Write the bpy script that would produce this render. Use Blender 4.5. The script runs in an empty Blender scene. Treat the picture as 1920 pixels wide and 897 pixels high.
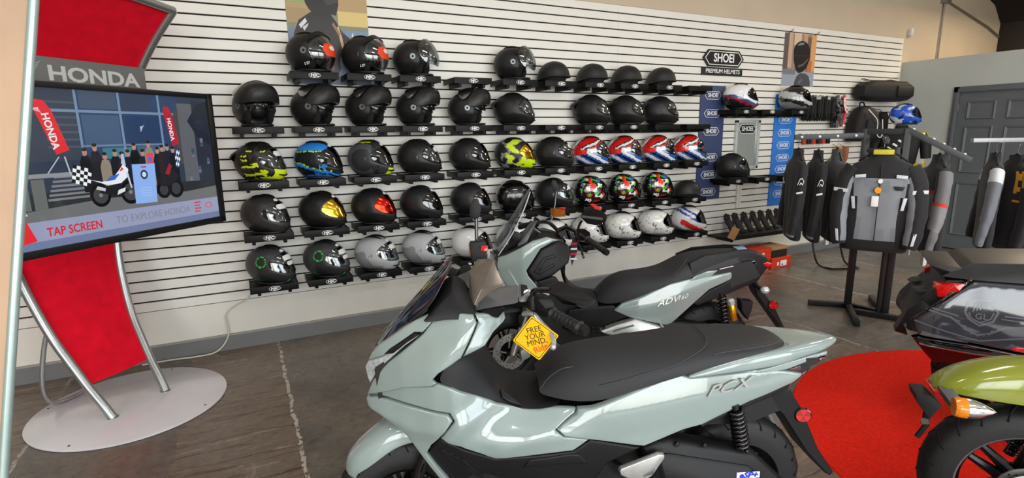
import bpy, bmesh, math, random
from mathutils import Vector, Matrix, noise as mnoise
from mathutils.geometry import delaunay_2d_cdt
random.seed(7)
PI = math.pi
scene = bpy.context.scene
COL = scene.collection

# ---------------------------------------------------------------- camera
cam_data = bpy.data.cameras.new('camera')
cam_data.sensor_width = 36.0
cam_data.lens = 1004.63 / 1920.0 * 36.0
cam_data.clip_start = 0.02
cam = bpy.data.objects.new('camera', cam_data)
COL.objects.link(cam)
YAW, PITCH, ROLL, CD, CH = 0.4682, 0.1944, -0.0135, 4.4711, 1.60
_f = Vector((math.sin(YAW) * math.cos(PITCH), math.cos(YAW) * math.cos(PITCH), -math.sin(PITCH)))
_r = Vector((math.cos(YAW), -math.sin(YAW), 0))
_u = _r.cross(_f)
_r2 = _r * math.cos(ROLL) + _u * math.sin(ROLL)
_u2 = -_r * math.sin(ROLL) + _u * math.cos(ROLL)
_m = Matrix((_r2, _u2, -_f)).transposed().to_4x4()
_m.translation = Vector((0, -CD, CH))
cam.matrix_world = _m
scene.camera = cam

# ---------------------------------------------------------------- world and lights
world = bpy.data.worlds.new('daylight')
scene.world = world
world.use_nodes = True
_wn = world.node_tree.nodes
_bg = _wn['Background']
_sky = _wn.new('ShaderNodeTexSky')
_sky.sky_type = 'NISHITA'
_sky.sun_disc = False
_sky.sun_elevation = math.radians(42)
_sky.sun_rotation = math.radians(200)
_sky.air_density = 1.0
_sky.dust_density = 2.5
world.node_tree.links.new(_sky.outputs[0], _bg.inputs[0])
_bg.inputs[1].default_value = 0.25

def area_light(name, loc, rot, sx, sy, power, color=(1, 1, 1)):
    d = bpy.data.lights.new(name, 'AREA')
    d.shape = 'RECTANGLE'; d.size = sx; d.size_y = sy
    d.energy = power; d.color = color
    o = bpy.data.objects.new(name, d)
    COL.objects.link(o)
    o.location = loc; o.rotation_euler = rot
    return o

# daylight entering through the three storefront bays behind the viewer
for _k, _x in enumerate((-3.6, 0.6, 4.8)):
    area_light('storefront_daylight', (_x, -9.3, 2.0), (math.radians(84), 0, 0), 3.6, 3.2, 150, (0.92, 0.97, 1.0))
# ceiling strip lamps of the showroom
LAMPS = [(-1.2, -3.0), (2.6, -3.0), (6.2, -3.0), (-1.2, -6.2), (2.6, -6.2), (6.2, -6.2)]
for _x, _y in LAMPS:
    area_light('ceiling_strip_light', (_x, _y, 4.10), (0, 0, 0), 1.4, 0.28, 20, (1.0, 0.985, 0.96))
# warm lamp over the office roof
area_light('office_roof_light', (9.6, -1.6, 4.0), (math.radians(-25), 0, 0), 0.6, 0.6, 130, (1.0, 0.80, 0.55))

scene.view_settings.view_transform = 'Standard'
scene.view_settings.look = 'None'
scene.view_settings.gamma = 1.0
scene.view_settings.use_curve_mapping = False
scene.view_settings.exposure = 0.30

# ---------------------------------------------------------------- helpers
def srgb(r, g, b):
    f = lambda c: (c / 255 / 12.92) if c <= 10 else ((c / 255 + 0.055) / 1.055) ** 2.4
    return (f(r), f(g), f(b), 1.0)

MATS = {}
def mat(name, col=(200, 200, 200), rough=0.5, metal=0.0, var=0.06, scale=30.0, bump=0.0, bscale=200.0, coat=0.0,
        emit=None, estr=0.0, alpha=None, spec=0.5, trans=0.0, sheen=0.0, attr=None, ior=1.45):
    """Principled material with noise-driven colour variation and fine relief."""
    if name in MATS: return MATS[name]
    m = bpy.data.materials.new(name); MATS[name] = m
    m.use_nodes = True
    nt = m.node_tree; N = nt.nodes; L = nt.links
    b = N['Principled BSDF']
    b.inputs['Roughness'].default_value = rough
    b.inputs['Metallic'].default_value = metal
    b.inputs['Specular IOR Level'].default_value = spec
    b.inputs['Coat Weight'].default_value = coat
    b.inputs['Coat Roughness'].default_value = 0.05
    b.inputs['Transmission Weight'].default_value = trans
    b.inputs['Sheen Weight'].default_value = sheen
    b.inputs['IOR'].default_value = ior
    tc = N.new('ShaderNodeTexCoord')
    if attr:
        a = N.new('ShaderNodeAttribute'); a.attribute_name = attr
        L.new(a.outputs['Color'], b.inputs['Base Color'])
        colout = a.outputs['Color']
    else:
        base = srgb(*col)
        nz = N.new('ShaderNodeTexNoise'); nz.inputs['Scale'].default_value = scale; nz.inputs['Detail'].default_value = 4
        L.new(tc.outputs['Object'], nz.inputs['Vector'])
        rp = N.new('ShaderNodeValToRGB')
        e = rp.color_ramp.elements
        e[0].position = 0.3; e[1].position = 0.7
        e[0].color = tuple(c * (1 - var) for c in base[:3]) + (1,)
        e[1].color = tuple(min(1, c * (1 + var)) for c in base[:3]) + (1,)
        L.new(nz.outputs[0], rp.inputs[0])
        L.new(rp.outputs[0], b.inputs['Base Color'])
        colout = rp.outputs[0]
    if bump:
        n2 = N.new('ShaderNodeTexNoise'); n2.inputs['Scale'].default_value = bscale; n2.inputs['Detail'].default_value = 3
        L.new(tc.outputs['Object'], n2.inputs['Vector'])
        bp = N.new('ShaderNodeBump'); bp.inputs['Strength'].default_value = bump; bp.inputs['Distance'].default_value = 0.002
        L.new(n2.outputs[0], bp.inputs['Height']); L.new(bp.outputs[0], b.inputs['Normal'])
    if emit is not None:
        if emit == 'attr': L.new(colout, b.inputs['Emission Color'])
        else: b.inputs['Emission Color'].default_value = srgb(*emit)
        b.inputs['Emission Strength'].default_value = estr
    if alpha is not None:
        b.inputs['Alpha'].default_value = alpha
    return m

class MB:
    """Collects geometry; build() links it as one mesh object."""
    def __init__(s): s.v = []; s.f = []; s.c = []; s.cur = None
    def add(s, vs, fs, M=None):
        o = len(s.v)
        for p in vs: s.v.append(tuple(M @ Vector(p)) if M is not None else tuple(p))
        for f in fs: s.f.append(tuple(i + o for i in f)); s.c.append(s.cur)
        return s
    def box(s, x0, x1, y0, y1, z0, z1, M=None):
        vs = [(x0,y0,z0),(x1,y0,z0),(x1,y1,z0),(x0,y1,z0),(x0,y0,z1),(x1,y0,z1),(x1,y1,z1),(x0,y1,z1)]
        return s.add(vs, [(3,2,1,0),(4,5,6,7),(0,1,5,4),(1,2,6,5),(2,3,7,6),(3,0,4,7)], M)
    def cbox(s, x0, x1, y0, y1, z0, z1, c=0.003, M=None):
        """box with chamfered edges"""
        bm = bmesh.new(); bmesh.ops.create_cube(bm, size=1)
        for v in bm.verts:
            v.co = Vector((x0 if v.co.x < 0 else x1, y0 if v.co.y < 0 else y1, z0 if v.co.z < 0 else z1))
        bmesh.ops.bevel(bm, geom=list(bm.edges), offset=c, segments=2, profile=0.6, affect='EDGES')
        bm.verts.index_update()
        s.add([v.co[:] for v in bm.verts], [[v.index for v in f.verts] for f in bm.faces], M); bm.free()
        return s
    def tube(s, pts, r, n=12, closed=False, cap=True, M=None, flat=1.0):
        pts = [Vector(p) for p in pts]; k = len(pts)
        rr = r if isinstance(r, (list, tuple)) else [r] * k
        vs = []; up = None
        for i, p in enumerate(pts):
            if closed: t = pts[(i + 1) % k] - pts[i - 1]
            else: t = pts[min(i + 1, k - 1)] - pts[max(i - 1, 0)]
            t.normalize()
            if up is None:
                a = Vector((0, 0, 1)) if abs(t.z) < 0.9 else Vector((1, 0, 0))
                up = (a - t * a.dot(t)).normalized()
            else:
                up = (up - t * up.dot(t))
                up = up.normalized() if up.length > 1e-6 else Vector((0, 0, 1))
            sd = t.cross(up)
            for j in range(n):
                a = 2 * PI * j / n
                vs.append(p + (up * math.cos(a) * flat + sd * math.sin(a)) * rr[i])
        fs = []
        for i in range(k if closed else k - 1):
            i2 = (i + 1) % k
            for j in range(n):
                j2 = (j + 1) % n
                fs.append((i * n + j, i * n + j2, i2 * n + j2, i2 * n + j))
        if cap and not closed:
            fs.append(tuple(range(n - 1, -1, -1))); fs.append(tuple((k - 1) * n + j for j in range(n)))
        return s.add(vs, fs, M)
    def lathe(s, prof, n=32, axis='Z', M=None, closed=False):
        """prof: list of (r, h); revolved around the axis"""
        vs = []
        for (r, h) in prof:
            for j in range(n):
                a = 2 * PI * j / n
                if axis == 'Z': vs.append((r * math.cos(a), r * math.sin(a), h))
                elif axis == 'Y': vs.append((r * math.cos(a), h, r * math.sin(a)))
                else: vs.append((h, r * math.cos(a), r * math.sin(a)))
        fs = []
        k = len(prof)
        for i in range(k if closed else k - 1):
            i2 = (i + 1) % k
            for j in range(n):
                j2 = (j + 1) % n
                fs.append((i * n + j, i * n + j2, i2 * n + j2, i2 * n + j))
        if not closed:
            if prof[0][0] > 1e-6: fs.append(tuple(range(n - 1, -1, -1)))
            if prof[-1][0] > 1e-6: fs.append(tuple((k - 1) * n + j for j in range(n)))
        return s.add(vs, fs, M)
    def prism(s, poly, h0, h1, axis='Y', M=None, bev=0.0):
        """polygon (a,b) extruded from h0 to h1 along axis; Y: (x,z) polygon, Z: (x,y), X: (y,z)"""
        def P(a, b, h): return (a, h, b) if axis == 'Y' else ((a, b, h) if axis == 'Z' else (h, a, b))
        k = len(poly); vs = []; rings = [(poly, h0), (poly, h1)]
        if bev:
            ins = inset_poly(poly, bev); sg = 1 if h1 > h0 else -1
            rings = [(ins, h0), (poly, h0 + sg * bev), (poly, h1 - sg * bev), (ins, h1)]
        for pl, h in rings: vs += [P(a, b, h) for a, b in pl]
        fs = []
        for i in range(len(rings) - 1):
            for j in range(k):
                j2 = (j + 1) % k
                fs.append((i * k + j, i * k + j2, (i + 1) * k + j2, (i + 1) * k + j))
        fs.append(tuple(range(k - 1, -1, -1))); fs.append(tuple((len(rings) - 1) * k + j for j in range(k)))
        return s.add(vs, fs, M)
    def grid(s, rows, M=None, closed_u=False, closed_v=False):
        nr = len(rows); nc = len(rows[0]); vs = [p for r in rows for p in r]; fs = []
        for i in range(nr if closed_u else nr - 1):
            i2 = (i + 1) % nr
            for j in range(nc if closed_v else nc - 1):
                j2 = (j + 1) % nc
                fs.append((i * nc + j, i * nc + j2, i2 * nc + j2, i2 * nc + j))
        return s.add(vs, fs, M)
    def ball(s, c, r, n=12, m=8, sc=(1, 1, 1), M=None):
        prof = [(math.sin(PI * i / m) * r, -math.cos(PI * i / m) * r) for i in range(m + 1)]
        prof[0] = (0.0005 * r, -r); prof[-1] = (0.0005 * r, r)
        T = Matrix.Translation(Vector(c)) @ Matrix.Diagonal((sc[0], sc[1], sc[2], 1))
        return s.lathe(prof, n, 'Z', (M @ T) if M is not None else T)
    def mesh(s, name, mats, angle=38.0, recalc=True):
        me = bpy.data.meshes.new(name)
        me.from_pydata(s.v, [], s.f)
        if not isinstance(mats, (list, tuple)): mats = [mats]
        for m in mats: me.materials.append(m)
        if recalc:
            bm = bmesh.new(); bm.from_mesh(me)
            bmesh.ops.recalc_face_normals(bm, faces=bm.faces); bm.to_mesh(me); bm.free()
        if any(c is not None for c in s.c):
            at = me.color_attributes.new('Col', 'FLOAT_COLOR', 'CORNER')
            for p in me.polygons:
                c = s.c[p.index] or (1, 1, 1, 1)
                for li in p.loop_indices: at.data[li].color = c
        me.shade_smooth()
        if angle < 180: me.set_sharp_from_angle(angle=math.radians(angle))
        me.update()
        return me
    def build(s, name, mats, parent=None, angle=38.0, recalc=True, **kw):
        return link(name, s.mesh(name, mats, angle, recalc), parent, **kw)

def inset_poly(poly, d):
    k = len(poly); out = []
    ar = sum(poly[i][0] * poly[(i + 1) % k][1] - poly[(i + 1) % k][0] * poly[i][1] for i in range(k))
    sg = 1 if ar > 0 else -1
    for i in range(k):
        a, b, c = Vector(poly[i - 1]), Vector(poly[i]), Vector(poly[(i + 1) % k])
        e1 = (b - a).normalized(); e2 = (c - b).normalized()
        n1 = Vector((-e1.y, e1.x)) * sg; n2 = Vector((-e2.y, e2.x)) * sg
        n = n1 + n2
        if n.length < 1e-6: n = n1
        n.normalize(); q = max(0.35, n.dot(n1))
        p = b + n * (d / q); out.append((p.x, p.y))
    return out

def tag(o, label=None, cat=None, group=None, kind=None):
    if label: o['label'] = label
    if cat: o['category'] = cat
    if group: o['group'] = group
    if kind: o['kind'] = kind
    return o

def link(name, me, parent=None, loc=None, rot=None, label=None):
    o = bpy.data.objects.new(name, me); COL.objects.link(o)
    if parent is not None: o.parent = parent
    if loc is not None: o.location = loc
    if rot is not None: o.rotation_euler = rot
    if label: o['label'] = label
    return o

def empty(name, loc=(0, 0, 0), rz=0.0, rot=None):
    o = bpy.data.objects.new(name, None); COL.objects.link(o)
    o.empty_display_size = 0.05
    o.location = loc; o.rotation_euler = rot if rot else (0, 0, rz)
    return o

def copy_tree(o, parent=None):
    c = o.copy(); COL.objects.link(c)
    c.parent = parent
    for ch in list(o.children): copy_tree(ch, c)
    return c

TXT = {}
def text_mesh(s, size=1.0, ext=0.001, bold=0.0, align='CENTER', shear=0.0, sx=1.0):
    """flat lettering lying in the local XY plane, facing +Z"""
    key = (s, size, ext, bold, align, shear, sx)
    if key in TXT: return TXT[key].copy()
    cu = bpy.data.curves.new('lettering', 'FONT')
    cu.body = s; cu.size = size; cu.extrude = ext; cu.offset = bold; cu.align_x = align; cu.align_y = 'CENTER'; cu.shear = shear
    cu.resolution_u = 3
    ob = bpy.data.objects.new('lettering', cu)
    COL.objects.link(ob)
    dg = bpy.context.evaluated_depsgraph_get(); dg.update()
    me = bpy.data.meshes.new_from_object(ob.evaluated_get(dg))
    bpy.data.objects.remove(ob); bpy.data.curves.remove(cu)
    for v in me.vertices: v.co.x *= sx
    TXT[key] = me
    return me.copy()

def lettering(s, size, m, parent, M, name='lettering', **kw):
    me = text_mesh(s, size, **kw)
    me.transform(M)
    me.materials.clear(); me.materials.append(m)
    return link(name, me, parent)

def axes(o, x, y, z=None):
    x = Vector(x).normalized(); y = Vector(y).normalized()
    z = x.cross(y) if z is None else Vector(z)
    M = Matrix((x, y, z)).transposed().to_4x4(); M.translation = Vector(o)
    return M

def smoothpath(pts, n=8, closed=False):
    """Catmull-Rom through pts"""
    P = [Vector(p) for p in pts]; out = []; k = len(P)
    rng = range(k if closed else k - 1)
    for i in rng:
        if closed: p0, p1, p2, p3 = P[i - 1], P[i], P[(i + 1) % k], P[(i + 2) % k]
        else: p0, p1, p2, p3 = P[max(i - 1, 0)], P[i], P[i + 1], P[min(i + 2, k - 1)]
        for j in range(n):
            t = j / n
            out.append(0.5 * ((2 * p1) + (p2 - p0) * t + (2 * p0 - 5 * p1 + 4 * p2 - p3) * t * t + (3 * p1 - p0 - 3 * p2 + p3) * t ** 3))
    if not closed: out.append(P[-1].copy())
    return out

def lerp(a, b, t): return a + (b - a) * t
def interp(x, xs, ys):
    if x <= xs[0]: return ys[0]
    for i in range(len(xs) - 1):
        if x <= xs[i + 1]:
            t = (x - xs[i]) / (xs[i + 1] - xs[i]); return lerp(ys[i], ys[i + 1], t)
    return ys[-1]
def sstep(a, b, x):
    t = min(1, max(0, (x - a) / (b - a))); return t * t * (3 - 2 * t)
def ngon(cx, cy, rx, ry, n=24):
    return [(cx + rx * math.cos(2 * PI * i / n), cy + ry * math.sin(2 * PI * i / n)) for i in range(n)]
# ================================================================ materials of the setting
M_slat = mat('slat_white_laminate', (228, 226, 219), 0.38, var=0.02, scale=3)
M_groove = mat('groove_black', (12, 11, 11), 0.8)
M_wallwhite = mat('lower_wall_paint', (224, 221, 212), 0.45, var=0.03, scale=4, bump=0.1, bscale=300)
M_beige = mat('beige_wall_paint', (196, 180, 158), 0.85, var=0.03, scale=3, bump=0.15, bscale=250)
M_graywall = mat('gray_wall_paint', (184, 188, 183), 0.85, var=0.03, scale=3, bump=0.15, bscale=250)
M_baseb = mat('baseboard_gray', (112, 114, 114), 0.6, var=0.05, scale=8)
M_basetop = mat('baseboard_cap', (150, 148, 142), 0.6)
M_door = mat('door_gray_paint', (94, 99, 102), 0.55, var=0.04, scale=6, bump=0.1)
M_dark = mat('dark_structure_and_void', (34, 28, 26), 0.8)
M_metalgrey = mat('galvanised', (150, 148, 142), 0.5, metal=0.7)

def floor_material():
    m = bpy.data.materials.new('stained_concrete'); m.use_nodes = True
    nt = m.node_tree; N = nt.nodes; L = nt.links; b = N['Principled BSDF']
    tc = N.new('ShaderNodeTexCoord')
    def noise(scale, detail, vec=None, rough=0.6, dist=0.0):
        n = N.new('ShaderNodeTexNoise'); n.inputs['Scale'].default_value = scale; n.inputs['Detail'].default_value = detail
        n.inputs['Roughness'].default_value = rough; n.inputs['Distortion'].default_value = dist
        L.new(vec if vec else tc.outputs['Object'], n.inputs['Vector']); return n.outputs[0]
    def ramp(inp, stops):
        r = N.new('ShaderNodeValToRGB'); e = r.color_ramp.elements
        while len(e) < len(stops): e.new(0.5)
        for i, (p, c) in enumerate(stops): e[i].position = p; e[i].color = c if isinstance(c, tuple) else (c, c, c, 1)
        L.new(inp, r.inputs[0]); return r.outputs[0]
    def mix(f, a, c, mode='MIX'):
        x = N.new('ShaderNodeMix'); x.data_type = 'RGBA'; x.blend_type = mode
        for inp, v in ((0, f), (6, a), (7, c)):
            if isinstance(v, (float, int)): x.inputs[inp].default_value = v
            elif isinstance(v, tuple): x.inputs[inp].default_value = v
            else: L.new(v, x.inputs[inp])
        return x.outputs[2]
    base = ramp(noise(1.6, 8, rough=0.7), [(0.30, srgb(80, 74, 68)), (0.45, srgb(104, 98, 90)), (0.58, srgb(118, 108, 97)), (0.70, srgb(126, 110, 94)), (0.80, srgb(104, 99, 94))])
    fine = ramp(noise(22, 8, rough=0.75), [(0.32, 0.62), (0.52, 1.0), (0.7, 1.22)])
    base = mix(1.0, base, fine, 'MULTIPLY')
    # trowel-ridged strips: streaks parallel to the helmet wall
    mp = N.new('ShaderNodeMapping'); mp.inputs['Scale'].default_value = (1.6, 13, 1); L.new(tc.outputs['Object'], mp.inputs['Vector'])
    streak = ramp(noise(1.5, 7, mp.outputs[0], 0.7, 0.6), [(0.36, srgb(84, 72, 62)), (0.47, srgb(124, 107, 92)), (0.56, srgb(112, 99, 87)), (0.66, srgb(156, 139, 121))])
    streak = mix(0.8, streak, fine, 'MULTIPLY')
    sx = N.new('ShaderNodeSeparateXYZ'); L.new(tc.outputs['Object'], sx.inputs[0])
    # which strips carry the ridges: x between -0.44 and 0.15, 0.86 to 1.5 and so on
    wob = N.new('ShaderNodeMath'); wob.operation = 'MULTIPLY_ADD'; wob.inputs[1].default_value = 0.05; L.new(noise(6, 4), wob.inputs[0]); L.new(sx.outputs[0], wob.inputs[2])
    md = N.new('ShaderNodeMath'); md.operation = 'ADD'; md.inputs[1].default_value = 0.44 - 0.025 + 13.0; L.new(wob.outputs[0], md.inputs[0])
    mo = N.new('ShaderNodeMath'); mo.operation = 'MODULO'; mo.inputs[1].default_value = 1.30; L.new(md.outputs[0], mo.inputs[0])
    stripe = ramp(mo.outputs[0], [(0.0, 1.0), (0.588, 1.0), (0.592, 0.0), (0.995, 0.0)])
    # dark hairline ridges across the rough strips
    yw = N.new('ShaderNodeMath'); yw.operation = 'MULTIPLY_ADD'; yw.inputs[1].default_value = 0.9; L.new(noise(1.3, 4), yw.inputs[0])
    ys = N.new('ShaderNodeMath'); ys.operation = 'MULTIPLY'; ys.inputs[1].default_value = 4.2; L.new(sx.outputs[1], ys.inputs[0]); L.new(ys.outputs[0], yw.inputs[2])
    fr_ = N.new('ShaderNodeMath'); fr_.operation = 'FRACT'; L.new(yw.outputs[0], fr_.inputs[0])
    hair = ramp(fr_.outputs[0], [(0.0, 0.0), (0.46, 0.0), (0.49, 1.0), (0.51, 1.0), (0.54, 0.0)])
    brk = ramp(noise(7, 5), [(0.40, 0.0), (0.55, 0.75)])
    hm = N.new('ShaderNodeMath'); hm.operation = 'MULTIPLY'; L.new(hair, hm.inputs[0]); L.new(brk, hm.inputs[1])
    streak = mix(hm.outputs[0], streak, srgb(58, 50, 45))
    pale = ramp(noise(3.2, 8, rough=0.75, dist=0.8), [(0.60, 0.0), (0.68, 0.6)])
    streak = mix(pale, streak, srgb(160, 146, 130))
    colr = mix(stripe, base, streak)
    # crumbled pale joints at the strip edges
    ab = N.new('ShaderNodeMath'); ab.operation = 'SUBTRACT'; ab.inputs[1].default_value = 0.59; L.new(mo.outputs[0], ab.inputs[0])
    ab2 = N.new('ShaderNodeMath'); ab2.operation = 'ABSOLUTE'; L.new(ab.outputs[0], ab2.inputs[0])
    jn = N.new('ShaderNodeMath'); jn.operation = 'MULTIPLY'; L.new(noise(18, 5), jn.inputs[0]); jn.inputs[1].default_value = 0.020
    lt = N.new('ShaderNodeMath'); lt.operation = 'LESS_THAN'; L.new(ab2.outputs[0], lt.inputs[0]); L.new(jn.outputs[0], lt.inputs[1])
    j2 = ramp(noise(30, 4), [(0.42, 0.0), (0.5, 1.0)])
    jm0 = N.new('ShaderNodeMath'); jm0.operation = 'MULTIPLY'; L.new(lt.outputs[0], jm0.inputs[0]); L.new(j2, jm0.inputs[1])
    wear = ramp(noise(0.55, 2), [(0.44, 0.08), (0.56, 1.0)])
    jm = N.new('ShaderNodeMath'); jm.operation = 'MULTIPLY'; L.new(jm0.outputs[0], jm.inputs[0]); L.new(wear, jm.inputs[1])
    colr = mix(jm.outputs[0], colr, srgb(188, 180, 168))
    pit = ramp(noise(9, 9, rough=0.8), [(0.70, 0.0), (0.74, 1.0)])
    colr = mix(pit, colr, srgb(168, 160, 150))
    L.new(colr, b.inputs['Base Color'])
    rg = ramp(noise(5, 5), [(0.3, 0.22), (0.7, 0.45)])
    L.new(rg, b.inputs['Roughness'])
    bp = N.new('ShaderNodeBump'); bp.inputs['Strength'].default_value = 0.25; bp.inputs['Distance'].default_value = 0.004
    L.new(fine, bp.inputs['Height']); L.new(bp.outputs[0], b.inputs['Normal'])
    return m
M_floor = floor_material()

# ================================================================ room shell
XR = 8.40                       # office wall plane
def struct(o): return tag(o, kind='structure')
struct(MB().box(-6, 12, -10, 0.2, -0.1, 0.0).build('floor', M_floor))
# saw-cut joints run in the floor material; the carpet and base discs lie on it
wb = struct(MB().box(-6, 12.0, 0.004, 0.2, 0.0, 4.3).build('wall_back', M_beige))
MB().box(-6, XR, -0.012, 0.004, 0.0, 0.375).build('lower_panel', M_wallwhite, wb)
MB().box(-6, 8.30, -0.004, 0.003, 0.375, 2.813).build('groove_backing', M_groove, wb)
GR = 0.0762
slat = MB()
slat.prism([(-0.0045, 0.0055), (-0.017, 0.0055), (-0.019, 0.0075), (-0.019, 0.0687), (-0.017, 0.0707), (-0.0045, 0.0707)], 0.0008, 2.438 - 0.0008, 'X')
slat_me = slat.mesh('slat', M_slat, 30)
for k in range(-3, 3):
    x0 = 3.445 + (k - 1) * 2.438 + 0
    for i in range(32):
        if x0 + 2.4 < -3: continue
        link('slat', slat_me, wb, (x0 if k < 3 else x0, 0, 0.375 + i * GR))
struct(MB().prism([(-0.030, 0.0), (-0.030, 0.105), (-0.026, 0.11), (-0.012, 0.11), (-0.012, 0.0)], -6, XR - 0.02, 'X').build('baseboard_back', M_baseb))
struct(MB().prism([(-0.024, 0.110), (-0.024, 0.121), (-0.020, 0.124), (-0.012, 0.124), (-0.012, 0.110)], -6, XR - 0.02, 'X').build('trim_1', M_basetop))

wr = struct(MB().box(XR, XR + 0.12, -0.70, 0.0, 0, 2.5).build('wall_right', M_graywall))
MB().box(XR, XR + 0.12, -1.66, -0.70, 2.05, 2.5).build('panel_over_door', M_graywall, wr)
MB().box(XR, XR + 0.12, -10, -1.66, 0, 2.5).build('panel_beside_door', M_graywall, wr)
MB().box(XR + 0.12, 12, -10, 0.0, 2.38, 2.5).build('office_roof', M_dark, wr)
# door
dr = struct(empty('door_1', (XR, -1.18, 0)))
fr = MB()
for (y0, y1, z0, z1) in ((0.45, 0.515, 0, 2.115), (-0.515, -0.45, 0, 2.115), (-0.515, 0.515, 2.045, 2.115)):
    fr.cbox(-0.022, 0.0, y0, y1, z0, z1, 0.004)
    fr.cbox(-0.032, -0.018, y0 + 0.012, y1 - 0.028, z0, z1 - 0.02, 0.003)
fr.build('door_frame', M_door, dr)
MB().box(0.004, 0.045, -0.45, 0.45, 0.02, 2.045).build('door_slab', M_door, dr)
for yy in (0.205, -0.205):
    for (z0, z1) in ((0.20, 0.90), (1.02, 1.62), (1.70, 1.93)):
        h = MB(); w2 = 0.15
        # raised panel: bevelled moulding then raised field
        h.add([(-w2, z0), (w2, z0), (w2, z1), (-w2, z1)] and
              [(0.004, yy - w2, z0), (0.004, yy + w2, z0), (0.004, yy + w2, z1), (0.004, yy - w2, z1),
               (-0.012, yy - w2 + 0.012, z0 + 0.012), (-0.012, yy + w2 - 0.012, z0 + 0.012), (-0.012, yy + w2 - 0.012, z1 - 0.012), (-0.012, yy - w2 + 0.012, z1 - 0.012),
               (0.002, yy - w2 + 0.035, z0 + 0.035), (0.002, yy + w2 - 0.035, z0 + 0.035), (0.002, yy + w2 - 0.035, z1 - 0.035), (0.002, yy - w2 + 0.035, z1 - 0.035)],
              [(0, 1, 5, 4), (1, 2, 6, 5), (2, 3, 7, 6), (3, 0, 4, 7), (4, 5, 9, 8), (5, 6, 10, 9), (6, 7, 11, 10), (7, 4, 8, 11), (8, 9, 10, 11)])
        h.build('door_panel', M_door, dr, angle=20)
for z in (0.3, 1.05, 1.80):
    MB().cbox(-0.024, -0.002, 0.44, 0.455, z, z + 0.09, 0.002).build('hinge', M_metalgrey, dr)

# side and upper shell of the showroom
struct(MB().box(-6.15, -6.0, -10, 0.2, 0, 4.3).build('wall_left', M_beige))
struct(MB().box(-6.15, 12.1, -10, 0.2, 4.3, 4.4).build('ceiling', mat('ceiling_paint', (225, 222, 214), 0.9)))
dk = struct(MB().box(10.95, 11.05, -10, 0.0, 2.5, 4.3).build('wall_dark_void', M_dark))  # dark sheet standing in for the unlit opening above the office
MB().prism([(10.2, 3.62), (10.7, 3.45), (10.95, 3.2), (10.95, 4.3), (9.9, 4.3), (9.7, 4.0)], -0.6, 0.0, 'Y').build('corner_brace', M_dark, dk)
struct(MB().box(11.9, 12.05, -10, -0.0, 0, 4.3).build('wall_far', M_beige))
# storefront behind the viewer: sill wall, posts and header
sf = struct(empty('wall_front', (0, -9.9, 0)))
M_alu = mat('storefront_aluminium', (70, 70, 72), 0.4, metal=0.6)
MB().box(-6, 12, -0.05, 0.05, 0, 0.35).build('sill_wall', M_graywall, sf)
MB().box(-6, 12, -0.05, 0.05, 3.7, 4.3).build('header', M_beige, sf)
for x in range(-6, 13, 2):
    MB().box(x - 0.06, x + 0.06, -0.06, 0.06, 0.35, 3.7).build('mullion', M_alu, sf)
# ceiling lamp housings
for i, (x, y) in enumerate(LAMPS):
    o = empty('ceiling_lamp', (x, y, 4.3))
    MB().prism([(-0.15, 0), (-0.15, -0.12), (-0.11, -0.16), (0.11, -0.16), (0.15, -0.12), (0.15, 0)], -0.72, 0.72, 'X').build('housing', mat('lamp_white', (235, 235, 232), 0.5), o)
    tag(o, 'white ceiling strip lamp over the showroom floor', 'lamp', 'ceiling strip lamps')
# conduit and sensor on the beige wall
cd = empty('conduit', (9.22, 0, 2.5))
MB().tube([(0, -0.02, 0.0), (0, -0.02, 0.86)], 0.012, 8).build('pipe', M_metalgrey, cd)
MB().tube([(0.05, -0.02, 0.88), (1.3, -0.02, 0.62), (1.7, -0.02, 0.5)], 0.012, 8).build('pipe', M_metalgrey, cd)
MB().cbox(-0.07, 0.07, -0.07, 0.003, 0.84, 0.98, 0.006).build('junction_box', M_metalgrey, cd)
tag(cd, 'grey metal conduit with junction box on the beige wall above the office', 'conduit')
se = MB().cbox(-0.035, 0.035, -0.045, 0.002, -0.05, 0.05, 0.008).build('motion_sensor', mat('sensor_white', (205, 208, 210), 0.5), loc=(8.46, 0, 2.90))
tag(se, 'small white sensor box on the beige wall above the slat panel corner', 'sensor')
# round red carpet
ck = MB().lathe([(0.001, 0.012), (1.30, 0.012), (1.325, 0.009), (1.33, 0.0)], 96)
M_carpet = mat('red_carpet', (226, 40, 26), 0.95, var=0.14, scale=60, bump=0.6, bscale=500, spec=0.1)
tag(ck.build('round_carpet', M_carpet, loc=(3.60, -3.66, 0.0)), 'round red carpet under the touring bike and the green cruiser', 'carpet')
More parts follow.
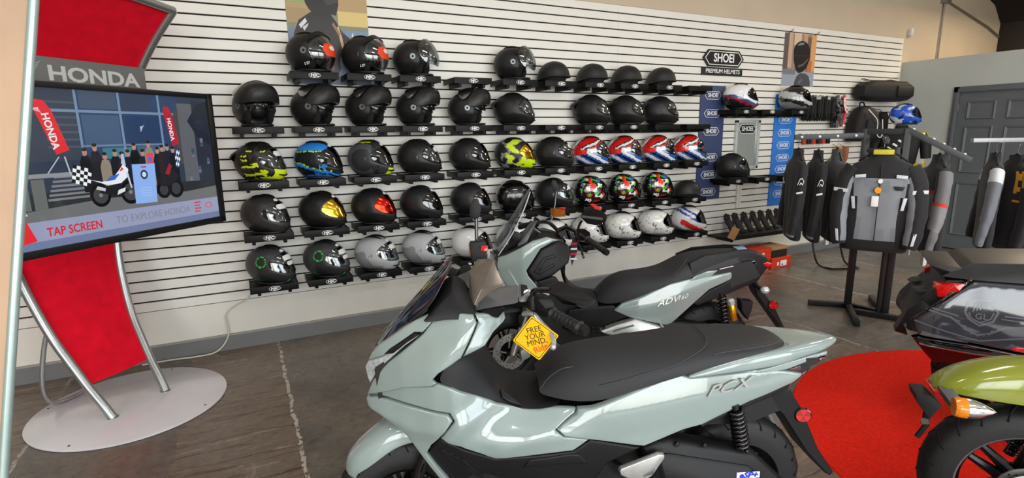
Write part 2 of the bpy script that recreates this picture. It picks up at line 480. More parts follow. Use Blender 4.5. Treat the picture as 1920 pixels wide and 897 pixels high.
# ================================================================ helmets, shelves
def clear_mat(name, tint=(235, 238, 240), refl=0.10, rough=0.04):
    m = bpy.data.materials.new(name); m.use_nodes = True
    nt = m.node_tree; N = nt.nodes; L = nt.links
    N.remove(N['Principled BSDF']); out = N['Material Output']
    tr = N.new('ShaderNodeBsdfTransparent'); tr.inputs[0].default_value = srgb(*tint)
    gl = N.new('ShaderNodeBsdfGlossy'); gl.inputs['Roughness'].default_value = rough
    lw = N.new('ShaderNodeLayerWeight'); lw.inputs[0].default_value = 0.35
    nz = N.new('ShaderNodeTexNoise'); nz.inputs['Scale'].default_value = 12
    ma = N.new('ShaderNodeMath'); ma.operation = 'MULTIPLY_ADD'; ma.inputs[1].default_value = 0.55; ma.inputs[2].default_value = refl
    ad = N.new('ShaderNodeMath'); ad.operation = 'MULTIPLY_ADD'; ad.inputs[1].default_value = 0.06
    L.new(lw.outputs['Fresnel'], ma.inputs[0]); L.new(nz.outputs[0], ad.inputs[0]); L.new(ma.outputs[0], ad.inputs[2])
    mx = N.new('ShaderNodeMixShader'); L.new(ad.outputs[0], mx.inputs[0]); L.new(tr.outputs[0], mx.inputs[1]); L.new(gl.outputs[0], mx.inputs[2])
    L.new(mx.outputs[0], out.inputs[0])
    return m
M_clear = clear_mat('clear_visor', (225, 230, 232), 0.05)
M_smoke = clear_mat('smoke_visor', (60, 60, 64), 0.05)
M_gold = mat('gold_mirror_visor', (255, 186, 60), 0.12, metal=1.0, var=0.35, scale=25)
M_redm = mat('red_mirror_visor', (225, 48, 30), 0.12, metal=1.0, var=0.5, scale=30)
M_shell = mat('helmet_matte_shell', attr='Col', rough=0.42, spec=0.45)
M_shellg = mat('helmet_gloss_shell', attr='Col', rough=0.2, coat=0.8)
M_hblack = mat('helmet_trim_black', (20, 20, 21), 0.5, var=0.15)
M_hdark = mat('helmet_interior', (13, 13, 14), 0.9)
M_hgrey = mat('helmet_pivot_grey', (58, 59, 61), 0.35)
M_hsilver = mat('helmet_pivot_silver', (112, 120, 124), 0.25, metal=0.5)
M_white = mat('white_print', (240, 240, 240), 0.5, var=0.01)
M_sticker = mat('orange_sticker', (230, 70, 30), 0.5, var=0.05)
M_paper = mat('white_paper', (225, 225, 222), 0.7, var=0.04)
M_green = mat('green_print', (40, 190, 70), 0.5, var=0.1)
M_lime = mat('lime_print', (200, 225, 30), 0.5, var=0.05)
M_shelf = mat('shelf_black', (10, 10, 10), 0.45, var=0.1, scale=40, spec=0.25)

FF_T = [-180, -155, -130, -110, -90, -60, -40, -25, -10, 0, 20, 45, 70, 90, 120, 150, 180]
FF_R = [.172, .164, .152, .135, .125, .145, .184, .196, .176, .160, .150, .143, .137, .134, .147, .168, .172]
JT_R = [.165, .160, .150, .135, .127, .135, .150, .155, .155, .152, .150, .146, .141, .138, .147, .160, .165]
HF_R = [.142] * 17
def smooth_interp(x, xs, ys):
    # cosine-smoothed lookup
    for i in range(len(xs) - 1):
        if x <= xs[i + 1]:
            p0 = ys[max(i - 1, 0)]; p1 = ys[i]; p2 = ys[i + 1]; p3 = ys[min(i + 2, len(ys) - 1)]
            t = (x - xs[i]) / (xs[i + 1] - xs[i])
            return 0.5 * ((2 * p1) + (p2 - p0) * t + (2 * p0 - 5 * p1 + 4 * p2 - p3) * t * t + (3 * p1 - p0 - 3 * p2 + p3) * t ** 3)
    return ys[-1]
HPZ = 0.125; HHW = 0.124
def hs(th, be, off=0.0, R=FF_R, rot=0.0, sc=1.0):
    """point on the helmet skin: th = angle about the visor pivots, be = sideways angle, in degrees"""
    t0 = ((th + 180) % 360) - 180
    r = smooth_interp(t0, FF_T, R) * sc + off
    b = math.radians(be); cb = max(math.cos(b), 0.0) ** 0.82; sb = math.sin(b)
    y = (HHW * sc + off) * math.copysign(abs(sb) ** 0.95, sb)
    a = math.radians(th + rot)
    z = HPZ + r * cb * math.sin(a); x = r * cb * math.cos(a)
    if rot == 0.0 and z < 0: z = 0.0
    if z < 0.09 and rot == 0.0: y *= 1 - 0.20 * (0.09 - max(z, 0)) / 0.09
    if x > 0.02 and rot == 0.0: y *= 1 - 0.14 * sstep(0.02, 0.18, x)
    return (x, y, z)
def in_port(th, be, tc, hh, hb):
    return abs((th - tc) / hh) ** 4 + abs(be / hb) ** 6
def shell_mesh(name, colf, port=(13, 26, 66), depth=0.03, R=FF_R, gloss=False, nt=72, nb=36):
    mb = MB(); P = []
    for i in range(nt):
        th = -180 + 360 * i / nt
        row = []
        for j in range(nb + 1):
            be = -89.5 + 179 * j / nb
            d = 0.0
            if port:
                q = in_port(th, be, *port)
                d = -depth * (1 - sstep(0.55, 1.02, q))
            row.append(hs(th, be, d, R))
        P.append(row)
    mb.v = [p for r in P for p in r]
    nc = nb + 1
    for i in range(nt):
        i2 = (i + 1) % nt; th = -180 + 360 * (i + 0.5) / nt
        for j in range(nb):
            be = -89.5 + 179 * (j + 0.5) / nb
            x, y, z = hs(th, be, 0, R)
            if port and in_port(th, be, *port) < 0.9: c = (0.008, 0.008, 0.009, 1)
            else: c = srgb(*colf(x, y, z, th, be))
            mb.f.append((i * nc + j, i * nc + j + 1, i2 * nc + j + 1, i2 * nc + j)); mb.c.append(c)
    return mb.mesh(name, M_shellg if gloss else M_shell, 180, recalc=True)
def patch_rows(tc, hh, hb, off, R=FF_R, rot=0.0, sc=1.0, n=24, m=8, p=8):
    rows = []
    for j in range(n + 1):
        a = -1 + 2 * j / n
        h = hh * max(0.03, 1 - abs(a) ** p) ** 0.5
        rows.append([hs(tc + h * (-1 + 2 * k / m), a * hb, off, R, rot, sc) for k in range(m + 1)])
    return rows
def patch_mesh(name, m, tc, hh, hb, off, thick=0.004, R=FF_R, rot=0.0, sc=1.0, p=8, n=24, k=8):
    mb = MB(); o = patch_rows(tc, hh, hb, off, R, rot, sc, n, k, p); i = patch_rows(tc, hh * .985, hb * .99, off - thick, R, rot, sc, n, k, p)
    nr = len(o); nc = len(o[0])
    mb.v = [q for r in o for q in r] + [q for r in i for q in r]; s = nr * nc
    for a in range(nr - 1):
        for b in range(nc - 1):
            mb.f.append((a * nc + b, a * nc + b + 1, (a + 1) * nc + b + 1, (a + 1) * nc + b))
            mb.f.append((s + a * nc + b, s + (a + 1) * nc + b, s + (a + 1) * nc + b + 1, s + a * nc + b + 1))
    for a in range(nr - 1):
        for b in (0, nc - 1): mb.f.append((a * nc + b, (a + 1) * nc + b, s + (a + 1) * nc + b, s + a * nc + b))
    for b in range(nc - 1):
        for a in (0, nr - 1): mb.f.append((a * nc + b, a * nc + b + 1, s + a * nc + b + 1, s + a * nc + b))
    mb.c = [None] * len(mb.f)
    return mb.mesh(name, m, 50)
def ring_mesh(name, m, tc, hh, hb, off, r, R=FF_R, rot=0.0, sc=1.0, p=8, n=20):
    up = []; dn = []
    for j in range(n + 1):
        a = -1 + 2 * j / n; h = hh * max(0.0, 1 - abs(a) ** p) ** 0.5
        up.append(hs(tc + h, a * hb, off, R, rot, sc)); dn.append(hs(tc - h, a * hb, off, R, rot, sc))
    return MB().tube(up[:-1] + dn[::-1][:-1], r, 6, closed=True).mesh(name, m, 180)
def disc_mesh(name, m, r=0.02, x=0.035, z=0.128, t=0.006):
    out = []
    for s in (1, -1):
        mb = MB(); mb.lathe([(r, 0), (r, t * .6), (r * .85, t), (r * .4, t), (r * .35, t * .7), (0.0005, t * .7)], 18, 'Y', Matrix.Translation((x, s * (HHW - 0.010), z)) @ Matrix.Rotation(0.28 * -s, 4, 'Z') @ Matrix.Diagonal((1, s, 1, 1))); out.append(mb.mesh(name, m, 40))
    return out
def neck_mesh():
    pts = []
    for k in range(28):
        a = 2 * PI * k / 28
        pts.append((0.02 + 0.105 * math.cos(a) * (1.12 if math.cos(a) > 0 else 1.0), 0.092 * math.sin(a), 0.010))
    return MB().tube(pts, 0.008, 6, closed=True).mesh('neck_trim', M_hblack, 180)
def vent_mesh():
    mb = MB()
    for s in (-1, 1):
        pts = [hs(t, s * 14, 0.003 + 0.004 * math.sin(PI * (t - 60) / 60)) for t in range(60, 121, 10)]
        mb.tube(pts, [0.003, .008, .011, .012, .011, .008, .003], 8, flat=0.6)
    return mb.mesh('top_vent', M_hblack, 60)
def chinvent_mesh():
    mb = MB().tube([hs(-26, b_, 0.003) for b_ in range(-28, 29, 7)], [.003, .005, .006, .006, .006, .006, .006, .005, .003], 6)
    return mb.mesh('chin_vent', M_hblack, 60)
def spoiler_mesh():
    mb = MB(); rows = []
    for j in range(9):
        be = -40 + 10 * j; w = math.cos(math.radians(be * 1.9))
        rows.append([hs(150, be, 0.002), hs(160, be, 0.012 + .01 * w), hs(168, be, 0.016 + 0.016 * w), hs(176, be, 0.002)])
    mb.grid(rows); return mb.mesh('rear_spoiler', M_hblack, 50)
def badge_mesh_forehead():
    mb = MB()
    M = axes(hs(48, 0, 0.001), (0, 1, 0), (-math.sin(math.radians(48)), 0, math.cos(math.radians(48))))
    mb.lathe([(0.019, 0), (0.019, 0.002), (0.0005, 0.002)], 20, 'Z', M @ Matrix.Diagonal((1, .62, 1, 1)))
    return mb.mesh('forehead_badge', M_white, 40)
def letter_mesh(s, size, m, th, be, shear=0.2, bold=0.0):
    me = text_mesh(s, size, 0.0006, bold, shear=shear)
    p = Vector(hs(th, be, 0.0022)); q = Vector(hs(th, be - 6, 0.0022)); u = (p - q); 
    n = Vector((hs(th, be, 0.02))) - p
    # left-hand side (negative y faces the room): text runs forward
    x = Vector((1, 0, 0)); x = (x - n.normalized() * x.dot(n.normalized())).normalized()
    y = n.normalized().cross(x)
    me.transform(axes(p, x, y, n.normalized())); me.materials.clear(); me.materials.append(m)
    return me

# ---- graphics: colour of the shell at a point
nz = lambda x, y, z, s: mnoise.noise((x * s, y * s, z * s))
def g_plain(c): return lambda x, y, z, t, b: c
def g_lines(c, d):
    def f(x, y, z, t, b):
        if x < -.02 - .5 * (z - .13) and z < .17 + .2 * x: return d
        if z < .045 and x < .09: return d
        return c
    return f
def g_hiviz(x, y, z, t, b):
    if -52 < t < -14 and abs(b) < 40: return (205, 228, 20)
    v = nz(x * .5, y * .6, z * 2.2, 26) + (0.12 if z < .11 else -0.10)
    if v > 0.30 and x > -.06: return (205, 228, 20)
    return (46, 48, 46) if nz(x, y, z, 40) > .15 else (24, 25, 24)
def g_hiviz2(x, y, z, t, b):
    if -60 < t < -14 and abs(b) < 48: return (190, 225, 10)
    v = nz(x * 1.0 + z * .5, y, z * 1.3, 17)
    if v > 0.05 and x > -.05: return (200, 222, 40)
    if v > -.08 and x > -.10: return (120, 124, 118)
    return (28, 29, 29)
def g_blue(x, y, z, t, b):
    if z > 0.20 and x < 0.10 and abs(b) > 12: return (40, 130, 215)
    w = z + 0.30 * x + 0.02 * nz(x, y, z, 14)
    if 0.060 < w < 0.082 or (t < -12 and w < .05 and x > .02): return (40, 130, 215)
    if 0.082 < w < 0.089: return (170, 210, 40)
    if w < 0.018: return (40, 120, 210)
    if 0.19 < z < .197 and x < .1: return (170, 210, 40)
    if x < -.13: return (36, 110, 195)
    return (20, 23, 30)
def g_gray(x, y, z, t, b):
    if z > 0.247 and -.07 < x < .03: return (210, 226, 30)
    if -40 < t < -22 and abs(b) < 26: return (205, 226, 30)
    r = math.hypot(x + .01, z - .12)
    if .085 < r < .125 and abs(b) > 20 and x < .06: return (74, 77, 82)
    if abs(r - .128) < .004: return (24, 24, 26)
    return (47, 49, 52)
def g_redblue(x, y, z, t, b):
    w = z + 0.35 * (x if x > -.05 else -.05) + 0.022 * nz(x, 0, z, 22)
    if z > .155 + .1 * x:
        k = math.sin(60 * (z - .8 * x * abs(x) * 4 - .3 * x))
        if abs(b) < 8: return (225, 225, 225)
        return (205, 30, 28) if k > -0.1 else ((28, 18, 20) if k > -.75 else (225, 215, 215))
    if z > .115 + .2 * x: return (215, 40, 36) if x < -.02 else (232, 232, 234)
    k = math.sin(70 * (z + .55 * x))
    if k > .45: return (235, 236, 238)
    if k > -.75: return (36, 92, 180)
    return (20, 24, 34)
def g_splash(x, y, z, t, b):
    v = nz(x, y * .5, z, 15); u = nz(x + 3, y * .5, z + 1, 13); q = nz(x + 7, y, z + 4, 19)
    d = math.hypot(x + .02, z - .15)
    if d < .12:
        if u > .28 and x > -.06: return (226, 42, 34)
        if v > .18: return (232, 226, 224)
        if q > .25: return (70, 190, 40)
        if v < -.38: return (190, 30, 40)
        if u < -.42: return (60, 110, 190)
        if q < -.45: return (190, 170, 40)
    return (16, 16, 20)
def g_whitesplat(x, y, z, t, b):
    v = nz(x, y, z, 46)
    if v > .38 and z < .16: return (120, 118, 114)
    if v > .30: return (205, 203, 198)
    return (228, 227, 222)
def g_whiterb(x, y, z, t, b):
    w = z + .55 * x
    if z > .10:
        if .15 < w < .175: return (40, 75, 160)
        if .20 < w < .222: return (44, 84, 170)
    if z <= .13 and .035 < w < .10 and x > -.09: return (215, 44, 44)
    if w < -.005: return (150, 156, 162)
    return (228, 228, 230)
def g_whitered(x, y, z, t, b):
    w = z + .4 * x + .02 * nz(x, y, z, 20)
    if z > .15: return (232, 232, 234)
    if w < .07: return (24, 24, 30)
    if w < .1: return (150, 30, 50)
    if w < .125: return (40, 90, 150)
    return (228, 228, 230)
def g_silverblack(x, y, z, t, b):
    w = z + .3 * x + .02 * nz(x, y, z, 18)
    return (176, 180, 182) if .10 < w < .17 else ((28, 29, 31) if w > .06 else (120, 124, 126))
def g_bluewhite(x, y, z, t, b):
    v = nz(x, y, z, 16); w = z + .35 * x
    if z > .19: return (190, 196, 206) if v > .12 else (36, 88, 200)
    if w < .06: return (224, 228, 232) if v > -.05 else (36, 90, 205)
    return (38, 92, 210) if v > -.25 else (24, 30, 48)
def g_greygreen(x, y, z, t, b):
    if z < .05 and -.09 < x < -.03 and abs(nz(x, y, z, 60)) < .12: return (40, 190, 70)
    r = math.hypot(x - .01, z - .17)
    if abs(r - .035) < .0035 and abs(b) > 40: return (40, 190, 70)
    if -45 < t < -25 and 14 < abs(b) < 20: return (40, 190, 70)
    return (60, 60, 62) if x < -.02 or z > .2 else (42, 42, 44)
BLK = (27, 27, 28)

_pivot_b = disc_mesh('pivot_cover', M_hgrey); _pivot_s = disc_mesh('pivot_cover', M_hsilver, 0.022)
_neck = neck_mesh(); _vent = vent_mesh(); _chinv = chinvent_mesh(); _spoil = spoiler_mesh(); _fbadge = badge_mesh_forehead()
_gasket = ring_mesh('eyeport_seal', M_hblack, 13, 26, 66, 0.002, 0.0035)
_vis = {}
def visor(m, tc=13, hh=27, hb=69, off=0.006):
    k = (m.name, tc, hh, hb, off)
    if k not in _vis: _vis[k] = patch_mesh('visor', m, tc, hh, hb, off, 0.003)
    return _vis[k]
_sh = {}
def ff_shell(colf, gloss=False):
    k = (id(colf), gloss)
    if k not in _sh: _sh[k] = shell_mesh('shell', colf, gloss=gloss)
    return _sh[k]
_sticker = patch_mesh('visor_sticker', M_paper, 24, 7, 22, 0.0085, 0.001, p=12, n=10, k=3)
_peel = patch_mesh('visor_film_tab', M_paper, 8, 5, 16, 0.0085, 0.001, p=12, n=8, k=3)
def link2(name, ms, o):
    for m_ in ms: link(name, m_, o)
def full_face(name, colf, vis, gloss=False, spoiler=False, sticker=0, pivot='b', vent=True, badge=False, letter=None):
    o = empty(name)
    link('shell', ff_shell(colf, gloss), o); link('visor', visor(vis), o); link('eyeport_seal', _gasket, o)
    link('neck_trim', _neck, o); link('chin_vent', _chinv, o)
    if pivot: link2('pivot_cover', _pivot_b if pivot == 'b' else _pivot_s, o)
    if vent: link('top_vent', _vent, o)
    if spoiler: link('rear_spoiler', _spoil, o)
    if sticker & 1: link('visor_sticker', _sticker, o)
    if sticker & 2: link('visor_film_tab', _peel, o)
    if badge: link('forehead_badge', _fbadge, o)
    if letter: link('lettering', letter, o)
    return o
# modular helmets with the chin bar flipped up
_modshell = shell_mesh('shell', g_plain(BLK), port=(-12, 62, 58), depth=0.05, R=JT_R)
_modchin = patch_mesh('chin_bar', mat('modular_chin_black', BLK, 0.42, var=0.08), -30, 24, 80, 0.016, 0.02, rot=66, sc=1.06, p=10)
_modvis = patch_mesh('visor', clear_mat('lifted_visor', (240, 242, 244), 0.42, 0.28), 14, 24, 68, 0.014, 0.003, rot=74, sc=1.03)
_modsun = patch_mesh('sun_visor', mat('sun_visor_dark', (16, 16, 18), 0.08, coat=0.5), 14, 18, 56, -0.006, 0.003, R=JT_R)
_modring = ring_mesh('opening_trim', M_hblack, -12, 62, 60, 0.001, 0.006, R=JT_R)
_pads = [MB().ball((0.055, _s * 0.075, 0.07), 0.045, 10, 8, (0.9, 0.5, 1.2)).mesh('cheek_pad', M_hdark, 180) for _s in (-1, 1)]
def link2(name, ms, o):
    for m_ in ms: link(name, m_, o)
_modpiv = disc_mesh('pivot_cover', M_hsilver, 0.024, 0.03, 0.135, 0.01)
def modular():
    o = empty('modular_helmet')
    link('shell', _modshell, o); link('chin_bar', _modchin, o); link('visor', _modvis, o); link('sun_visor', _modsun, o)
    link('opening_trim', _modring, o); link2('cheek_pad', _pads, o); link2('pivot_cover', _modpiv, o); link('neck_trim', _neck, o)
    return o
# open-face helmets
_jetshell = shell_mesh('shell', g_plain(BLK), port=(-22, 62, 60), depth=0.045, R=JT_R)
_jetring = ring_mesh('opening_trim', M_hblack, -22, 62, 62, 0.001, 0.006, R=JT_R)
_jetvis = patch_mesh('visor', M_clear, 2, 38, 68, 0.026, 0.003, R=JT_R)
_jetvisup = patch_mesh('visor', M_clear, 2, 34, 64, 0.026, 0.003, R=JT_R, rot=16, sc=1.06)
_jetpeak = patch_mesh('visor_peak', M_hblack, 40, 7, 62, 0.024, 0.006, R=JT_R, rot=8, sc=1.04)
_jetst1 = patch_mesh('visor_sticker', M_sticker, 6, 14, 34, 0.0275, 0.001, R=JT_R, p=12, n=8, k=4)
_jetst2 = MB()
for _t, _b in ((16, -34), (7, -34), (16, -45)):
    pass
_jetlet = letter_mesh('LS2', 0.026, M_white, -62, -60, 0.25, 0.0008)
_jetst3 = patch_mesh('visor_label', M_paper, 10, 5, 12, 0.0285, 0.001, R=JT_R, p=12, n=4, k=3)
def jet(up=False, ls=False, silver=False):
    o = empty('open_face_helmet')
    link('shell', _jetshell, o); link('opening_trim', _jetring, o); link('visor', _jetvisup if up else _jetvis, o)
    link('visor_peak', _jetpeak, o); link2('cheek_pad', _pads, o); link2('pivot_cover', _pivot_s if silver else _modpiv, o); link('neck_trim', _neck, o); link('top_vent', _vent, o)
    if ls: link('lettering', _jetlet, o); link('visor_sticker', _jetst1, o); link('visor_label', _jetst3, o)
    return o
# half helmets
def half_mesh():
    mb = MB(); rows = []
    for i in range(13):
        ph = PI / 2 * i / 12; row = []
        for j in range(40):
            a = 2 * PI * j / 40; r = math.cos(ph) ** 0.8
            z = 0.035 + 0.135 * math.sin(ph)
            drop = -0.030 * max(0, -math.cos(a)) ** 1 * (1 - i / 12) + (0.006 if i == 0 else 0)
            fl = 1.03 if i == 0 else 1.0
            row.append((0.145 * r * fl * math.cos(a) - .005, 0.122 * r * fl * math.sin(a), z + drop + 0.012 * math.cos(a) * 0))
        rows.append(row)
    mb.grid(rows, closed_v=True); mb.f.append(tuple(range(40))); mb.c.append(None)
    return mb.mesh('shell', mat('half_matte_black', (26, 26, 27), 0.5, var=0.08), 60)
_half = half_mesh()
_halftrim = MB().tube([(0.148 * math.cos(2 * PI * j / 40) - .005, 0.125 * math.sin(2 * PI * j / 40), 0.037 - 0.030 * max(0, -math.cos(2 * PI * j / 40))) for j in range(40)], 0.005, 6, closed=True).mesh('edge_trim', M_hblack, 180)
_halfstrap = MB().tube([(0.02, -0.11, 0.05), (0.03, -0.10, 0.02), (0.05, -0.05, 0.006), (0.06, 0.0, 0.005), (0.05, 0.05, 0.006), (0.03, 0.10, 0.02), (0.02, 0.11, 0.05)], 0.006, 6, flat=.4).mesh('chin_strap', M_hdark, 180)
_halfliner = MB().lathe([(0.10, 0.0), (0.108, 0.02), (0.104, 0.05)], 24).mesh('foam_liner', M_hdark, 60)
def half():
    o = empty('half_helmet')
    link('shell', _half, o); link('edge_trim', _halftrim, o); link('chin_strap', _halfstrap, o); link('foam_liner', _halfliner, o)
    return o

# ---- shelf with oval badge
SW, SD = 0.33, 0.27
_tray = MB()
_tray.cbox(-SW / 2, SW / 2, -0.285, -0.275, -0.024, 0.026, 0.0015)
_tray.cbox(-SW / 2, SW / 2, -0.2755, -0.02, 0.012, 0.018, 0.001)
_tray.cbox(-SW / 2, -SW / 2 + 0.006, -0.2755, -0.02, -0.020, 0.024, 0.001)
_tray.cbox(SW / 2 - 0.006, SW / 2, -0.2755, -0.02, -0.020, 0.024, 0.001)
_tray_me = _tray.mesh('tray', M_shelf, 30)
_bk = MB(); _bk.cbox(-0.012, 0.012, -0.255, -0.015, -0.05, 0.0125, 0.002)
_bk_me = _bk.mesh('bracket', M_shelf, 30)
_bd = MB().lathe([(0.5, 0), (0.5, 0.0016), (0.0005, 0.0016)], 28, 'Z', Matrix.Diagonal((0.082, 0.036, 1, 1)))
_bd_me = _bd.mesh('badge', mat('badge_ring_grey', (205, 205, 205), 0.4), 40)
_bd2 = MB().lathe([(0.5, 0), (0.5, 0.0024), (0.0005, 0.0024)], 28, 'Z', Matrix.Diagonal((0.076, 0.030, 1, 1)))
_bd2_me = _bd2.mesh('badge_field', mat('badge_black', (22, 22, 24), 0.4), 40)
_hjc = text_mesh('HJC', 0.030, 0.0005, 0.0009, shear=0.2, sx=1.15)
_hjc.transform(Matrix.Translation((0, 0, 0.0026))); _hjc.materials.clear(); _hjc.materials.append(M_white)
MF = axes((0, -0.2855, 0.001), (1, 0, 0), (0, 0, 1))       # faces the room
for _m_ in (_bd_me, _bd2_me, _hjc): _m_.transform(MF)
def shelf(x, z, badge=True, y=0.0):
    o = empty('helmet_shelf', (x, y, z))
    link('tray', _tray_me, o)
    for s in (-0.105, 0.105): link('bracket', _bk_me, o, (s, 0, 0))
    if badge:
        b = link('badge', _bd_me, o, label='white oval badge with HJC lettering'); link('badge_field', _bd2_me, b); link('lettering', _hjc, b)
    return o

k_yel = g_hiviz; 
H = {}
def mk(key, fn): H[key] = fn
G_blk = g_plain(BLK); G_gblk = g_plain((14, 14, 15)); G_gry = g_plain((52, 51, 51)); G_wht = g_plain((226, 226, 224)); G_sil = g_plain((168, 171, 173))
G_lin = g_lines((32, 32, 33), (22, 22, 23)); G_glin = g_lines((50, 49, 49), (36, 36, 36)); G_sill = g_lines((172, 175, 177), (132, 135, 138))
LT_hjc = letter_mesh('HJC', 0.05, mat('blue_print', (60, 150, 230), 0.4), -20, -60, 0.2, 0.001)
spec = {
 'ls': (lambda: jet(ls=True), 'open-face helmet with orange visor sticker'),
 'ls2': (lambda: jet(ls=True, silver=True), 'open-face helmet with orange visor sticker'),
 'jet': (lambda: jet(up=True), 'open-face helmet with its clear visor lifted'),
 'half': (half, 'half-shell helmet'),
 'mod': (modular, 'modular helmet with flipped-up chin bar'),
 'ffs': (lambda: full_face('full_face_helmet', G_blk, M_clear, spoiler=True), 'matte black full-face helmet with rear spoiler'),
 'yel': (lambda: full_face('full_face_helmet', g_hiviz, M_clear, spoiler=True, sticker=1), 'black full-face helmet with neon yellow chin and streaks'),
 'blue': (lambda: full_face('full_face_helmet', g_blue, M_smoke, badge=True, letter=LT_hjc), 'blue and black full-face helmet with dark visor'),
 'gray': (lambda: full_face('full_face_helmet', g_gray, M_smoke, pivot='s', badge=True), 'charcoal full-face helmet with neon yellow accents'),
 'blkst': (lambda: full_face('full_face_helmet', G_blk, M_clear, sticker=1, pivot='s', badge=True), 'matte black full-face helmet with paper strip on visor'),
 'blk': (lambda: full_face('full_face_helmet', G_blk, M_smoke, pivot='s'), 'matte black full-face helmet'),
 'yel2': (lambda: full_face('full_face_helmet', g_hiviz2, M_gold, pivot=None), 'grey and neon yellow splashed full-face helmet with gold visor'),
 'rb': (lambda: full_face('full_face_helmet', g_redblue, M_clear, gloss=True, pivot=None), 'red, white and blue full-face helmet'),
 'glin': (lambda: full_face('full_face_helmet', G_glin, M_clear, sticker=1, badge=True), 'dark two-tone grey full-face helmet'),
 'gold': (lambda: full_face('full_face_helmet', G_blk, M_gold, badge=True, pivot=None), 'matte black full-face helmet with gold mirror visor'),
 'redv': (lambda: full_face('full_face_helmet', G_blk, M_redm, badge=True, pivot=None), 'matte black full-face helmet with red mirror visor'),
 'lin': (lambda: full_face('full_face_helmet', G_lin, M_smoke, badge=True), 'black full-face helmet with darker rear panels'),
 'gloss': (lambda: full_face('full_face_helmet', G_gblk, M_smoke, gloss=True), 'glossy black full-face helmet'),
 'splash': (lambda: full_face('full_face_helmet', g_splash, M_smoke, gloss=True, pivot=None), 'black full-face helmet with red, white and green painted splashes'),
 'green': (lambda: full_face('full_face_helmet', g_greygreen, M_clear, sticker=3, badge=True), 'dark grey full-face helmet with green accents'),
 'silver': (lambda: full_face('full_face_helmet', G_sill, M_clear, sticker=1, badge=True), 'silver full-face helmet'),
 'white': (lambda: full_face('full_face_helmet', G_wht, M_smoke, gloss=True), 'plain white full-face helmet'),
 'wsplat': (lambda: full_face('full_face_helmet', g_whitesplat, M_smoke, gloss=True, pivot=None), 'white full-face helmet with grey speckles'),
 'wrb': (lambda: full_face('full_face_helmet', g_whiterb, M_smoke, gloss=True), 'white full-face helmet with red and blue stripes'),
 'sh1': (lambda: full_face('full_face_helmet', g_whitered, M_smoke, gloss=True), 'white, black and red full-face helmet'),
 'sh2': (lambda: full_face('full_face_helmet', g_silverblack, M_smoke, gloss=True), 'silver and black full-face helmet'),
 'bw': (lambda: full_face('full_face_helmet', g_bluewhite, M_smoke, gloss=True), 'blue and white full-face helmet'),
}
_proto = {}
def place_helmet(key, loc, rz, label, group=None, sc=1.0):
    if key in _proto: o = copy_tree(_proto[key])
    else: o = spec[key][0](); _proto[key] = o
    o.location = loc; o.rotation_euler = (0, 0, rz); o.scale = (sc, sc, sc)
    tag(o, label, 'helmet', group); return o

COLX = [0.155, 0.555, 0.945, 1.34, 1.785, 2.22, 2.63, 3.05, 3.455, 3.89, 4.31]
ROWZ = [2.027, 1.645, 1.262, 0.882, 0.502]
ROWN = ['top', 'second', 'third', 'fourth', 'bottom']
ORD = 'first second third fourth fifth sixth seventh eighth ninth tenth eleventh'.split()
LAY = [
 [None, 'ls', 'ls2', 'jet', '', 'jet', 'half', 'half', 'half', 'half', '-'],
 ['mod', 'mod', 'mod', 'mod', 'mod', 'ffs', '', 'ffs', 'ffs', 'ffs', '-'],
 ['yel', 'blue', 'gray', 'blkst', 'blk', 'yel2', 'blkst', 'rb', 'rb', 'rb', 'rb'],
 ['glin', 'gold', 'redv', 'lin', 'lin', 'gloss', 'blkst', 'splash', 'splash', 'splash', 'half'],
 ['green', 'green', 'silver', 'silver', 'white', 'white', 'white', 'wsplat', 'wsplat', 'wsplat', 'wrb'],
]
for r in range(5):
    n = 0
    for c in range(11):
        k = LAY[r][c]
        if k is None: continue
        x = COLX[c] + (0.05 if (r == 4 and c == 10) else 0)
        s = shelf(x, ROWZ[r], badge=(k != '-' and not (r == 1 and c == 9)))
        pos = ORD[n]; n += 1
        if k in ('', '-'):
            tag(s, 'empty black helmet shelf, %s from the left in the %s row' % (pos, ROWN[r]), 'shelf', 'helmet shelves'); continue
        tag(s, 'black shelf under the helmet that is %s from the left in the %s row' % (pos, ROWN[r]), 'shelf', 'helmet shelves')
        rz = math.radians(-38 + random.uniform(-5, 5))
        if k == 'mod' and c == 0: rz = math.radians(-68)
        if k == 'splash': rz = math.radians(-8)
        if k == 'gloss': rz = math.radians(-5)
        z = ROWZ[r] + 0.0265
        desc = spec[k][1]
        if k in ('half', 'mod', 'jet', 'ls', 'ls2'): desc = 'matte black ' + desc
        place_helmet(k, (x - 0.01, -0.185 if k in ('ls', 'ls2') else -0.168, z), rz, '%s, %s in the %s row' % (desc, pos, ROWN[r]), 'helmets on the %s row' % ROWN[r], 1.04)
# shelves beyond the banner
for x, z, k, lab in ((5.00, 1.80, 'sh1', 'between the two banners'), (5.42, 1.80, None, ''), (5.92, 1.80, 'sh2', 'beside the blue banner'), (4.95, 1.045, 'blk', 'under the framed mirror'), (5.42, 1.045, None, ''), (5.86, 1.045, None, '')):
    s = shelf(x, z)
    where = 'upper' if z > 1.5 else 'lower'
    tag(s, 'black %s shelf %s' % (where, {5.00: 'under white, black and red helmet between the banners', 5.42: 'standing empty between the two banners', 5.92: 'under silver and black helmet at the blue banner', 4.95: 'under the matte black helmet right of the navy banner', 5.86: 'at the blue banner behind the hanging jackets'}[x]), 'shelf', 'shelves between the banners')
    if k: place_helmet(k, (x - 0.01, -0.195, z + 0.0265), math.radians(-45), '%s %s' % (spec[k][1], lab), sc=1.05)
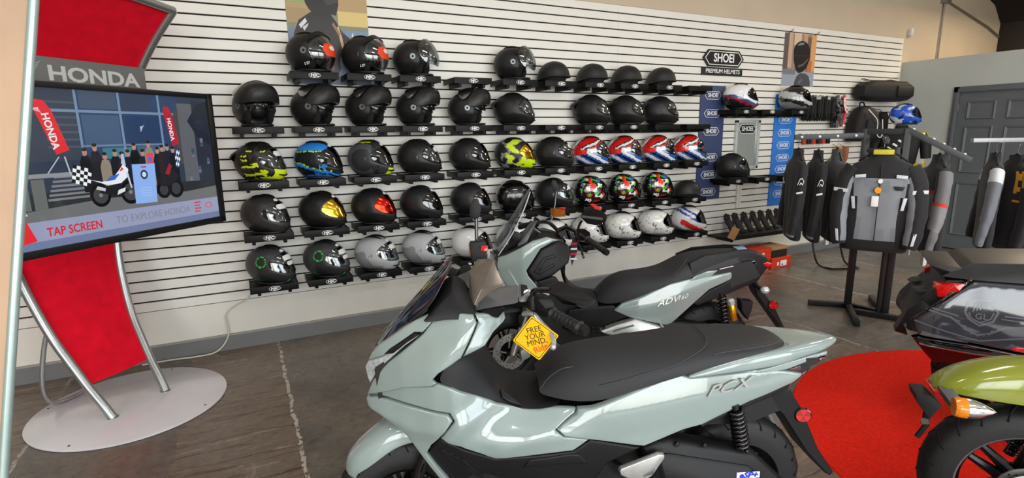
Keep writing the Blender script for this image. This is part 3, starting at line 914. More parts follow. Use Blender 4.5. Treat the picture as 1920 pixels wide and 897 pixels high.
# ================================================================ touch-screen kiosk
M_alutube = mat('kiosk_silver_tube', (176, 180, 182), 0.32, metal=0.85, var=0.04)
M_fabric = mat('red_fabric', (236, 12, 42), 0.8, var=0.10, scale=14, bump=0.4, bscale=700, spec=0.2)
M_disc = mat('kiosk_base_white', (222, 220, 224), 0.16, var=0.03, scale=5, coat=0.3)
M_header = mat('kiosk_header_grey', (116, 118, 117), 0.5, var=0.03)
M_bezel = mat('bezel_black', (20, 21, 24), 0.35, var=0.05)
M_screen = mat('screen_picture', attr='Col', rough=0.10, emit='attr', estr=0.55, coat=0.4)
M_lgray = mat('light_print', (212, 214, 212), 0.5, var=0.02)

def wing(mb, M, s=1.0):
    """a wing emblem of five swept feathers"""
    for i in range(5):
        y0 = 0.5 - i * 0.2; L_ = 1.0 - i * 0.17
        pts = []
        for j in range(9):
            t = j / 8; pts.append((t * L_, y0 + 0.38 * t * t * (1 - 0.06 * i)))
        low = [(p[0] * 0.97 + 0.0, p[1] - 0.13 * (1 - 0.85 * k / 8)) for k, p in enumerate(pts)]
        poly = pts + low[::-1]
        mb.prism([(a * s, b * s) for a, b in poly], 0, 0.002, 'Z', M)
    return mb

kx = empty('touchscreen_kiosk', (-0.67, -0.752, 0), math.atan2(0.727, 0.687))
tag(kx, 'red fabric kiosk with a large touch screen on silver tubes and round white base', 'kiosk')
MB().lathe([(0.001, 0.0), (0.50, 0.0), (0.508, 0.004), (0.508, 0.010), (0.500, 0.015), (0.001, 0.016)], 72, M=Matrix.Translation((0.0, 0.06, 0))).build('base_disc', M_disc, kx)
for a in (0.4, 2.0, 3.4, 4.9):
    MB().lathe([(0.006, 0.0158), (0.006, 0.0168), (0.0005, 0.0168)], 10, M=Matrix.Translation((0.47 * math.cos(a), 0.06 + 0.47 * math.sin(a), 0))).build('screw', M_hblack, kx)
KZ = [0.012, 0.10, 0.21, 0.34, 0.48, 0.65, 0.87, 1.15, 1.45, 1.75, 2.007, 2.19, 2.354]
KB = [0.0, 0.050, 0.123, 0.195, 0.267, 0.324, 0.371, 0.385, 0.36, 0.28, 0.152, 0.026, -0.124]
ksm = smoothpath([(0, b, z) for b, z in zip(KB, KZ)], 5)
for s in (1, -1):
    MB().tube([(s * (0.17 + 0.13 * p.z), p.y, p.z) for p in ksm], 0.024, 14).build('side_tube', M_alutube, kx)
    MB().lathe([(0.03, 0.014), (0.03, 0.02), (0.0005, 0.02)], 16, M=Matrix.Translation((s * 0.17, 0.002, 0))).build('tube_foot', M_alutube, kx)
MB().tube([(-0.476, -0.124, 2.354), (-0.2, -0.15, 2.372), (0.2, -0.15, 2.372), (0.476, -0.124, 2.354)], 0.024, 12).build('top_tube', M_alutube, kx)
rows = []
for p in ksm:
    if p.z < 0.20: continue
    w = 0.17 + 0.13 * p.z - 0.02
    rows.append([(w * q, p.y + 0.004 - 0.012 * (1 - q * q), p.z) for q in [-1 + k / 5 for k in range(11)]])
rows_b = [[(x, y + 0.006, z) for x, y, z in r] for r in rows]
fb = MB(); fb.grid(rows); fb.grid(rows_b)
fb.build('fabric_panel', M_fabric, kx, angle=180)
# bent steel foot behind the panel
MB().tube(smoothpath([(-0.16, 0.36, 0.62), (-0.20, 0.42, 0.40), (-0.22, 0.46, 0.16), (-0.18, 0.47, 0.05), (-0.08, 0.47, 0.03), (0.02, 0.47, 0.05), (0.06, 0.45, 0.16), (0.06, 0.40, 0.42), (0.05, 0.36, 0.62)], 5), 0.013, 10).build('rear_brace', M_alutube, kx)
# header bar
hd = MB().cbox(-0.36, 0.395, 0.070, 0.090, 1.88, 2.022, 0.004).build('header_bar', M_header, kx)
lettering('HONDA', 0.105, M_lgray, hd, axes((0.095, 0.0695, 1.938), (1, 0, 0), (0, 0, 1)), bold=0.0032, sx=1.28)
wing(MB(), axes((-0.238, 0.0695, 1.945), (1, 0, 0), (0, 0, 1)), 0.066).build('wing_emblem', M_lgray, hd)
# television
tv = empty('television', (0, -0.25, 0)); tv.parent = kx
tvb = MB()
tvb.cbox(-0.835, 0.555, 0.004, 0.055, 1.063, 1.866, 0.006)
tvb.build('housing', M_bezel, tv)
bz = MB()
for (x0, x1, z0, z1) in ((-0.835, 0.555, 1.063, 1.100), (-0.835, 0.555, 1.838, 1.866), (-0.835, -0.800, 1.063, 1.866), (0.515, 0.555, 1.063, 1.866)):
    bz.cbox(x0, x1, -0.008, 0.006, z0, z1, 0.002)
bz.build('bezel', M_bezel, tv)
MB().cbox(-0.2, 0.2, 0.05, 0.20, 1.3, 1.6, 0.01).build('wall_bracket', M_bezel, tv)
MB().cbox(-0.12, 0.12, 0.19, 0.62, 1.36, 1.54, 0.01).build('mount_arm', M_bezel, tv)
# picture shown on the screen: flat coloured shapes in thin layers
pic = MB(); _ly = [0.0035]
def shp(poly, c, step=0.000009):
    _ly[0] -= step
    pic.cur = srgb(*c); k = len(poly)
    pic.add([(x, _ly[0], z) for x, z in poly], [tuple(range(k))])
def rc(x0, x1, z0, z1, c): shp([(x0, z0), (x1, z0), (x1, z1), (x0, z1)], c)
rc(-0.80, 0.515, 1.10, 1.838, (70, 82, 104))
rc(-0.80, 0.515, 1.228, 1.838, (40, 50, 66))
rc(-0.80, -0.27, 1.50, 1.838, (48, 56, 70))
for k in range(7): rc(-0.42, -0.27, 1.56 + k * 0.035, 1.57 + k * 0.035, (64, 72, 86))
rc(-0.27, 0.30, 1.50, 1.838, (38, 56, 84))
rc(-0.25, -0.06, 1.56, 1.72, (56, 76, 104)); rc(-0.04, 0.17, 1.58, 1.72, (34, 52, 82)); rc(-0.25, -0.06, 1.75, 1.838, (58, 70, 90)); rc(-0.04, 0.12, 1.75, 1.83, (42, 54, 74))
rc(-0.17, 0.0, 1.50, 1.555, (54, 104, 120)); rc(0.02, 0.16, 1.49, 1.56, (60, 82, 104))
for x in (-0.272, -0.055, 0.175): rc(x, x + 0.013, 1.47, 1.838, (96, 118, 146))
rc(-0.44, 0.30, 1.730, 1.743, (98, 118, 144)); rc(-0.27, 0.18, 1.563, 1.572, (90, 110, 136))
rc(0.30, 0.40, 1.25, 1.80, (78, 82, 88)); rc(0.40, 0.515, 1.30, 1.82, (34, 40, 52)); rc(0.27, 0.30, 1.45, 1.76, (60, 62, 60))
shp([(0.36, 1.70), (0.44, 1.80), (0.515, 1.82), (0.515, 1.55), (0.42, 1.60)], (26, 32, 42))
for k in range(14): rc(0.33 + (k % 5) * 0.035, 0.35 + (k % 5) * 0.035, 1.32 + (k * 37 % 23) * 0.012, 1.345 + (k * 37 % 23) * 0.012, [(60, 74, 100), (94, 100, 112), (50, 60, 84)][k % 3])
# ground, steps, railing
rc(-0.80, 0.515, 1.228, 1.30, (92, 94, 96)); shp([(-0.80, 1.26), (-0.2, 1.30), (0.3, 1.285), (0.515, 1.30), (0.515, 1.34), (-0.80, 1.36)], (36, 38, 42))
for k in range(6): rc(-0.46 + k * 0.008, -0.27, 1.315 + k * 0.021, 1.326 + k * 0.021, (104, 108, 112))
for k in range(5): rc(-0.80 + 0.07 * k, -0.745 + 0.07 * k, 1.28, 1.42, (88, 92, 90))
rc(-0.80, -0.27, 1.425, 1.445, (120, 126, 132))
for (a, b, c, d) in ((-0.445, 1.445, -0.385, 1.52), (-0.385, 1.52, -0.36, 1.52), (-0.36, 1.52, -0.345, 1.43)):
    shp([(a, b), (c, d), (c + 0.007, d), (a + 0.007, b)], (150, 160, 170))
# feather banners
def feather(x, z, w, h, lean, c):
    L_ = []; R_ = []
    for k in range(10):
        t = k / 9; ww = w * (math.sin(PI * min(1, t * 1.15 + 0.12)) ** 0.5 if t > 0.6 else 1.0)
        L_.append((x + lean * t - ww / 2 - 0.3 * w * t * t * (1 if lean > 0 else -1), z - h * (1 - t) + h)); R_.append((x + lean * t + ww / 2, z + h * t))
    shp([(x + lean - w * .1, z), (x + lean + w, z + 0.02), (x + w * 0.9, z + h * .8), (x + w * 0.4, z + h * 0.98), (x - w * .3, z + h), (x - w * .5, z + h * .85)], c)
feather(-0.43, 1.53, 0.055, 0.255, 0.045, (190, 36, 44)); feather(0.225, 1.55, 0.04, 0.23, 0.02, (150, 30, 46))
# people standing behind the motorcycle: dark clothing and faces
prs = [(-0.262, 1.555), (-0.21, 1.575), (-0.165, 1.53), (-0.11, 1.545), (-0.075, 1.53), (-0.04, 1.54), (0.0, 1.575), (0.045, 1.54), (0.085, 1.585), (0.135, 1.55), (0.165, 1.56), (0.20, 1.565), (0.235, 1.55)]
for i, (x, z) in enumerate(prs):
    w = 0.028
    shp([(x - w, 1.34), (x + w, 1.34), (x + w * 1.05, z - 0.07), (x + w * .6, z - 0.035), (x - w * .6, z - 0.035), (x - w * 1.05, z - 0.07)], [(20, 22, 28), (30, 30, 36), (120, 112, 100), (24, 26, 34), (40, 30, 34), (26, 30, 44)][i % 6])
    shp(ngon(x, z - 0.018, 0.012, 0.018, 12), (150, 116, 104)); shp(ngon(x, z - 0.004, 0.0125, 0.009, 10), (36, 30, 30))
rc(0.066, 0.105, 1.46, 1.52, (190, 60, 70)); rc(0.075, 0.095, 1.47, 1.50, (70, 90, 190))
# white adventure motorcycle
for cx, r in ((-0.215, 0.052), (-0.055, 0.056)):
    shp(ngon(cx, 1.318, r, r * 1.15, 20), (16, 16, 18)); shp(ngon(cx, 1.318, r * .72, r * .82, 20), (56, 58, 62)); shp(ngon(cx, 1.318, r * .2, r * .2, 10), (110, 110, 104))
shp([(-0.22, 1.33), (-0.20, 1.36), (-0.13, 1.365), (-0.06, 1.33), (-0.11, 1.30)], (26, 28, 32))
shp([(-0.255, 1.40), (-0.20, 1.385), (-0.15, 1.39), (-0.10, 1.44), (-0.075, 1.47), (-0.05, 1.44), (-0.06, 1.40), (-0.10, 1.37), (-0.17, 1.365)], (196, 202, 214))
shp([(-0.18, 1.385), (-0.13, 1.39), (-0.10, 1.42), (-0.15, 1.41)], (52, 84, 168)); shp([(-0.10, 1.43), (-0.085, 1.455), (-0.075, 1.44)], (190, 40, 44))
shp([(-0.085, 1.47), (-0.075, 1.525), (-0.065, 1.52), (-0.06, 1.46)], (150, 170, 190)); shp([(-0.065, 1.42), (-0.05, 1.34), (-0.042, 1.34), (-0.055, 1.43)], (170, 176, 186))
shp([(-0.235, 1.35), (-0.19, 1.335), (-0.185, 1.35), (-0.225, 1.365)], (170, 172, 176)); shp([(-0.13, 1.31), (-0.085, 1.325), (-0.08, 1.345), (-0.12, 1.335)], (190, 194, 200))
# chequered flag
for i in range(5):
    for j in range(5): 
        x = -0.345 + 0.017 * i + 0.004 * j; z = 1.395 + 0.017 * j - 0.006 * i
        shp([(x, z), (x + 0.017, z - 0.006), (x + 0.021, z + 0.011), (x + 0.004, z + 0.017)], (205, 208, 212) if (i + j) % 2 else (22, 24, 30))
for i in range(3):
    for j in range(5):
        x = 0.245 + 0.011 * i; z = 1.42 + 0.018 * j + 0.012 * i
        shp([(x, z), (x + 0.011, z + 0.012), (x + 0.011, z + 0.03), (x, z + 0.018)], (190, 200, 215) if (i + j) % 2 else (30, 40, 70))
# red and dark machines to the side of the sign
for cx, r in ((0.145, 0.045), (0.225, 0.05)): shp(ngon(cx, 1.31, r, r * 1.1, 16), (18, 18, 20)); shp(ngon(cx, 1.31, r * .6, r * .7, 14), (50, 52, 58))
shp([(0.11, 1.36), (0.15, 1.41), (0.22, 1.42), (0.255, 1.38), (0.20, 1.33), (0.14, 1.33)], (30, 30, 34)); shp([(0.165, 1.40), (0.20, 1.46), (0.215, 1.44), (0.19, 1.39)], (130, 30, 40))
# standing sign board
shp([(-0.035, 1.25), (0.094, 1.246), (0.108, 1.462), (-0.028, 1.464)], (120, 152, 206)); shp(ngon(0.036, 1.405, 0.022, 0.026, 18), (52, 56, 74)); shp(ngon(0.036, 1.405, 0.012, 0.014, 14), (170, 190, 220))
rc(0.022, 0.054, 1.443, 1.450, (170, 40, 60))
for k in range(4): rc(0.0, 0.07, 1.33 - k * 0.014, 1.333 - k * 0.014, (150, 176, 218))
# caption band
rc(-0.80, 0.515, 1.10, 1.228, (128, 134, 160)); rc(-0.80, 0.515, 1.10, 1.136, (96, 106, 138))
shp([(-0.80, 1.10), (-0.535, 1.14), (-0.575, 1.26), (-0.80, 1.33)], (196, 36, 44)); shp([(-0.80, 1.33), (-0.575, 1.26), (-0.555, 1.26), (-0.60, 1.34), (-0.80, 1.42)], (176, 180, 196))
for k in range(4): rc(0.335, 0.375 + 0.008 * (k % 2), 1.152 + k * 0.018, 1.160 + k * 0.018, (168, 60, 78))
for k in range(12):
    a0 = 2 * PI * k / 12; a1 = 2 * PI * (k + 1) / 12
    shp([(0.44 + 0.026 * math.cos(a0), 1.185 + 0.018 * math.sin(a0)), (0.44 + 0.026 * math.cos(a1), 1.185 + 0.018 * math.sin(a1)), (0.44 + 0.020 * math.cos(a1), 1.185 + 0.013 * math.sin(a1)), (0.44 + 0.020 * math.cos(a0), 1.185 + 0.013 * math.sin(a0))], (186, 64, 80))
sc_o = pic.build('screen', M_screen, tv, angle=180, recalc=False)
M_redtx = mat('screen_red_letters', (186, 22, 44), 0.4, emit=(186, 22, 44), estr=0.45)
M_grytx = mat('screen_grey_letters', (118, 116, 128), 0.4, emit=(110, 108, 120), estr=0.4)
M_whtx = mat('screen_white_letters', (220, 220, 226), 0.4, emit=(220, 220, 226), estr=0.3)
FX = lambda x, z: axes((x, -0.0005, z), (1, 0, 0), (0, 0, 1))
lettering('TAP SCREEN', 0.058, M_redtx, sc_o, FX(-0.362, 1.171), ext=0.0001, bold=0.0008, sx=0.80)
lettering('TO EXPLORE HONDA', 0.058, M_grytx, sc_o, FX(0.07, 1.178), ext=0.0001, bold=-0.0008, sx=0.80)
me_ = axes((-0.402, -0.0005, 1.64), (0.16, 0, -0.98), (0.98, 0, 0.16)); lettering('HONDA', 0.045, M_whtx, sc_o, me_, ext=0.0001, bold=0.0012)
me_ = axes((0.237, -0.0005, 1.65), (0.08, 0, -0.99), (0.99, 0, 0.08)); lettering('HONDA', 0.034, M_whtx, sc_o, me_, ext=0.0001, bold=0.0009)
wing(MB(), axes((-0.455, -0.0003, 1.745), (0.16, 0, -0.98), (0.98, 0, 0.16)) @ Matrix.Scale(0.035, 4), 1.0).build('wing_print', M_whtx, sc_o)
wing(MB(), FX(0.05, 1.65) @ Matrix.Scale(0.03, 4), 1.0).build('wing_print', M_whtx, sc_o)

# ================================================================ leaning sign frame at the picture's edge
M_post = mat('sign_frame_tube', (178, 198, 194), 0.28, metal=0.55, var=0.04)
M_peach = mat('copper_sheet', (208, 176, 150), 0.45, metal=0.3, var=0.16, scale=2.2)
Pt = Vector((-0.4015, -2.708, 1.934)); Pb = Vector((-0.604, -2.81, 0.766))
d_ = (Pb - Pt); bot = Pt + d_ * ((0.02 - Pt.z) / d_.z); top = Pt + d_ * ((2.35 - Pt.z) / d_.z)
sgn = empty('leaning_sign', tuple(bot))
tag(sgn, 'copper coloured sheet sign in a leaning silver tube frame, cut by the picture edge', 'sign')
lo = Vector((0, 0, 0)); hi = top - bot; lv = Vector((-0.80, 0.36, 0)).normalized()
side = lv * 0.55
MB().tube([lo, hi], 0.0112, 14).build('frame_tube', M_post, sgn)
MB().tube([lo + side - Vector((0, 0, 0)), hi + side * 1.5], 0.0112, 14).build('frame_tube', M_post, sgn)
MB().tube([hi, hi + side * 1.5], 0.0112, 14).build('frame_tube', M_post, sgn)
MB().tube([lo, lo + side], 0.0112, 14).build('frame_tube', M_post, sgn)
nv = Vector((0.36, 0.80, 0)).normalized()
pn = MB(); q = [lo + nv * .0, lo + side, hi + side * 1.5, hi]
pn.add([p - nv * 0.004 for p in q] + [p + nv * 0.004 for p in q], [(0, 1, 2, 3), (7, 6, 5, 4), (0, 4, 5, 1), (1, 5, 6, 2), (2, 6, 7, 3), (3, 7, 4, 0)])
pn.build('sheet', M_peach, sgn)
for t in (0.22, 0.52, 0.815):
    p = hi * t + lv * 0.03
    MB().lathe([(0.007, 0), (0.007, 0.010), (0.004, 0.014), (0.0005, 0.014)], 10, 'Z', axes(p - nv * 0.002, lv, (0, 0, 1))).build('screw', M_metalgrey, sgn)
# white power cord from the bottom shelf to the floor
cp = smoothpath([(0.005, -0.045, 0.46), (-0.03, -0.035, 0.385), (-0.126, -0.03, 0.337), (-0.19, -0.03, 0.275), (-0.185, -0.035, 0.154), (-0.215, -0.045, 0.07), (-0.29, -0.06, 0.010), (-0.42, -0.08, 0.008), (-0.56, -0.06, 0.008), (-0.75, -0.06, 0.008)], 8)
tag(MB().tube(cp, 0.006, 8).build('power_cord', mat('cord_white', (205, 200, 186), 0.5)), 'white power cord hanging from the bottom shelf down to the floor', 'cord')
# ================================================================ scooters: side-view outlines (forward, height) in metres
PCX = {
  'brow': [(1.407, 0.839), (1.395, 0.863), (1.363, 0.904), (1.27, 0.975), (1.23, 1.001), (1.177, 1.025), (1.164, 1.012), (1.182, 0.988), (1.206, 0.962), (1.235, 0.96), (1.323, 0.894), (1.346, 0.869)],
  'headlight': [(1.423, 0.811), (1.406, 0.835), (1.343, 0.869), (1.323, 0.893), (1.236, 0.957), (1.207, 0.958), (1.271, 0.909), (1.335, 0.847), (1.372, 0.807), (1.398, 0.763), (1.407, 0.748), (1.416, 0.769)],
  'front_cowl': [(1.405, 0.745), (1.398, 0.759), (1.373, 0.801), (1.335, 0.843), (1.207, 0.957), (1.187, 0.983), (1.164, 1.01), (1.175, 1.023), (1.087, 1.027), (1.039, 1.019), (1.029, 0.996), (1.038, 0.973), (1.082, 0.888), (1.158, 0.837), (1.177, 0.815), (1.163, 0.802), (1.183, 0.791), (1.28, 0.775), (1.388, 0.728), (1.419, 0.711)],
  'inner_shield': [(1.035, 1.019), (1.002, 1.017), (0.936, 1.012), (0.932, 0.993), (0.939, 0.983), (0.975, 0.955), (1.003, 0.918), (1.079, 0.888), (1.035, 0.972), (1.025, 0.996)],
  'leg_shield': [(1.419, 0.706), (1.388, 0.726), (1.281, 0.772), (1.183, 0.789), (1.163, 0.8), (1.111, 0.785), (1.032, 0.74), (0.966, 0.704), (0.921, 0.69), (0.879, 0.677), (0.821, 0.672), (0.785, 0.676), (0.698, 0.678), (0.705, 0.662), (0.775, 0.618), (0.747, 0.594), (0.657, 0.577), (0.713, 0.537), (0.959, 0.524), (0.978, 0.522), (0.999, 0.528), (1.16, 0.607), (1.111, 0.675), (1.126, 0.699), (1.343, 0.721), (1.382, 0.719)],
  'v_panel': [(1.419, 0.704), (1.382, 0.716), (1.345, 0.716), (1.13, 0.696), (1.115, 0.676), (1.167, 0.603), (1.191, 0.575), (1.21, 0.536), (1.144, 0.428), (1.114, 0.351), (1.142, 0.349), (1.172, 0.425), (1.274, 0.589), (1.312, 0.624), (1.36, 0.649), (1.417, 0.67), (1.424, 0.695)],
  'under_cowl': [(1.166, 0.601), (0.999, 0.525), (0.978, 0.518), (0.959, 0.52), (0.712, 0.534), (0.653, 0.575), (0.471, 0.53), (0.593, 0.474), (0.625, 0.412), (0.64, 0.248), (1.036, 0.274), (1.134, 0.429), (1.206, 0.535)],
  'tread_insert': [(0.889, 0.479), (0.865, 0.514), (0.73, 0.527), (0.69, 0.524), (0.657, 0.481), (0.774, 0.485)],
  'side_panel': [(0.695, 0.679), (0.648, 0.687), (0.505, 0.736), (0.366, 0.776), (0.337, 0.781), (0.302, 0.769), (0.131, 0.771), (0.018, 0.773), (-0.074, 0.755), (-0.134, 0.74), (-0.132, 0.727), (-0.099, 0.708), (0.078, 0.658), (0.254, 0.593), (0.322, 0.582), (0.465, 0.535), (0.652, 0.575), (0.743, 0.594), (0.771, 0.618), (0.701, 0.663)],
  'under_rail': [(0.135, 0.773), (0.024, 0.777), (-0.173, 0.803), (-0.243, 0.807), (-0.241, 0.791), (-0.201, 0.788), (-0.074, 0.761), (0.014, 0.759), (0.048, 0.761)],
  'taillight': [(-0.073, 0.759), (-0.242, 0.786), (-0.237, 0.779), (-0.198, 0.763), (-0.139, 0.743), (-0.101, 0.747)],
  'taillight_lower': [(-0.14, 0.731), (-0.18, 0.747), (-0.173, 0.731), (-0.101, 0.691), (-0.09, 0.685), (-0.095, 0.7)],
  'under_tail': [(-0.1, 0.705), (-0.091, 0.681), (0.002, 0.652), (0.124, 0.621), (0.253, 0.577), (0.258, 0.59), (0.078, 0.655)],
  'seat_lower': [(0.808, 0.698), (0.8, 0.682), (0.776, 0.676), (0.666, 0.687), (0.404, 0.773), (0.283, 0.794), (0.2, 0.818), (0.111, 0.829), (-0.019, 0.841)],
  'seat_stitch_r': [(0.808, 0.698), (0.795, 0.721), (0.759, 0.778), (0.714, 0.825)],
  'peg': [(0.56, 0.468), (0.556, 0.478), (0.426, 0.525), (0.403, 0.522), (0.404, 0.509), (0.444, 0.445), (0.489, 0.414), (0.528, 0.438), (0.556, 0.454)],
  'engine_cover': [(0.464, 0.516), (0.414, 0.537), (0.367, 0.54), (0.057, 0.47), (0.034, 0.449), (-0.089, 0.327), (-0.116, 0.282), (-0.131, 0.199), (0.163, 0.194), (0.408, 0.297), (0.454, 0.437)],
  'emblem': [(0.262, 0.72), (0.082, 0.742)],
}
ADV = {
  'side_panel': [(0.647, 0.537), (0.597, 0.581), (0.475, 0.622), (0.307, 0.696), (0.197, 0.718), (0.0, 0.739), (-0.176, 0.767), (-0.166, 0.738), (0.058, 0.647), (0.124, 0.589), (0.284, 0.446), (0.313, 0.433), (0.336, 0.435), (0.552, 0.493)],
  'side_accent': [(0.197, 0.705), (0.115, 0.765), (0.001, 0.767), (0.068, 0.715)],
  'tail': [(0.189, 0.815), (0.092, 0.859), (-0.112, 0.881), (-0.198, 0.877), (-0.308, 0.828), (-0.348, 0.796), (-0.336, 0.766), (-0.3, 0.722), (-0.27, 0.678), (-0.071, 0.61), (0.129, 0.548), (0.156, 0.565), (0.056, 0.644), (-0.168, 0.735), (-0.18, 0.769), (-0.235, 0.795), (-0.241, 0.811), (0.001, 0.772), (0.115, 0.768), (0.171, 0.723)],
  'taillight': [(-0.29, 0.791), (-0.322, 0.8), (-0.353, 0.789), (-0.336, 0.762), (-0.304, 0.771)],
  'floor_silver': [(0.73, 0.418), (0.63, 0.457), (0.523, 0.488), (0.373, 0.439), (0.343, 0.428), (0.4, 0.377), (0.495, 0.355), (0.534, 0.396), (0.57, 0.406), (0.664, 0.39), (0.715, 0.404)],
  'floor_black': [(0.92, 0.538), (0.812, 0.552), (0.647, 0.565), (0.556, 0.491), (0.73, 0.423), (0.851, 0.363), (0.953, 0.406)],
  'cowl': [(1.353, 0.809), (1.348, 0.864), (1.296, 0.886), (1.211, 0.933), (1.139, 0.974), (1.054, 0.995), (0.968, 0.97), (1.019, 0.964), (1.091, 0.927), (1.176, 0.797), (1.165, 0.765), (1.121, 0.711), (1.1, 0.668), (1.085, 0.614), (1.186, 0.607), (1.299, 0.681)],
  'pocket': [(1.171, 0.796), (1.089, 0.923), (0.99, 0.965), (0.928, 0.943), (0.906, 0.908), (0.922, 0.832), (1.021, 0.76), (1.121, 0.729), (1.155, 0.766)],
  'pocket_low': [(1.121, 0.728), (1.021, 0.758), (0.999, 0.752), (0.977, 0.721), (0.941, 0.704), (1.042, 0.665), (1.093, 0.69)],
  'emblem': [(0.372, 0.58), (0.221, 0.614)],
  'screen_left': [(1.143, 1.267), (1.179, 1.155), (1.273, 1.028), (1.347, 0.868)],
}
def W_pcx(u, z):
    b = interp(u, [-.32, -.2, 0, .25, .5, .75, .95, 1.08, 1.18, 1.28, 1.36, 1.43], [.05, .085, .13, .17, .195, .20, .21, .215, .19, .145, .10, .05])
    zc = interp(u, [-.3, 0, .4, .8, 1.0, 1.4], [.72, .66, .56, .58, .70, .72])
    waist = .065 * sstep(.60, .80, u) * (1 - sstep(.98, 1.12, u)) * sstep(.58, .72, z) * (1 - sstep(.84, .92, z))
    return b * (1 - .32 * min(1.2, ((z - zc) / .32) ** 2)) - waist
def W_adv(u, z):
    b = interp(u, [-.32, -.2, 0, .25, .5, .75, .95, 1.08, 1.2, 1.3, 1.4, 1.45], [.06, .09, .13, .17, .19, .18, .18, .20, .20, .16, .11, .06])
    zc = interp(u, [-.3, 0, .4, .8, 1.0, 1.4], [.74, .64, .50, .52, .72, .76])
    return b * (1 - .30 * min(1.2, ((z - zc) / .34) ** 2))

def seg_dist(p, a, b):
    ax, ay = a; bx, by = b; dx, dy = bx - ax, by - ay
    L2 = dx * dx + dy * dy
    t = 0 if L2 == 0 else max(0, min(1, ((p[0] - ax) * dx + (p[1] - ay) * dy) / L2))
    return math.hypot(p[0] - ax - t * dx, p[1] - ay - t * dy)
def inside(p, poly):
    c = False; k = len(poly)
    for i in range(k):
        (x1, y1), (x2, y2) = poly[i], poly[(i + 1) % k]
        if (y1 > p[1]) != (y2 > p[1]) and p[0] < (x2 - x1) * (p[1] - y1) / (y2 - y1) + x1: c = not c
    return c
def panel_mesh(name, poly, W, m, off=0.0, thick=0.012, roll=0.006, res=0.014, gap=0.0012, side=1, creases=()):
    """skin panel: outline in side view draped over the body half-width W, rolled edges, real thickness"""
    poly = inset_poly(poly, gap)
    # refine the outline
    ring = []
    k = len(poly)
    for i in range(k):
        a, b = poly[i], poly[(i + 1) % k]; n = max(1, int(math.dist(a, b) / res))
        for j in range(n): ring.append((lerp(a[0], b[0], j / n), lerp(a[1], b[1], j / n)))
    inner = (inset_poly(ring, roll * 0.25) + inset_poly(ring, roll * 0.6) + inset_poly(ring, roll * 1.05)) if roll else []
    pts = list(ring)
    us = [p[0] for p in poly]; zs = [p[1] for p in poly]
    def near(p): return min(seg_dist(p, poly[i], poly[(i + 1) % k]) for i in range(k))
    for p in inner:
        if inside(p, poly) and near(p) > roll * 0.2: pts.append(p)
    u = min(us) + res * .5; row = 0
    while u < max(us):
        z = min(zs) + res * (.5 if row % 2 else 1.0)
        while z < max(zs):
            if inside((u, z), poly) and near((u, z)) > roll * 1.05 + res * .45: pts.append((u, z))
            z += res
        u += res * .87; row += 1
    nr = len(ring)
    vs, es, fs, _, _, _ = delaunay_2d_cdt([Vector(p) for p in pts], [(i, (i + 1) % nr) for i in range(nr)], [], 1, 1e-6)
    fs = [f for f in fs if inside(tuple(sum((vs[i] for i in f), Vector((0, 0))) / len(f)), poly)]
    out = []
    for v in vs:
        d = near((v.x, v.y)); w = W(v.x, v.y) + off
        if roll and d < roll: w -= roll * 0.8 * (1 - math.sqrt(max(0, 1 - (1 - d / roll) ** 2)))
        for (line, amp, wid) in creases:
            dd = min(seg_dist((v.x, v.y), line[i], line[i + 1]) for i in range(len(line) - 1))
            if dd < wid: w += amp * (1 - dd / wid)
        out.append((v.x, side * w, v.y))
    n0 = len(out); cnt = {}
    for f in fs:
        for i in range(len(f)):
            a, b = f[i], f[(i + 1) % len(f)]; key = (min(a, b), max(a, b)); cnt[key] = cnt.get(key, 0) + 1
    mb = MB(); mb.add(out + [(p[0], p[1] - side * thick, p[2]) for p in out], [tuple(f) for f in fs])
    for (a, b), c in cnt.items():
        if c == 1: mb.f.append((a, b, b + n0, a + n0)); mb.c.append(None)
    return mb.mesh(name, m, 42)
def panel(name, poly, W, m, parent, both=True, **kw):
    o = link(name, panel_mesh(name, poly, W, m, side=1, **kw), parent)
    if both: link(name, panel_mesh(name, poly, W, m, side=-1, **kw), parent)
    return o
def loft(name, st, m, parent, sub=2, solid=0.0, angle=60, mirror=True, **kw):
    """stations of half cross-sections (x, y>=0, z), mirrored over y=0"""
    rows = []
    for s in st:
        s = [tuple(p) for p in s]
        if mirror:
            left = [(x, -y, z) for x, y, z in reversed(s)]
            if abs(s[0][1]) < 1e-6: left = left[:-1]
            rows.append(left + s)
        else: rows.append(s)
    mb = MB().grid(rows)
    o = mb.build(name, m, parent, angle=angle, **kw)
    if solid:
        md = o.modifiers.new('thickness', 'SOLIDIFY'); md.thickness = solid; md.offset = -1
    if sub:
        md = o.modifiers.new('smooth', 'SUBSURF'); md.levels = sub; md.render_levels = sub
    return o
def sec(u, pts): return [(u, w, z) for w, z in pts]
def hull(name, pts, m, parent, bev=0.004, angle=25, **kw):
    bm = bmesh.new()
    for p in pts: bm.verts.new(p)
    r = bmesh.ops.convex_hull(bm, input=list(bm.verts))
    junk = [g for g in set(r['geom_interior'] + r['geom_unused']) if isinstance(g, bmesh.types.BMVert) and g.is_valid]
    bmesh.ops.delete(bm, geom=junk, context='VERTS')
    bmesh.ops.dissolve_limit(bm, angle_limit=math.radians(4), verts=bm.verts, edges=bm.edges)
    if bev: bmesh.ops.bevel(bm, geom=list(bm.edges), offset=bev, segments=2, profile=0.6, affect='EDGES', clamp_overlap=True)
    bm.verts.index_update()
    mb = MB(); mb.add([v.co[:] for v in bm.verts], [[v.index for v in f.verts] for f in bm.faces]); bm.free()
    return mb.build(name, m, parent, angle=angle, **kw)
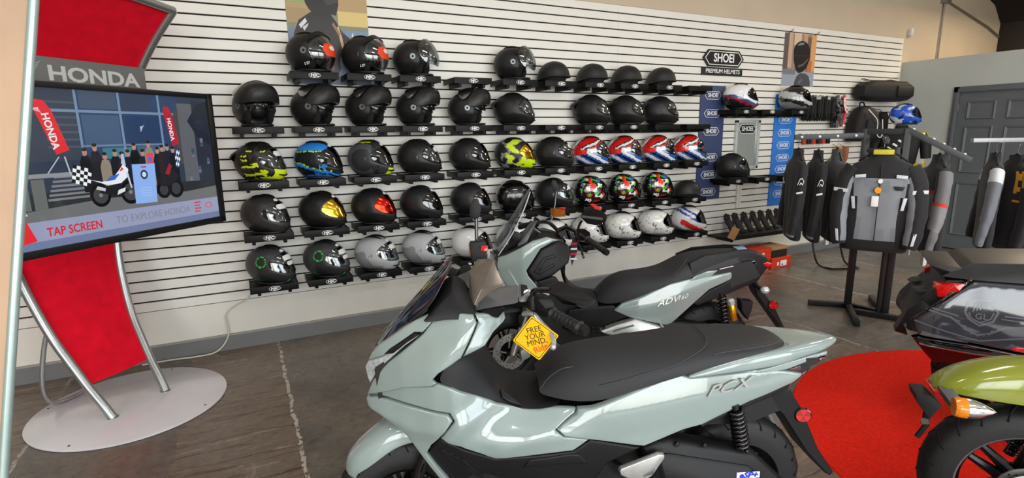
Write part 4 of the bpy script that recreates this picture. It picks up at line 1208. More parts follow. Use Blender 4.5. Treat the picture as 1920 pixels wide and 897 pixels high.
def slab(name, pts, t, m, parent, n=None, bev=0.003, **kw):
    """flat-ish polygon of 3D points thickened along its normal"""
    P = [Vector(p) for p in pts]; c = sum(P, Vector()) / len(P)
    if n is None:
        n = Vector()
        for i in range(len(P)): n += (P[i] - c).cross(P[(i + 1) % len(P)] - c)
    n = Vector(n).normalized()
    return hull(name, [p + n * t / 2 for p in P] + [p - n * t / 2 for p in P], m, parent, bev, **kw)

M_tyre = mat('tyre_rubber', (19, 19, 20), 0.6, var=0.12, scale=60, bump=0.3, bscale=160)
M_rim = mat('rim_black', (22, 22, 24), 0.3, metal=0.4)
M_steel = mat('brushed_steel', (176, 176, 172), 0.28, metal=0.95)
M_alubr = mat('cast_aluminium', (196, 198, 196), 0.35, metal=0.7)
M_pgrey = mat('scooter_grey_paint', (136, 150, 147), 0.17, var=0.015, scale=3, coat=1.0)
M_plast = mat('black_textured_plastic', (19, 19, 21), 0.5, var=0.1, scale=90, bump=0.2, bscale=900, spec=0.35)
M_plasg = mat('black_gloss_plastic', (14, 14, 17), 0.12, var=0.1, coat=0.6)
M_seatm = mat('seat_vinyl', (34, 35, 38), 0.55, var=0.10, scale=120, bump=0.35, bscale=1200)
M_stitch = mat('stitch_grey', (66, 68, 72), 0.8)
M_redlens = mat('red_lens', (190, 12, 16), 0.12, var=0.25, scale=90, coat=0.8, emit=(200, 10, 10), estr=0.12)
M_darkred = mat('dark_red_lens', (74, 18, 24), 0.10, var=0.2, coat=0.8)
M_amber = mat('amber_lens', (240, 130, 20), 0.15, var=0.2, scale=80, coat=0.5)
M_gunm = mat('gunmetal_cover', (124, 126, 130), 0.28, metal=0.6, var=0.05)
M_gunm_warm = mat('gunmetal_warm_reflection', (126, 117, 108), 0.26, metal=0.65, var=0.06)  # gunmetal with a bronze reflection mixed into its base colour
M_rub = mat('grip_rubber', (22, 22, 24), 0.5, var=0.12, bump=0.3)
M_lamp = mat('lamp_clear', (190, 196, 200), 0.08, metal=0.3, var=0.25, scale=60, coat=1.0)

def wheel(parent, M, r, w, spokes=5, disc=None, name='wheel', rim=M_rim, sidew=0.62, sr=(0.013, 0.010), sdy=0.11):
    """tyre > rim > spokes; axle along local Y"""
    we = empty(name); we.parent = parent; we.matrix_local = M
    hw = w / 2; ri = r * sidew
    prof = []
    for k in range(17):
        a = PI * k / 16
        prof.append((ri + (r - ri) * math.sin(a) ** 0.75, -hw * math.cos(a) * (1.0 if 0.2 < k / 16 < 0.8 else 0.92)))
    MB().lathe([(ri - 0.006, -hw * .8)] + prof + [(ri - 0.006, hw * .8)], 64, 'Y', closed=True).build('tyre', M_tyre, we, angle=50)
    gr = MB()
    for k in range(22):
        a0 = 2 * PI * k / 22
        for s in (-1, 1):
            q = []
            for j in range(5):
                t = j / 4; a = a0 + 0.16 * t + (0.07 if s > 0 else 0); y = s * hw * (0.12 + 0.72 * t)
                rr = ri + (r - ri) * math.sin(math.acos(max(-1, min(1, -y / hw)))) ** 0.75 + 0.0006
                q.append((rr * math.cos(a), y, rr * math.sin(a)))
            gr.tube(q, 0.0028, 4, cap=False)
    tg = gr.build('tread_groove', mat('tread_dark', (9, 9, 10), 0.9), we, angle=180); tg['kind'] = 'stuff'
    MB().lathe([(ri, -hw * .78), (ri + 0.006, -hw * .84), (ri + .006, -hw * .7), (ri - 0.012, -hw * .55), (ri - 0.02, 0), (ri - 0.012, hw * .55), (ri + .006, hw * .7), (ri + 0.006, hw * .84), (ri, hw * .78), (ri - 0.028, hw * .4), (ri - .03, -hw * .4)], 48, 'Y', closed=True).build('rim', rim, we, angle=40)
    for k in range(spokes):
        a = 2 * PI * k / spokes
        for da in (-sdy, sdy):
            p0 = (0.035 * math.cos(a + da * 3), 0, 0.035 * math.sin(a + da * 3)); p1 = ((ri - .02) * math.cos(a + da), 0, (ri - .02) * math.sin(a + da))
            MB().tube([p0, p1], list(sr), 8, flat=0.8).build('spoke', rim, we)
    MB().lathe([(0.001, -0.05), (0.03, -0.05), (0.042, -0.03), (0.042, 0.03), (0.03, 0.05), (0.001, 0.05)], 24, 'Y').build('hub', rim, we)
    if disc:
        dr_, dy = disc; db = MB()
        db.lathe([(dr_ * .62, dy - .002), (dr_, dy - .002), (dr_, dy + .002), (dr_ * .62, dy + .002)], 48, 'Y', closed=True)
        for k in range(5):
            a = 2 * PI * k / 5; db.tube([(0.03 * math.cos(a), dy, 0.03 * math.sin(a)), (dr_ * .66 * math.cos(a + .25), dy, dr_ * .66 * math.sin(a + .25))], 0.007, 6)
        do = db.build('brake_disc', M_steel, we)
        ho = MB()
        for k in range(30):
            a = 2 * PI * k / 30; rr = dr_ * (0.72 + 0.09 * (k % 3))
            for s_ in (-1, 1): ho.lathe([(0.004, 0), (0.0005, 0.0003)], 8, 'Y', Matrix.Translation((rr * math.cos(a), dy + s_ * 0.0021, rr * math.sin(a))))
        oo = ho.build('disc_holes', M_hblack, do); oo['kind'] = 'stuff'
    return we
def spring(parent, a, b, r=0.024, turns=9, wire=0.0065, m=None, name='shock_absorber', body=None):
    a = Vector(a); b = Vector(b); e = empty(name, tuple(a)); e.parent = parent
    d = b - a; L_ = d.length; z = d.normalized(); x = z.orthogonal().normalized(); y = z.cross(x)
    pts = []
    for k in range(turns * 12 + 1):
        t = k / (turns * 12); an = 2 * PI * turns * t
        pts.append(z * (L_ * t) + (x * math.cos(an) + y * math.sin(an)) * r)
    MB().tube(pts, wire, 6).build('spring', m or M_plasg, e, angle=180)
    MB().tube([-z * .02, z * (L_ * 1.05)], r * 0.62, 12).build('damper', body or M_plasg, e)
    return e
# ================================================================ grey scooter in front
SC = empty('scooter', (1.655, -3.187, 0), math.radians(157.0))
tag(SC, 'pale grey step-through scooter parked nearest, with a black seat and dark windscreen', 'scooter')
K_side = [((0.775, 0.625), (0.60, 0.66), (0.30, 0.70), (0.05, 0.715), (-0.12, 0.733)), 0.010, 0.09]
K_leg = [((0.777, 0.625), (0.955, 0.555)), 0.012, 0.07]
K_leg2 = [((0.965, 0.715), (1.09, 0.655), (1.13, 0.605)), 0.020, 0.05]
K_cowl = [((1.39, 0.728), (1.28, 0.775), (1.16, 0.86), (1.06, 0.97), (1.03, 1.0)), 0.016, 0.08]
K_v = [((1.40, 0.67), (1.25, 0.63), (1.14, 0.64)), 0.012, 0.05]
panel('front_cowl', PCX['front_cowl'], W_pcx, M_pgrey, SC, creases=[K_cowl], roll=0.005)
panel('headlight_brow', PCX['brow'], W_pcx, M_pgrey, SC, off=0.004, roll=0.006)
panel('headlight', PCX['headlight'], W_pcx, M_lamp, SC, off=-0.002, roll=0.006)
panel('daylight_strip', [(1.345, 0.872), (1.322, 0.895), (1.236, 0.957), (1.209, 0.959), (1.26, 0.925), (1.31, 0.882)], W_pcx, M_plasg, SC, off=0.003, roll=0.002)
panel('inner_shield', PCX['inner_shield'], lambda u, z: W_pcx(1.03, z) - 0.35 * (1.03 - u), M_pgrey, SC, roll=0.005)
panel('leg_shield', PCX['leg_shield'], W_pcx, M_pgrey, SC, creases=[K_leg, K_leg2], roll=0.005)
panel('lower_front_panel', PCX['v_panel'], W_pcx, M_pgrey, SC, off=0.008, creases=[K_v], roll=0.007, thick=0.02)
panel('under_cowl', PCX['under_cowl'], W_pcx, M_plast, SC, off=-0.004, roll=0.008)
panel('under_cowl_insert', PCX['tread_insert'], W_pcx, M_plast, SC, off=0.001, roll=0.006)
for k in range(4):
    panel('cooling_louvre', [(1.17 - .022 * k, .555 - .012 * k), (1.155 - .022 * k, .56 - .012 * k), (1.06 - .03 * k, .47 - .03 * k), (1.068 - .03 * k, .462 - .03 * k)], W_pcx, M_plasg, SC, both=False, off=0.0, roll=0.002, gap=0.0, res=0.02)
panel('side_panel', PCX['side_panel'], W_pcx, M_pgrey, SC, creases=[K_side], roll=0.006, thick=0.02)
panel('under_rail', PCX['under_rail'], W_pcx, M_pgrey, SC, off=0.006, roll=0.004)
panel('taillight', PCX['taillight'], W_pcx, M_darkred, SC, off=0.001, roll=0.003)
panel('taillight', PCX['taillight_lower'], W_pcx, M_darkred, SC, off=-0.008, roll=0.003)
panel('under_tail', PCX['under_tail'], W_pcx, M_plast, SC, off=-0.008, roll=0.003)
# dark inner body that closes the shell
core = [(1.37, .66), (1.38, .82), (1.16, 1.0), (1.06, .96), (1.06, .84), (.99, .74), (.93, .66), (.80, .64), (.68, .66), (.33, .76), (-.05, .80), (-.20, .79), (-.10, .70), (.10, .64), (.45, .52), (.50, .36), (.62, .27), (1.0, .27), (1.14, .42), (1.24, .58)]
MB().prism(core, -0.10, 0.10, 'Y').build('frame_core', M_hblack, SC)
MB().prism([(.9, .30), (1.02, .33), (1.10, .45), (1.0, .50), (.62, .50), (.5, .40), (.6, .30)], -0.165, 0.165, 'Y', bev=0.02).build('foot_well', M_plast, SC)
# black tunnel between the legs
tn = [[(1.10, 0, .93), (1.105, .10, .92), (1.115, .160, .885), (1.13, .182, .855), (1.170, .182, .804)],
      [(1.05, 0, .92), (1.055, .08, .91), (1.06, .135, .892), (1.082, .172, .855), (1.111, .196, .784)],
      [(1.005, 0, .875), (1.008, .06, .865), (1.012, .105, .845), (1.02, .142, .80), (1.032, .163, .739)],
      [(.975, 0, .785), (.976, .05, .78), (.975, .09, .765), (.97, .122, .738), (.966, .145, .704)],
      [(.935, 0, .715), (.935, .05, .714), (.932, .09, .71), (.926, .125, .702), (.921, .148, .690)],
      [(.88, 0, .685), (.88, .05, .685), (.88, .09, .685), (.88, .13, .683), (.879, .152, .677)],
      [(.822, 0, .678), (.822, .05, .678), (.822, .09, .678), (.822, .13, .677), (.822, .150, .672)],
      [(.75, 0, .69), (.75, .05, .69), (.75, .09, .69), (.75, .12, .685), (.75, .145, .68)]]
tun = loft('centre_tunnel', tn, M_plast, SC, sub=2)
slab('fuel_lid', [(.955, .118, .738), (.915, .118, .708), (.885, .122, .692), (.885, .146, .686), (.925, .144, .698), (.95, .140, .715)], 0.006, M_plast, tun, bev=0.002)
# seat
ss = [sec(.818, [(0, .742), (.05, .74), (.085, .732), (.10, .72), (.105, .705)]),
      sec(.765, [(0, .80), (.055, .796), (.095, .775), (.125, .735), (.135, .702)]),
      sec(.70, [(0, .832), (.06, .828), (.11, .80), (.152, .745), (.158, .697)]),
      sec(.60, [(0, .838), (.08, .834), (.132, .808), (.168, .750), (.172, .702)]),
      sec(.45, [(0, .844), (.10, .840), (.148, .815), (.172, .785), (.175, .752)]),
      sec(.33, [(0, .852), (.115, .848), (.152, .828), (.168, .803), (.170, .782)]),
      sec(.235, [(0, .864), (.122, .859), (.150, .842), (.160, .820), (.162, .803)]),
      sec(.10, [(0, .865), (.112, .861), (.138, .848), (.150, .834), (.152, .822)]),
      sec(-.015, [(0, .866), (.085, .862), (.108, .853), (.118, .843), (.120, .833)]),
      sec(-.075, [(0, .858), (.045, .856), (.062, .850), (.072, .842), (.074, .832)]),
      sec(-.092, [(0, .842), (.03, .841), (.042, .839), (.048, .835), (.05, .83)])]
seat = loft('seat', ss, M_seatm, SC, sub=2)
for pts in ([(.815, .108, .722), (.79, .115, .765), (.745, .118, .800), (.70, .114, .806)], [(.195, -.10, .865), (.20, .02, .868), (.225, .10, .866), (.27, .135, .848), (.36, .158, .815), (.45, .165, .796), (.55, .166, .770), (.62, .164, .755)],
            [(.22, .150, .845), (.17, .142, .850), (.08, .130, .853), (-.02, .106, .857), (-.065, .062, .855)]):
    MB().tube(smoothpath(pts, 6), 0.0016, 5).build('stitching', M_stitch, seat, angle=180)
# tail
tt = [sec(.318, [(0, .75), (.16, .780), (.170, .781), (.177, .778), (.177, .773)]),
      sec(.22, [(0, .77), (.152, .808), (.164, .808), (.174, .798), (.175, .780)]),
      sec(.12, [(0, .78), (.142, .826), (.154, .829), (.166, .816), (.167, .784)]),
      sec(.02, [(0, .79), (.118, .836), (.138, .842), (.153, .828), (.154, .788)]),
      sec(-.06, [(0, .80), (.085, .838), (.118, .845), (.135, .830), (.136, .793)]),
      sec(-.10, [(0, .832), (.075, .840), (.104, .844), (.121, .829), (.122, .800)]),
      sec(-.14, [(0, .846), (.06, .846), (.092, .844), (.108, .829), (.109, .804)]),
      sec(-.21, [(0, .848), (.05, .847), (.072, .843), (.086, .829), (.087, .808)]),
      sec(-.285, [(0, .842), (.022, .841), (.036, .838), (.046, .828), (.046, .815)]),
      sec(-.318, [(0, .832), (.008, .832), (.014, .831), (.017, .826), (.017, .820)])]
loft('tail_cowl', tt, M_pgrey, SC, sub=2, solid=0.006)
# windscreen and instrument hood
ws = [[(1.388, 0, .872), (1.384, .02, .876), (1.370, .042, .887), (1.366, .046, .888)],
      [(1.305, 0, .983), (1.300, .055, .978), (1.280, .100, .965), (1.274, .107, .960)],
      [(1.218, 0, 1.075), (1.212, .075, 1.068), (1.190, .135, 1.048), (1.182, .146, 1.042)],
      [(1.150, 0, 1.148), (1.146, .075, 1.142), (1.140, .122, 1.125), (1.142, .130, 1.118)],
      [(1.108, 0, 1.190), (1.107, .050, 1.184), (1.112, .085, 1.162), (1.116, .092, 1.152)]]
M_wsd = mat('smoked_windscreen', (16, 15, 22), 0.06, var=0.1, coat=1.0)
loft('windscreen', ws, M_wsd, SC, sub=3, solid=0.004)
loft('instrument_hood', [sec(1.20, [(0, 1.00), (.07, 1.0), (.13, 1.0), (.158, 1.012), (.16, 1.0)]), sec(1.155, [(0, 1.075), (.06, 1.075), (.115, 1.07), (.152, 1.035), (.158, 1.005)]), sec(1.11, [(0, 1.12), (.055, 1.115), (.10, 1.09), (.15, 1.038), (.16, 1.01)]),
      sec(1.07, [(0, 1.085), (.06, 1.08), (.10, 1.06), (.145, 1.033), (.158, 1.005)]), sec(1.03, [(0, 1.03), (.06, 1.028), (.10, 1.024), (.135, 1.02), (.15, 1.0)])], M_plast, SC, sub=2)
hull('instrument_panel', [(1.125, .03, 1.075), (1.125, .11, 1.062), (1.075, .02, 1.062), (1.078, .105, 1.048), (1.10, .03, 1.04), (1.10, .11, 1.03), (1.12, .07, 1.085), (1.07, .06, 1.066)], M_plasg, SC, 0.006)
# handlebar: cover, wings, bar, grips, mirrors
cov = [(1.053, -.03, 1.12), (1.022, -.10, 1.148), (.965, -.06, 1.158), (.936, .04, 1.088), (1.037, .10, 1.033), (1.055, .06, 1.037), (.991, 0, 1.118), (1.009, .06, 1.079), (1.03, -.08, 1.03), (.98, -.05, 1.02), (.96, .05, 1.02)]
cv = hull('handlebar_cover', cov, M_gunm_warm, SC, 0.003)
wing_l = [(1.039, .09, 1.026), (.994, .10, 1.069), (.95, .08, 1.093), (.888, .12, 1.11), (.895, .20, 1.071), (.941, .18, 1.057), (1.021, .12, 1.026)]
def rots(p, d=math.radians(30), c=(.96, 0.0)):
    x, y = p[0] - c[0], p[1] - c[1]; cs, sn = math.cos(-d), math.sin(-d)
    x, y = x * cs - y * sn, x * sn + y * cs
    y = -y; cs, sn = math.cos(d), math.sin(d)
    return (c[0] + x * cs - y * sn, c[1] + x * sn + y * cs, p[2])
low_l = [(1.017, .10, 1.012), (.958, .14, 1.006), (.925, .17, 1.046), (.99, .06, 1.01), (.93, .09, 1.04)]
hull('cover_wing', wing_l + low_l[3:], M_gunm, SC, 0.004)
hull('cover_wing', [rots(p) for p in wing_l + low_l[3:]], M_gunm, SC, 0.004)
hull('cover_underside', [(1.021, .12, 1.024), (.941, .18, 1.053), (.931, .17, 1.046), (.96, .145, 1.0), (1.015, .10, 1.004), (1.04, .05, 1.0), (.95, .05, 1.0)], M_plast, SC, 0.006)
sd = hull('side_display', [(.888, .12, 1.112), (.895, .20, 1.073), (.849, .16, 1.097), (.862, .135, 1.112), (.868, .19, 1.07), (.88, .15, 1.06)], M_gunm, SC, 0.004)
slab('display_glass', [(.882, .133, 1.111), (.884, .183, 1.087), (.858, .162, 1.097), (.863, .140, 1.110)], 0.004, M_plasg, sd, bev=0.001)
g0 = Vector((.835, .195, 1.058)); g1 = Vector((.719, .345, 1.030))
for fl, sgn_ in ((lambda p: tuple(p), 1), (lambda p: rots(tuple(p)), -1)):
    gd = (g1 - g0).normalized()
    bar = [fl(Vector((.93, .06, 1.03))), fl(g0), fl(g1)]
    MB().tube(bar, 0.011, 10).build('handlebar', M_plast, SC)
    ga = g0 + gd * 0.065; gp = []; gr_ = []
    for k in range(25):
        t = k / 24; gp.append(fl(ga + (g1 - ga) * t)); gr_.append(0.0165 + (0.0016 if (k % 3) else -0.001) + (0.004 if k in (1, 22) else 0))
    MB().tube(gp, gr_, 14).build('grip', M_rub, SC)
    ge = g1 + gd * 0.018
    MB().tube([fl(g1), fl(g1 + gd * .005), fl(ge)], [0.0165, 0.018, 0.015], 14).build('bar_end', M_plast, SC)
    sw = [fl(g0 + Vector(v)) for v in ((.01, -.035, .035), (-.02, .0, .04), (-.045, .035, .03), (-.055, .045, 0), (-.045, .05, -.03), (0, 0, -.035), (.03, -.03, -.02), (.035, -.03, .02), (.0, .03, .03))]
    s_o = hull('switch_housing', sw, M_plast, SC, 0.005)
    slab('switch_button', [fl(g0 + Vector(v)) for v in ((-.018, -.005, .042), (-.035, .012, .039), (-.040, .006, .040), (-.022, -.012, .043))], 0.006, M_lgray, s_o, bev=0.001)
    lev = [fl(Vector(p)) for p in ((.875, .19, 1.030), (.849, .222, 1.038), (.832, .25, 1.026), (.808, .29, 1.008), (.800, .328, .990), (.804, .342, .980))]
    lo_ = MB().tube(smoothpath(lev, 5), [0.013 - 0.006 * min(1, k / 12) for k in range(26)], 10, flat=0.7).build('brake_lever', M_alubr, SC)
    MB().ball(fl(Vector((.805, .345, .978))), 0.010).build('lever_ball', M_alubr, lo_)
# mirrors: folded back on the near side, upright on the far side
ml = [(.81, .26, 1.123), (.791, .24, 1.136), (.754, .26, 1.15), (.715, .30, 1.14), (.68, .34, 1.122), (.682, .34, 1.11), (.697, .34, 1.096), (.718, .33, 1.095), (.767, .30, 1.105), (.808, .27, 1.121)]
mo = empty('mirror'); mo.parent = SC
hull('mirror_shell', [(x + .012, y - .02, z) for x, y, z in ml] + [(x * .86 + .14 * .75 - .008, y + .012, z * .8 + .2 * 1.122) for x, y, z in ml], M_plast, mo, 0.006, angle=40)
MB().tube(smoothpath([(.849, .19, 1.055), (.849, .19, 1.09), (.842, .205, 1.112), (.80, .255, 1.125)], 5), 0.009, 10).build('mirror_stem', M_plasg, mo)
MB().lathe([(0.014, 0), (0.014, 0.04), (0.011, 0.046), (0.0005, 0.046)], 14, M=Matrix.Translation((.849, .19, 1.045))).build('mirror_clamp', M_plast, mo)
mr = [(1.049, 1.283), (1.045, 1.326), (1.028, 1.353), (1.012, 1.351), (1.001, 1.31), (1.007, 1.277), (1.024, 1.262)]
mo = empty('mirror'); mo.parent = SC
hull('mirror_shell', [(x, -.27, z) for x, z in mr] + [(x * .9 + .1025, -.295, z * .9 + .131) for x, z in mr], M_plast, mo, 0.006, angle=40)
MB().tube([(1.024, -.255, 1.09), (1.023, -.262, 1.17), (1.022, -.277, 1.27)], 0.007, 10).build('mirror_stem', M_plasg, mo)
hull('fluid_reservoir', [(1.05, -.24, 1.19), (1.05, -.19, 1.19), (.99, -.19, 1.195), (.99, -.22, 1.195), (1.05, -.24, 1.13), (.98, -.18, 1.12), (1.04, -.18, 1.12)], M_plast, SC, 0.004)
slab('amber_window', [(1.052, -.205, 1.19), (1.034, -.200, 1.19), (1.034, -.198, 1.145), (1.052, -.203, 1.145)], 0.01, mat('reservoir_amber', (150, 84, 24), 0.3), SC, bev=0.001)
slab('kill_switch', [(1.005, -.16, 1.185), (.98, -.155, 1.185), (.983, -.15, 1.165), (1.007, -.155, 1.165)], 0.012, M_redlens, SC, bev=0.002)
# front wheel assembly, steered a little
SD_ = math.radians(9)
FW = Matrix.Translation((1.12, 0, 0)) @ Matrix.Rotation(SD_, 4, 'Z') @ Matrix.Translation((1.315 - 1.12, 0, 0.262))
wheel(SC, FW, 0.258, 0.105, 5, (0.105, 0.055), 'front_wheel')
fs_ = []
for (x, z, hw) in ((.205, .165, .030), (.200, .215, .052), (.165, .262, .068), (.11, .305, .076), (.05, .345, .078), (-.02, .352, .076), (-.07, .335, .07)):
    fs_.append([(x, 0, z), (x - .004, hw * .5, z - .006), (x - .015, hw * .9, z - .028), (x - .035, hw, z - .075 + (.03 if x > .19 else 0))])
fo = loft('front_fender', fs_, M_pgrey, SC, sub=2, solid=0.004); fo.matrix_local = FW
for s in (1, -1):
    f_ = MB().tube([(.0, s * .082, 0), (-.10, s * .082, .30)], [0.020, 0.022], 12).build('fork_leg', M_plasg, SC); f_.matrix_local = FW
cal = hull('brake_caliper', [(-.05, .07, .02), (-.10, .07, .05), (-.11, .07, -.03), (-.06, .07, -.05), (-.05, .10, .02), (-.10, .10, .05), (-.11, .10, -.03), (-.06, .10, -.05)], M_alubr, SC, 0.006); cal.matrix_local = FW
rf_ = MB().lathe([(0.022, 0), (0.022, 0.006), (0.018, 0.010), (0.0005, 0.011)], 20, 'Y').build('amber_reflector', M_amber, SC); rf_.location = (1.225, .165, .42)
# rear wheel, engine, exhaust
wheel(SC, Matrix.Translation((.05, 0, .275)), 0.262, 0.13, 5, None, 'rear_wheel')
ec = PCX['engine_cover']
MB().prism(ec, 0.085, 0.172, 'Y', bev=0.014).build('engine_cover', M_plast, SC, angle=50)
inn = inset_poly(ec, 0.045)
MB().prism(inn, 0.165, 0.186, 'Y', bev=0.012).build('engine_cover_boss', M_plast, SC, angle=50)
for (u, w, z) in ((.345, .172, .528), (.245, .172, .518), (.088, .172, .485), (-.05, .172, .36)):
    MB().lathe([(0.009, 0), (0.009, 0.008), (0.006, 0.011), (0.0005, 0.011)], 10, 'Y', Matrix.Translation((u, w, z))).build('bolt', M_plasg, SC)
st_ = MB().cbox(.042, .126, .1865, .188, .388, .412, 0.0006).build('engine_sticker', M_white, SC, label='white and blue engine sticker')
lettering('eSP+', 0.030, mat('sticker_blue', (40, 60, 200), 0.4), st_, axes((.084, .1885, .4), (-1, 0, 0), (0, 0, 1)), bold=0.0012, shear=0.2, sx=1.1)
MB().prism([(.55, .32), (.50, .50), (.36, .53), (.20, .42), (.15, .25), (.40, .22)], -0.10, 0.085, 'Y', bev=0.01).build('engine_block', M_hblack, SC)
spring(SC, (.128, .15, .635), (.095, .15, .488))
MB().prism([(-.02, .66), (.3, .64), (.3, .56), (.05, .555), (-.06, .60)], -0.08, 0.11, 'Y').build('tail_frame', M_hblack, SC)
hull('exhaust_shield', [(-.132, -.12, .492), (-.155, -.12, .502), (-.207, -.12, .448), (-.22, -.12, .425), (-.202, -.12, .388), (-.172, -.12, .416), (-.10, -.19, .47), (-.17, -.20, .42), (-.12, -.2, .36)], M_alubr, SC, 0.006)
MB().tube([(-.13, -.16, .44), (.10, -.17, .36), (.40, -.15, .26)], [0.058, 0.062, 0.04], 16).build('exhaust', M_plast, SC)
mg = [(-.03, .615), (-.10, .655), (-.135, .640), (-.178, .575), (-.212, .505), (-.262, .400), (-.336, .292), (-.326, .277), (-.303, .290), (-.214, .388), (-.107, .548)]
MB().prism(mg, -.055, .055, 'Y', bev=0.006).build('rear_mudguard', M_plast, SC, angle=40)
rr_ = empty('rear_reflector', (-.184, .056, .547), rot=(0, 0, math.radians(-14))); rr_.parent = SC
MB().lathe([(0.029, 0), (0.029, 0.010), (0.026, 0.012), (0.0265, 0.008)], 28, 'Y').build('reflector_rim', M_plasg, rr_)
for k in range(6):
    a0 = PI / 3 * k; a1 = a0 + PI / 3
    MB().prism([(0, 0)] + [(0.0255 * math.cos(lerp(a0, a1, j / 4)), 0.0255 * math.sin(lerp(a0, a1, j / 4))) for j in range(5)], 0.004, 0.011 + 0.0012 * (k % 2), 'Y').build('lens_wedge', M_redlens if k % 2 else mat('red_lens_dark', (150, 14, 20), 0.15, coat=0.6, var=0.2, emit=(180, 8, 8), estr=0.05), rr_)
pg = hull('passenger_peg', [(u, .205, z) for u, z in PCX['peg']] + [(u * .97 + .014, .225, z * .97 + .014) for u, z in PCX['peg']], M_alubr, SC, 0.004)
slab('peg_cutout', [(.478, .227, .447), (.445, .227, .453), (.437, .227, .474)], 0.006, M_gunm, pg, bev=0.001)
# raised chrome name on the side panel
_d = Vector((-.18, W_pcx(.082, .742) - W_pcx(.262, .72), .022)).normalized()
pc = lettering('PCX', 0.050, M_steel, SC, axes((.172, W_pcx(.172, .731) + 0.0145, .728), _d, Vector((0.02, -0.14, 1)).normalized()), name='model_emblem', ext=0.002, bold=0.0006, shear=0.45, sx=1.7)
# centre stand
for s in (1, -1):
    MB().tube([(.48, s * .10, .33), (.42, s * .12, .10), (.36, s * .14, .012)], 0.012, 8).build('centre_stand', M_plasg, SC)
# diamond card hung on the lever
HT = empty('diamond_hang_tag', (0, 0, 0)); HT.parent = None
tg = [Vector((.843, .262, 1.049)), Vector((.778, .302, .999)), Vector((.845, .282, .912)), Vector((.914, .242, .965))]
MWS = Matrix.Translation((1.655, -3.187, 0)) @ Matrix.Rotation(math.radians(157.0), 4, 'Z')
tw = [MWS @ p for p in tg]; cen = sum(tw, Vector()) / 4
ex = (tw[1] - tw[3]).normalized(); ey = (tw[0] - tw[2]); ey = (ey - ex * ey.dot(ex)).normalized(); ez = ex.cross(ey)
if ez.dot(Vector((0, -CD, CH)) - cen) < 0: ez = -ez
HT.matrix_world = Matrix((ey.cross(ez), ey, ez)).transposed().to_4x4() @ Matrix.Identity(4)
HT.location = cen + ez * 0.012
hx = (tw[1] - tw[3]).length / 2 * 1.0; hy = (tw[0] - tw[2]).length / 2
M_yel = mat('yellow_card', (250, 190, 20), 0.4, var=0.03)
def diamond(s, r=0.12):
    base = [(hx * s, 0), (0, hy * s), (-hx * s, 0), (0, -hy * s)]; out = []
    for i in range(4):
        a, b, c = Vector(base[i - 1]), Vector(base[i]), Vector(base[(i + 1) % 4])
        p = b + (a - b) * r * .5; q = b + (c - b) * r * .5
        for j in range(5):
            t = j / 4; m_ = (1 - t) ** 2 * p + 2 * t * (1 - t) * b + t * t * q; out.append((m_.x, m_.y))
    return out
MB().prism(diamond(1.0), -0.001, 0.001, 'Z').build('card', M_yel, HT)
b_ = MB(); o_, i_ = diamond(0.93), diamond(0.895); k_ = len(o_)
b_.add([(x, y, 0.0014) for x, y in o_] + [(x, y, 0.0014) for x, y in i_], [(j, (j + 1) % k_, k_ + (j + 1) % k_, k_ + j) for j in range(k_)])
b_.build('card_border', M_hblack, HT)
M_ink = mat('black_ink', (20, 18, 16), 0.6); M_ork = mat('orange_ink', (225, 92, 24), 0.6)
for tx, y, s, m_, x in (('FREE', .027, .0255, M_ink, 0), ('YOUR', .007, .0255, M_ink, 0), ('MIND,', -.013, .0255, M_ink, 0.003)):
    lettering(tx, s * hy / .072, m_, HT, Matrix.Translation((x, y * hy / .072, 0.0013)) @ Matrix.Rotation(0.12, 4, 'Z'), ext=0.0002, bold=0.0)
lettering('Ride', .028 * hy / .072, M_ork, HT, Matrix.Translation((0.012, -.034 * hy / .072, 0.0013)) @ Matrix.Rotation(0.28, 4, 'Z'), ext=0.0002, bold=0.0006)
MB().tube([(0, hy * .9, 0.0), (0.004, hy * 1.02, -0.01), (0.0, hy * 1.1, -0.02)], 0.0012, 5).build('tie', M_hblack, HT)
tag(HT, 'yellow diamond card reading FREE YOUR MIND hung on the grey scooter lever', 'tag')
# ================================================================ grey adventure scooter behind
AV = empty('adventure_scooter', (2.61, -2.10, 0), math.radians(153.5))
tag(AV, 'pale grey adventure scooter with clear tall windscreen standing behind the nearer scooter', 'scooter')
KA = [((.60, .545), (.40, .575), (.15, .66), (-.05, .735)), 0.012, 0.09]
KC = [((1.35, .80), (1.22, .86), (1.12, .95), (1.03, .985)), 0.014, 0.07]
panel('side_panel', ADV['side_panel'], W_adv, M_pgrey, AV, creases=[KA], roll=0.006, thick=0.02)
panel('side_accent', ADV['side_accent'], W_adv, M_pgrey, AV, off=0.006, roll=0.005)
panel('tail_side', ADV['tail'], lambda u, z: W_adv(u, z) + 0.006, M_plast, AV, roll=0.006, thick=0.02)
panel('rail_highlight', [(.001, .776), (-.12, .795), (-.235, .813), (-.236, .806), (-.12, .788), (.001, .769)], W_adv, M_steel, AV, off=0.012, roll=0.002, gap=0)
panel('taillight', ADV['taillight'], W_adv, M_redlens, AV, off=0.010, roll=0.006, thick=0.03)
panel('front_cowl', ADV['cowl'], W_adv, M_pgrey, AV, creases=[KC], roll=0.006)
panel('cowl_slot', [(1.345, .822), (1.30, .842), (1.235, .872), (1.222, .866), (1.27, .842), (1.34, .806)], W_adv, M_lgray, AV, off=0.006, roll=0.003, gap=0)
panel('storage_lid', ADV['pocket'], W_adv, M_plast, AV, off=0.004, roll=0.012)
panel('storage_lid_rib', [(1.135, .79), (1.075, .875), (1.01, .893), (1.0, .872), (1.06, .862), (1.10, .80), (1.01, .84), (1.005, .825), (1.10, .775)], W_adv, M_plast, AV, off=0.010, roll=0.004, gap=0)
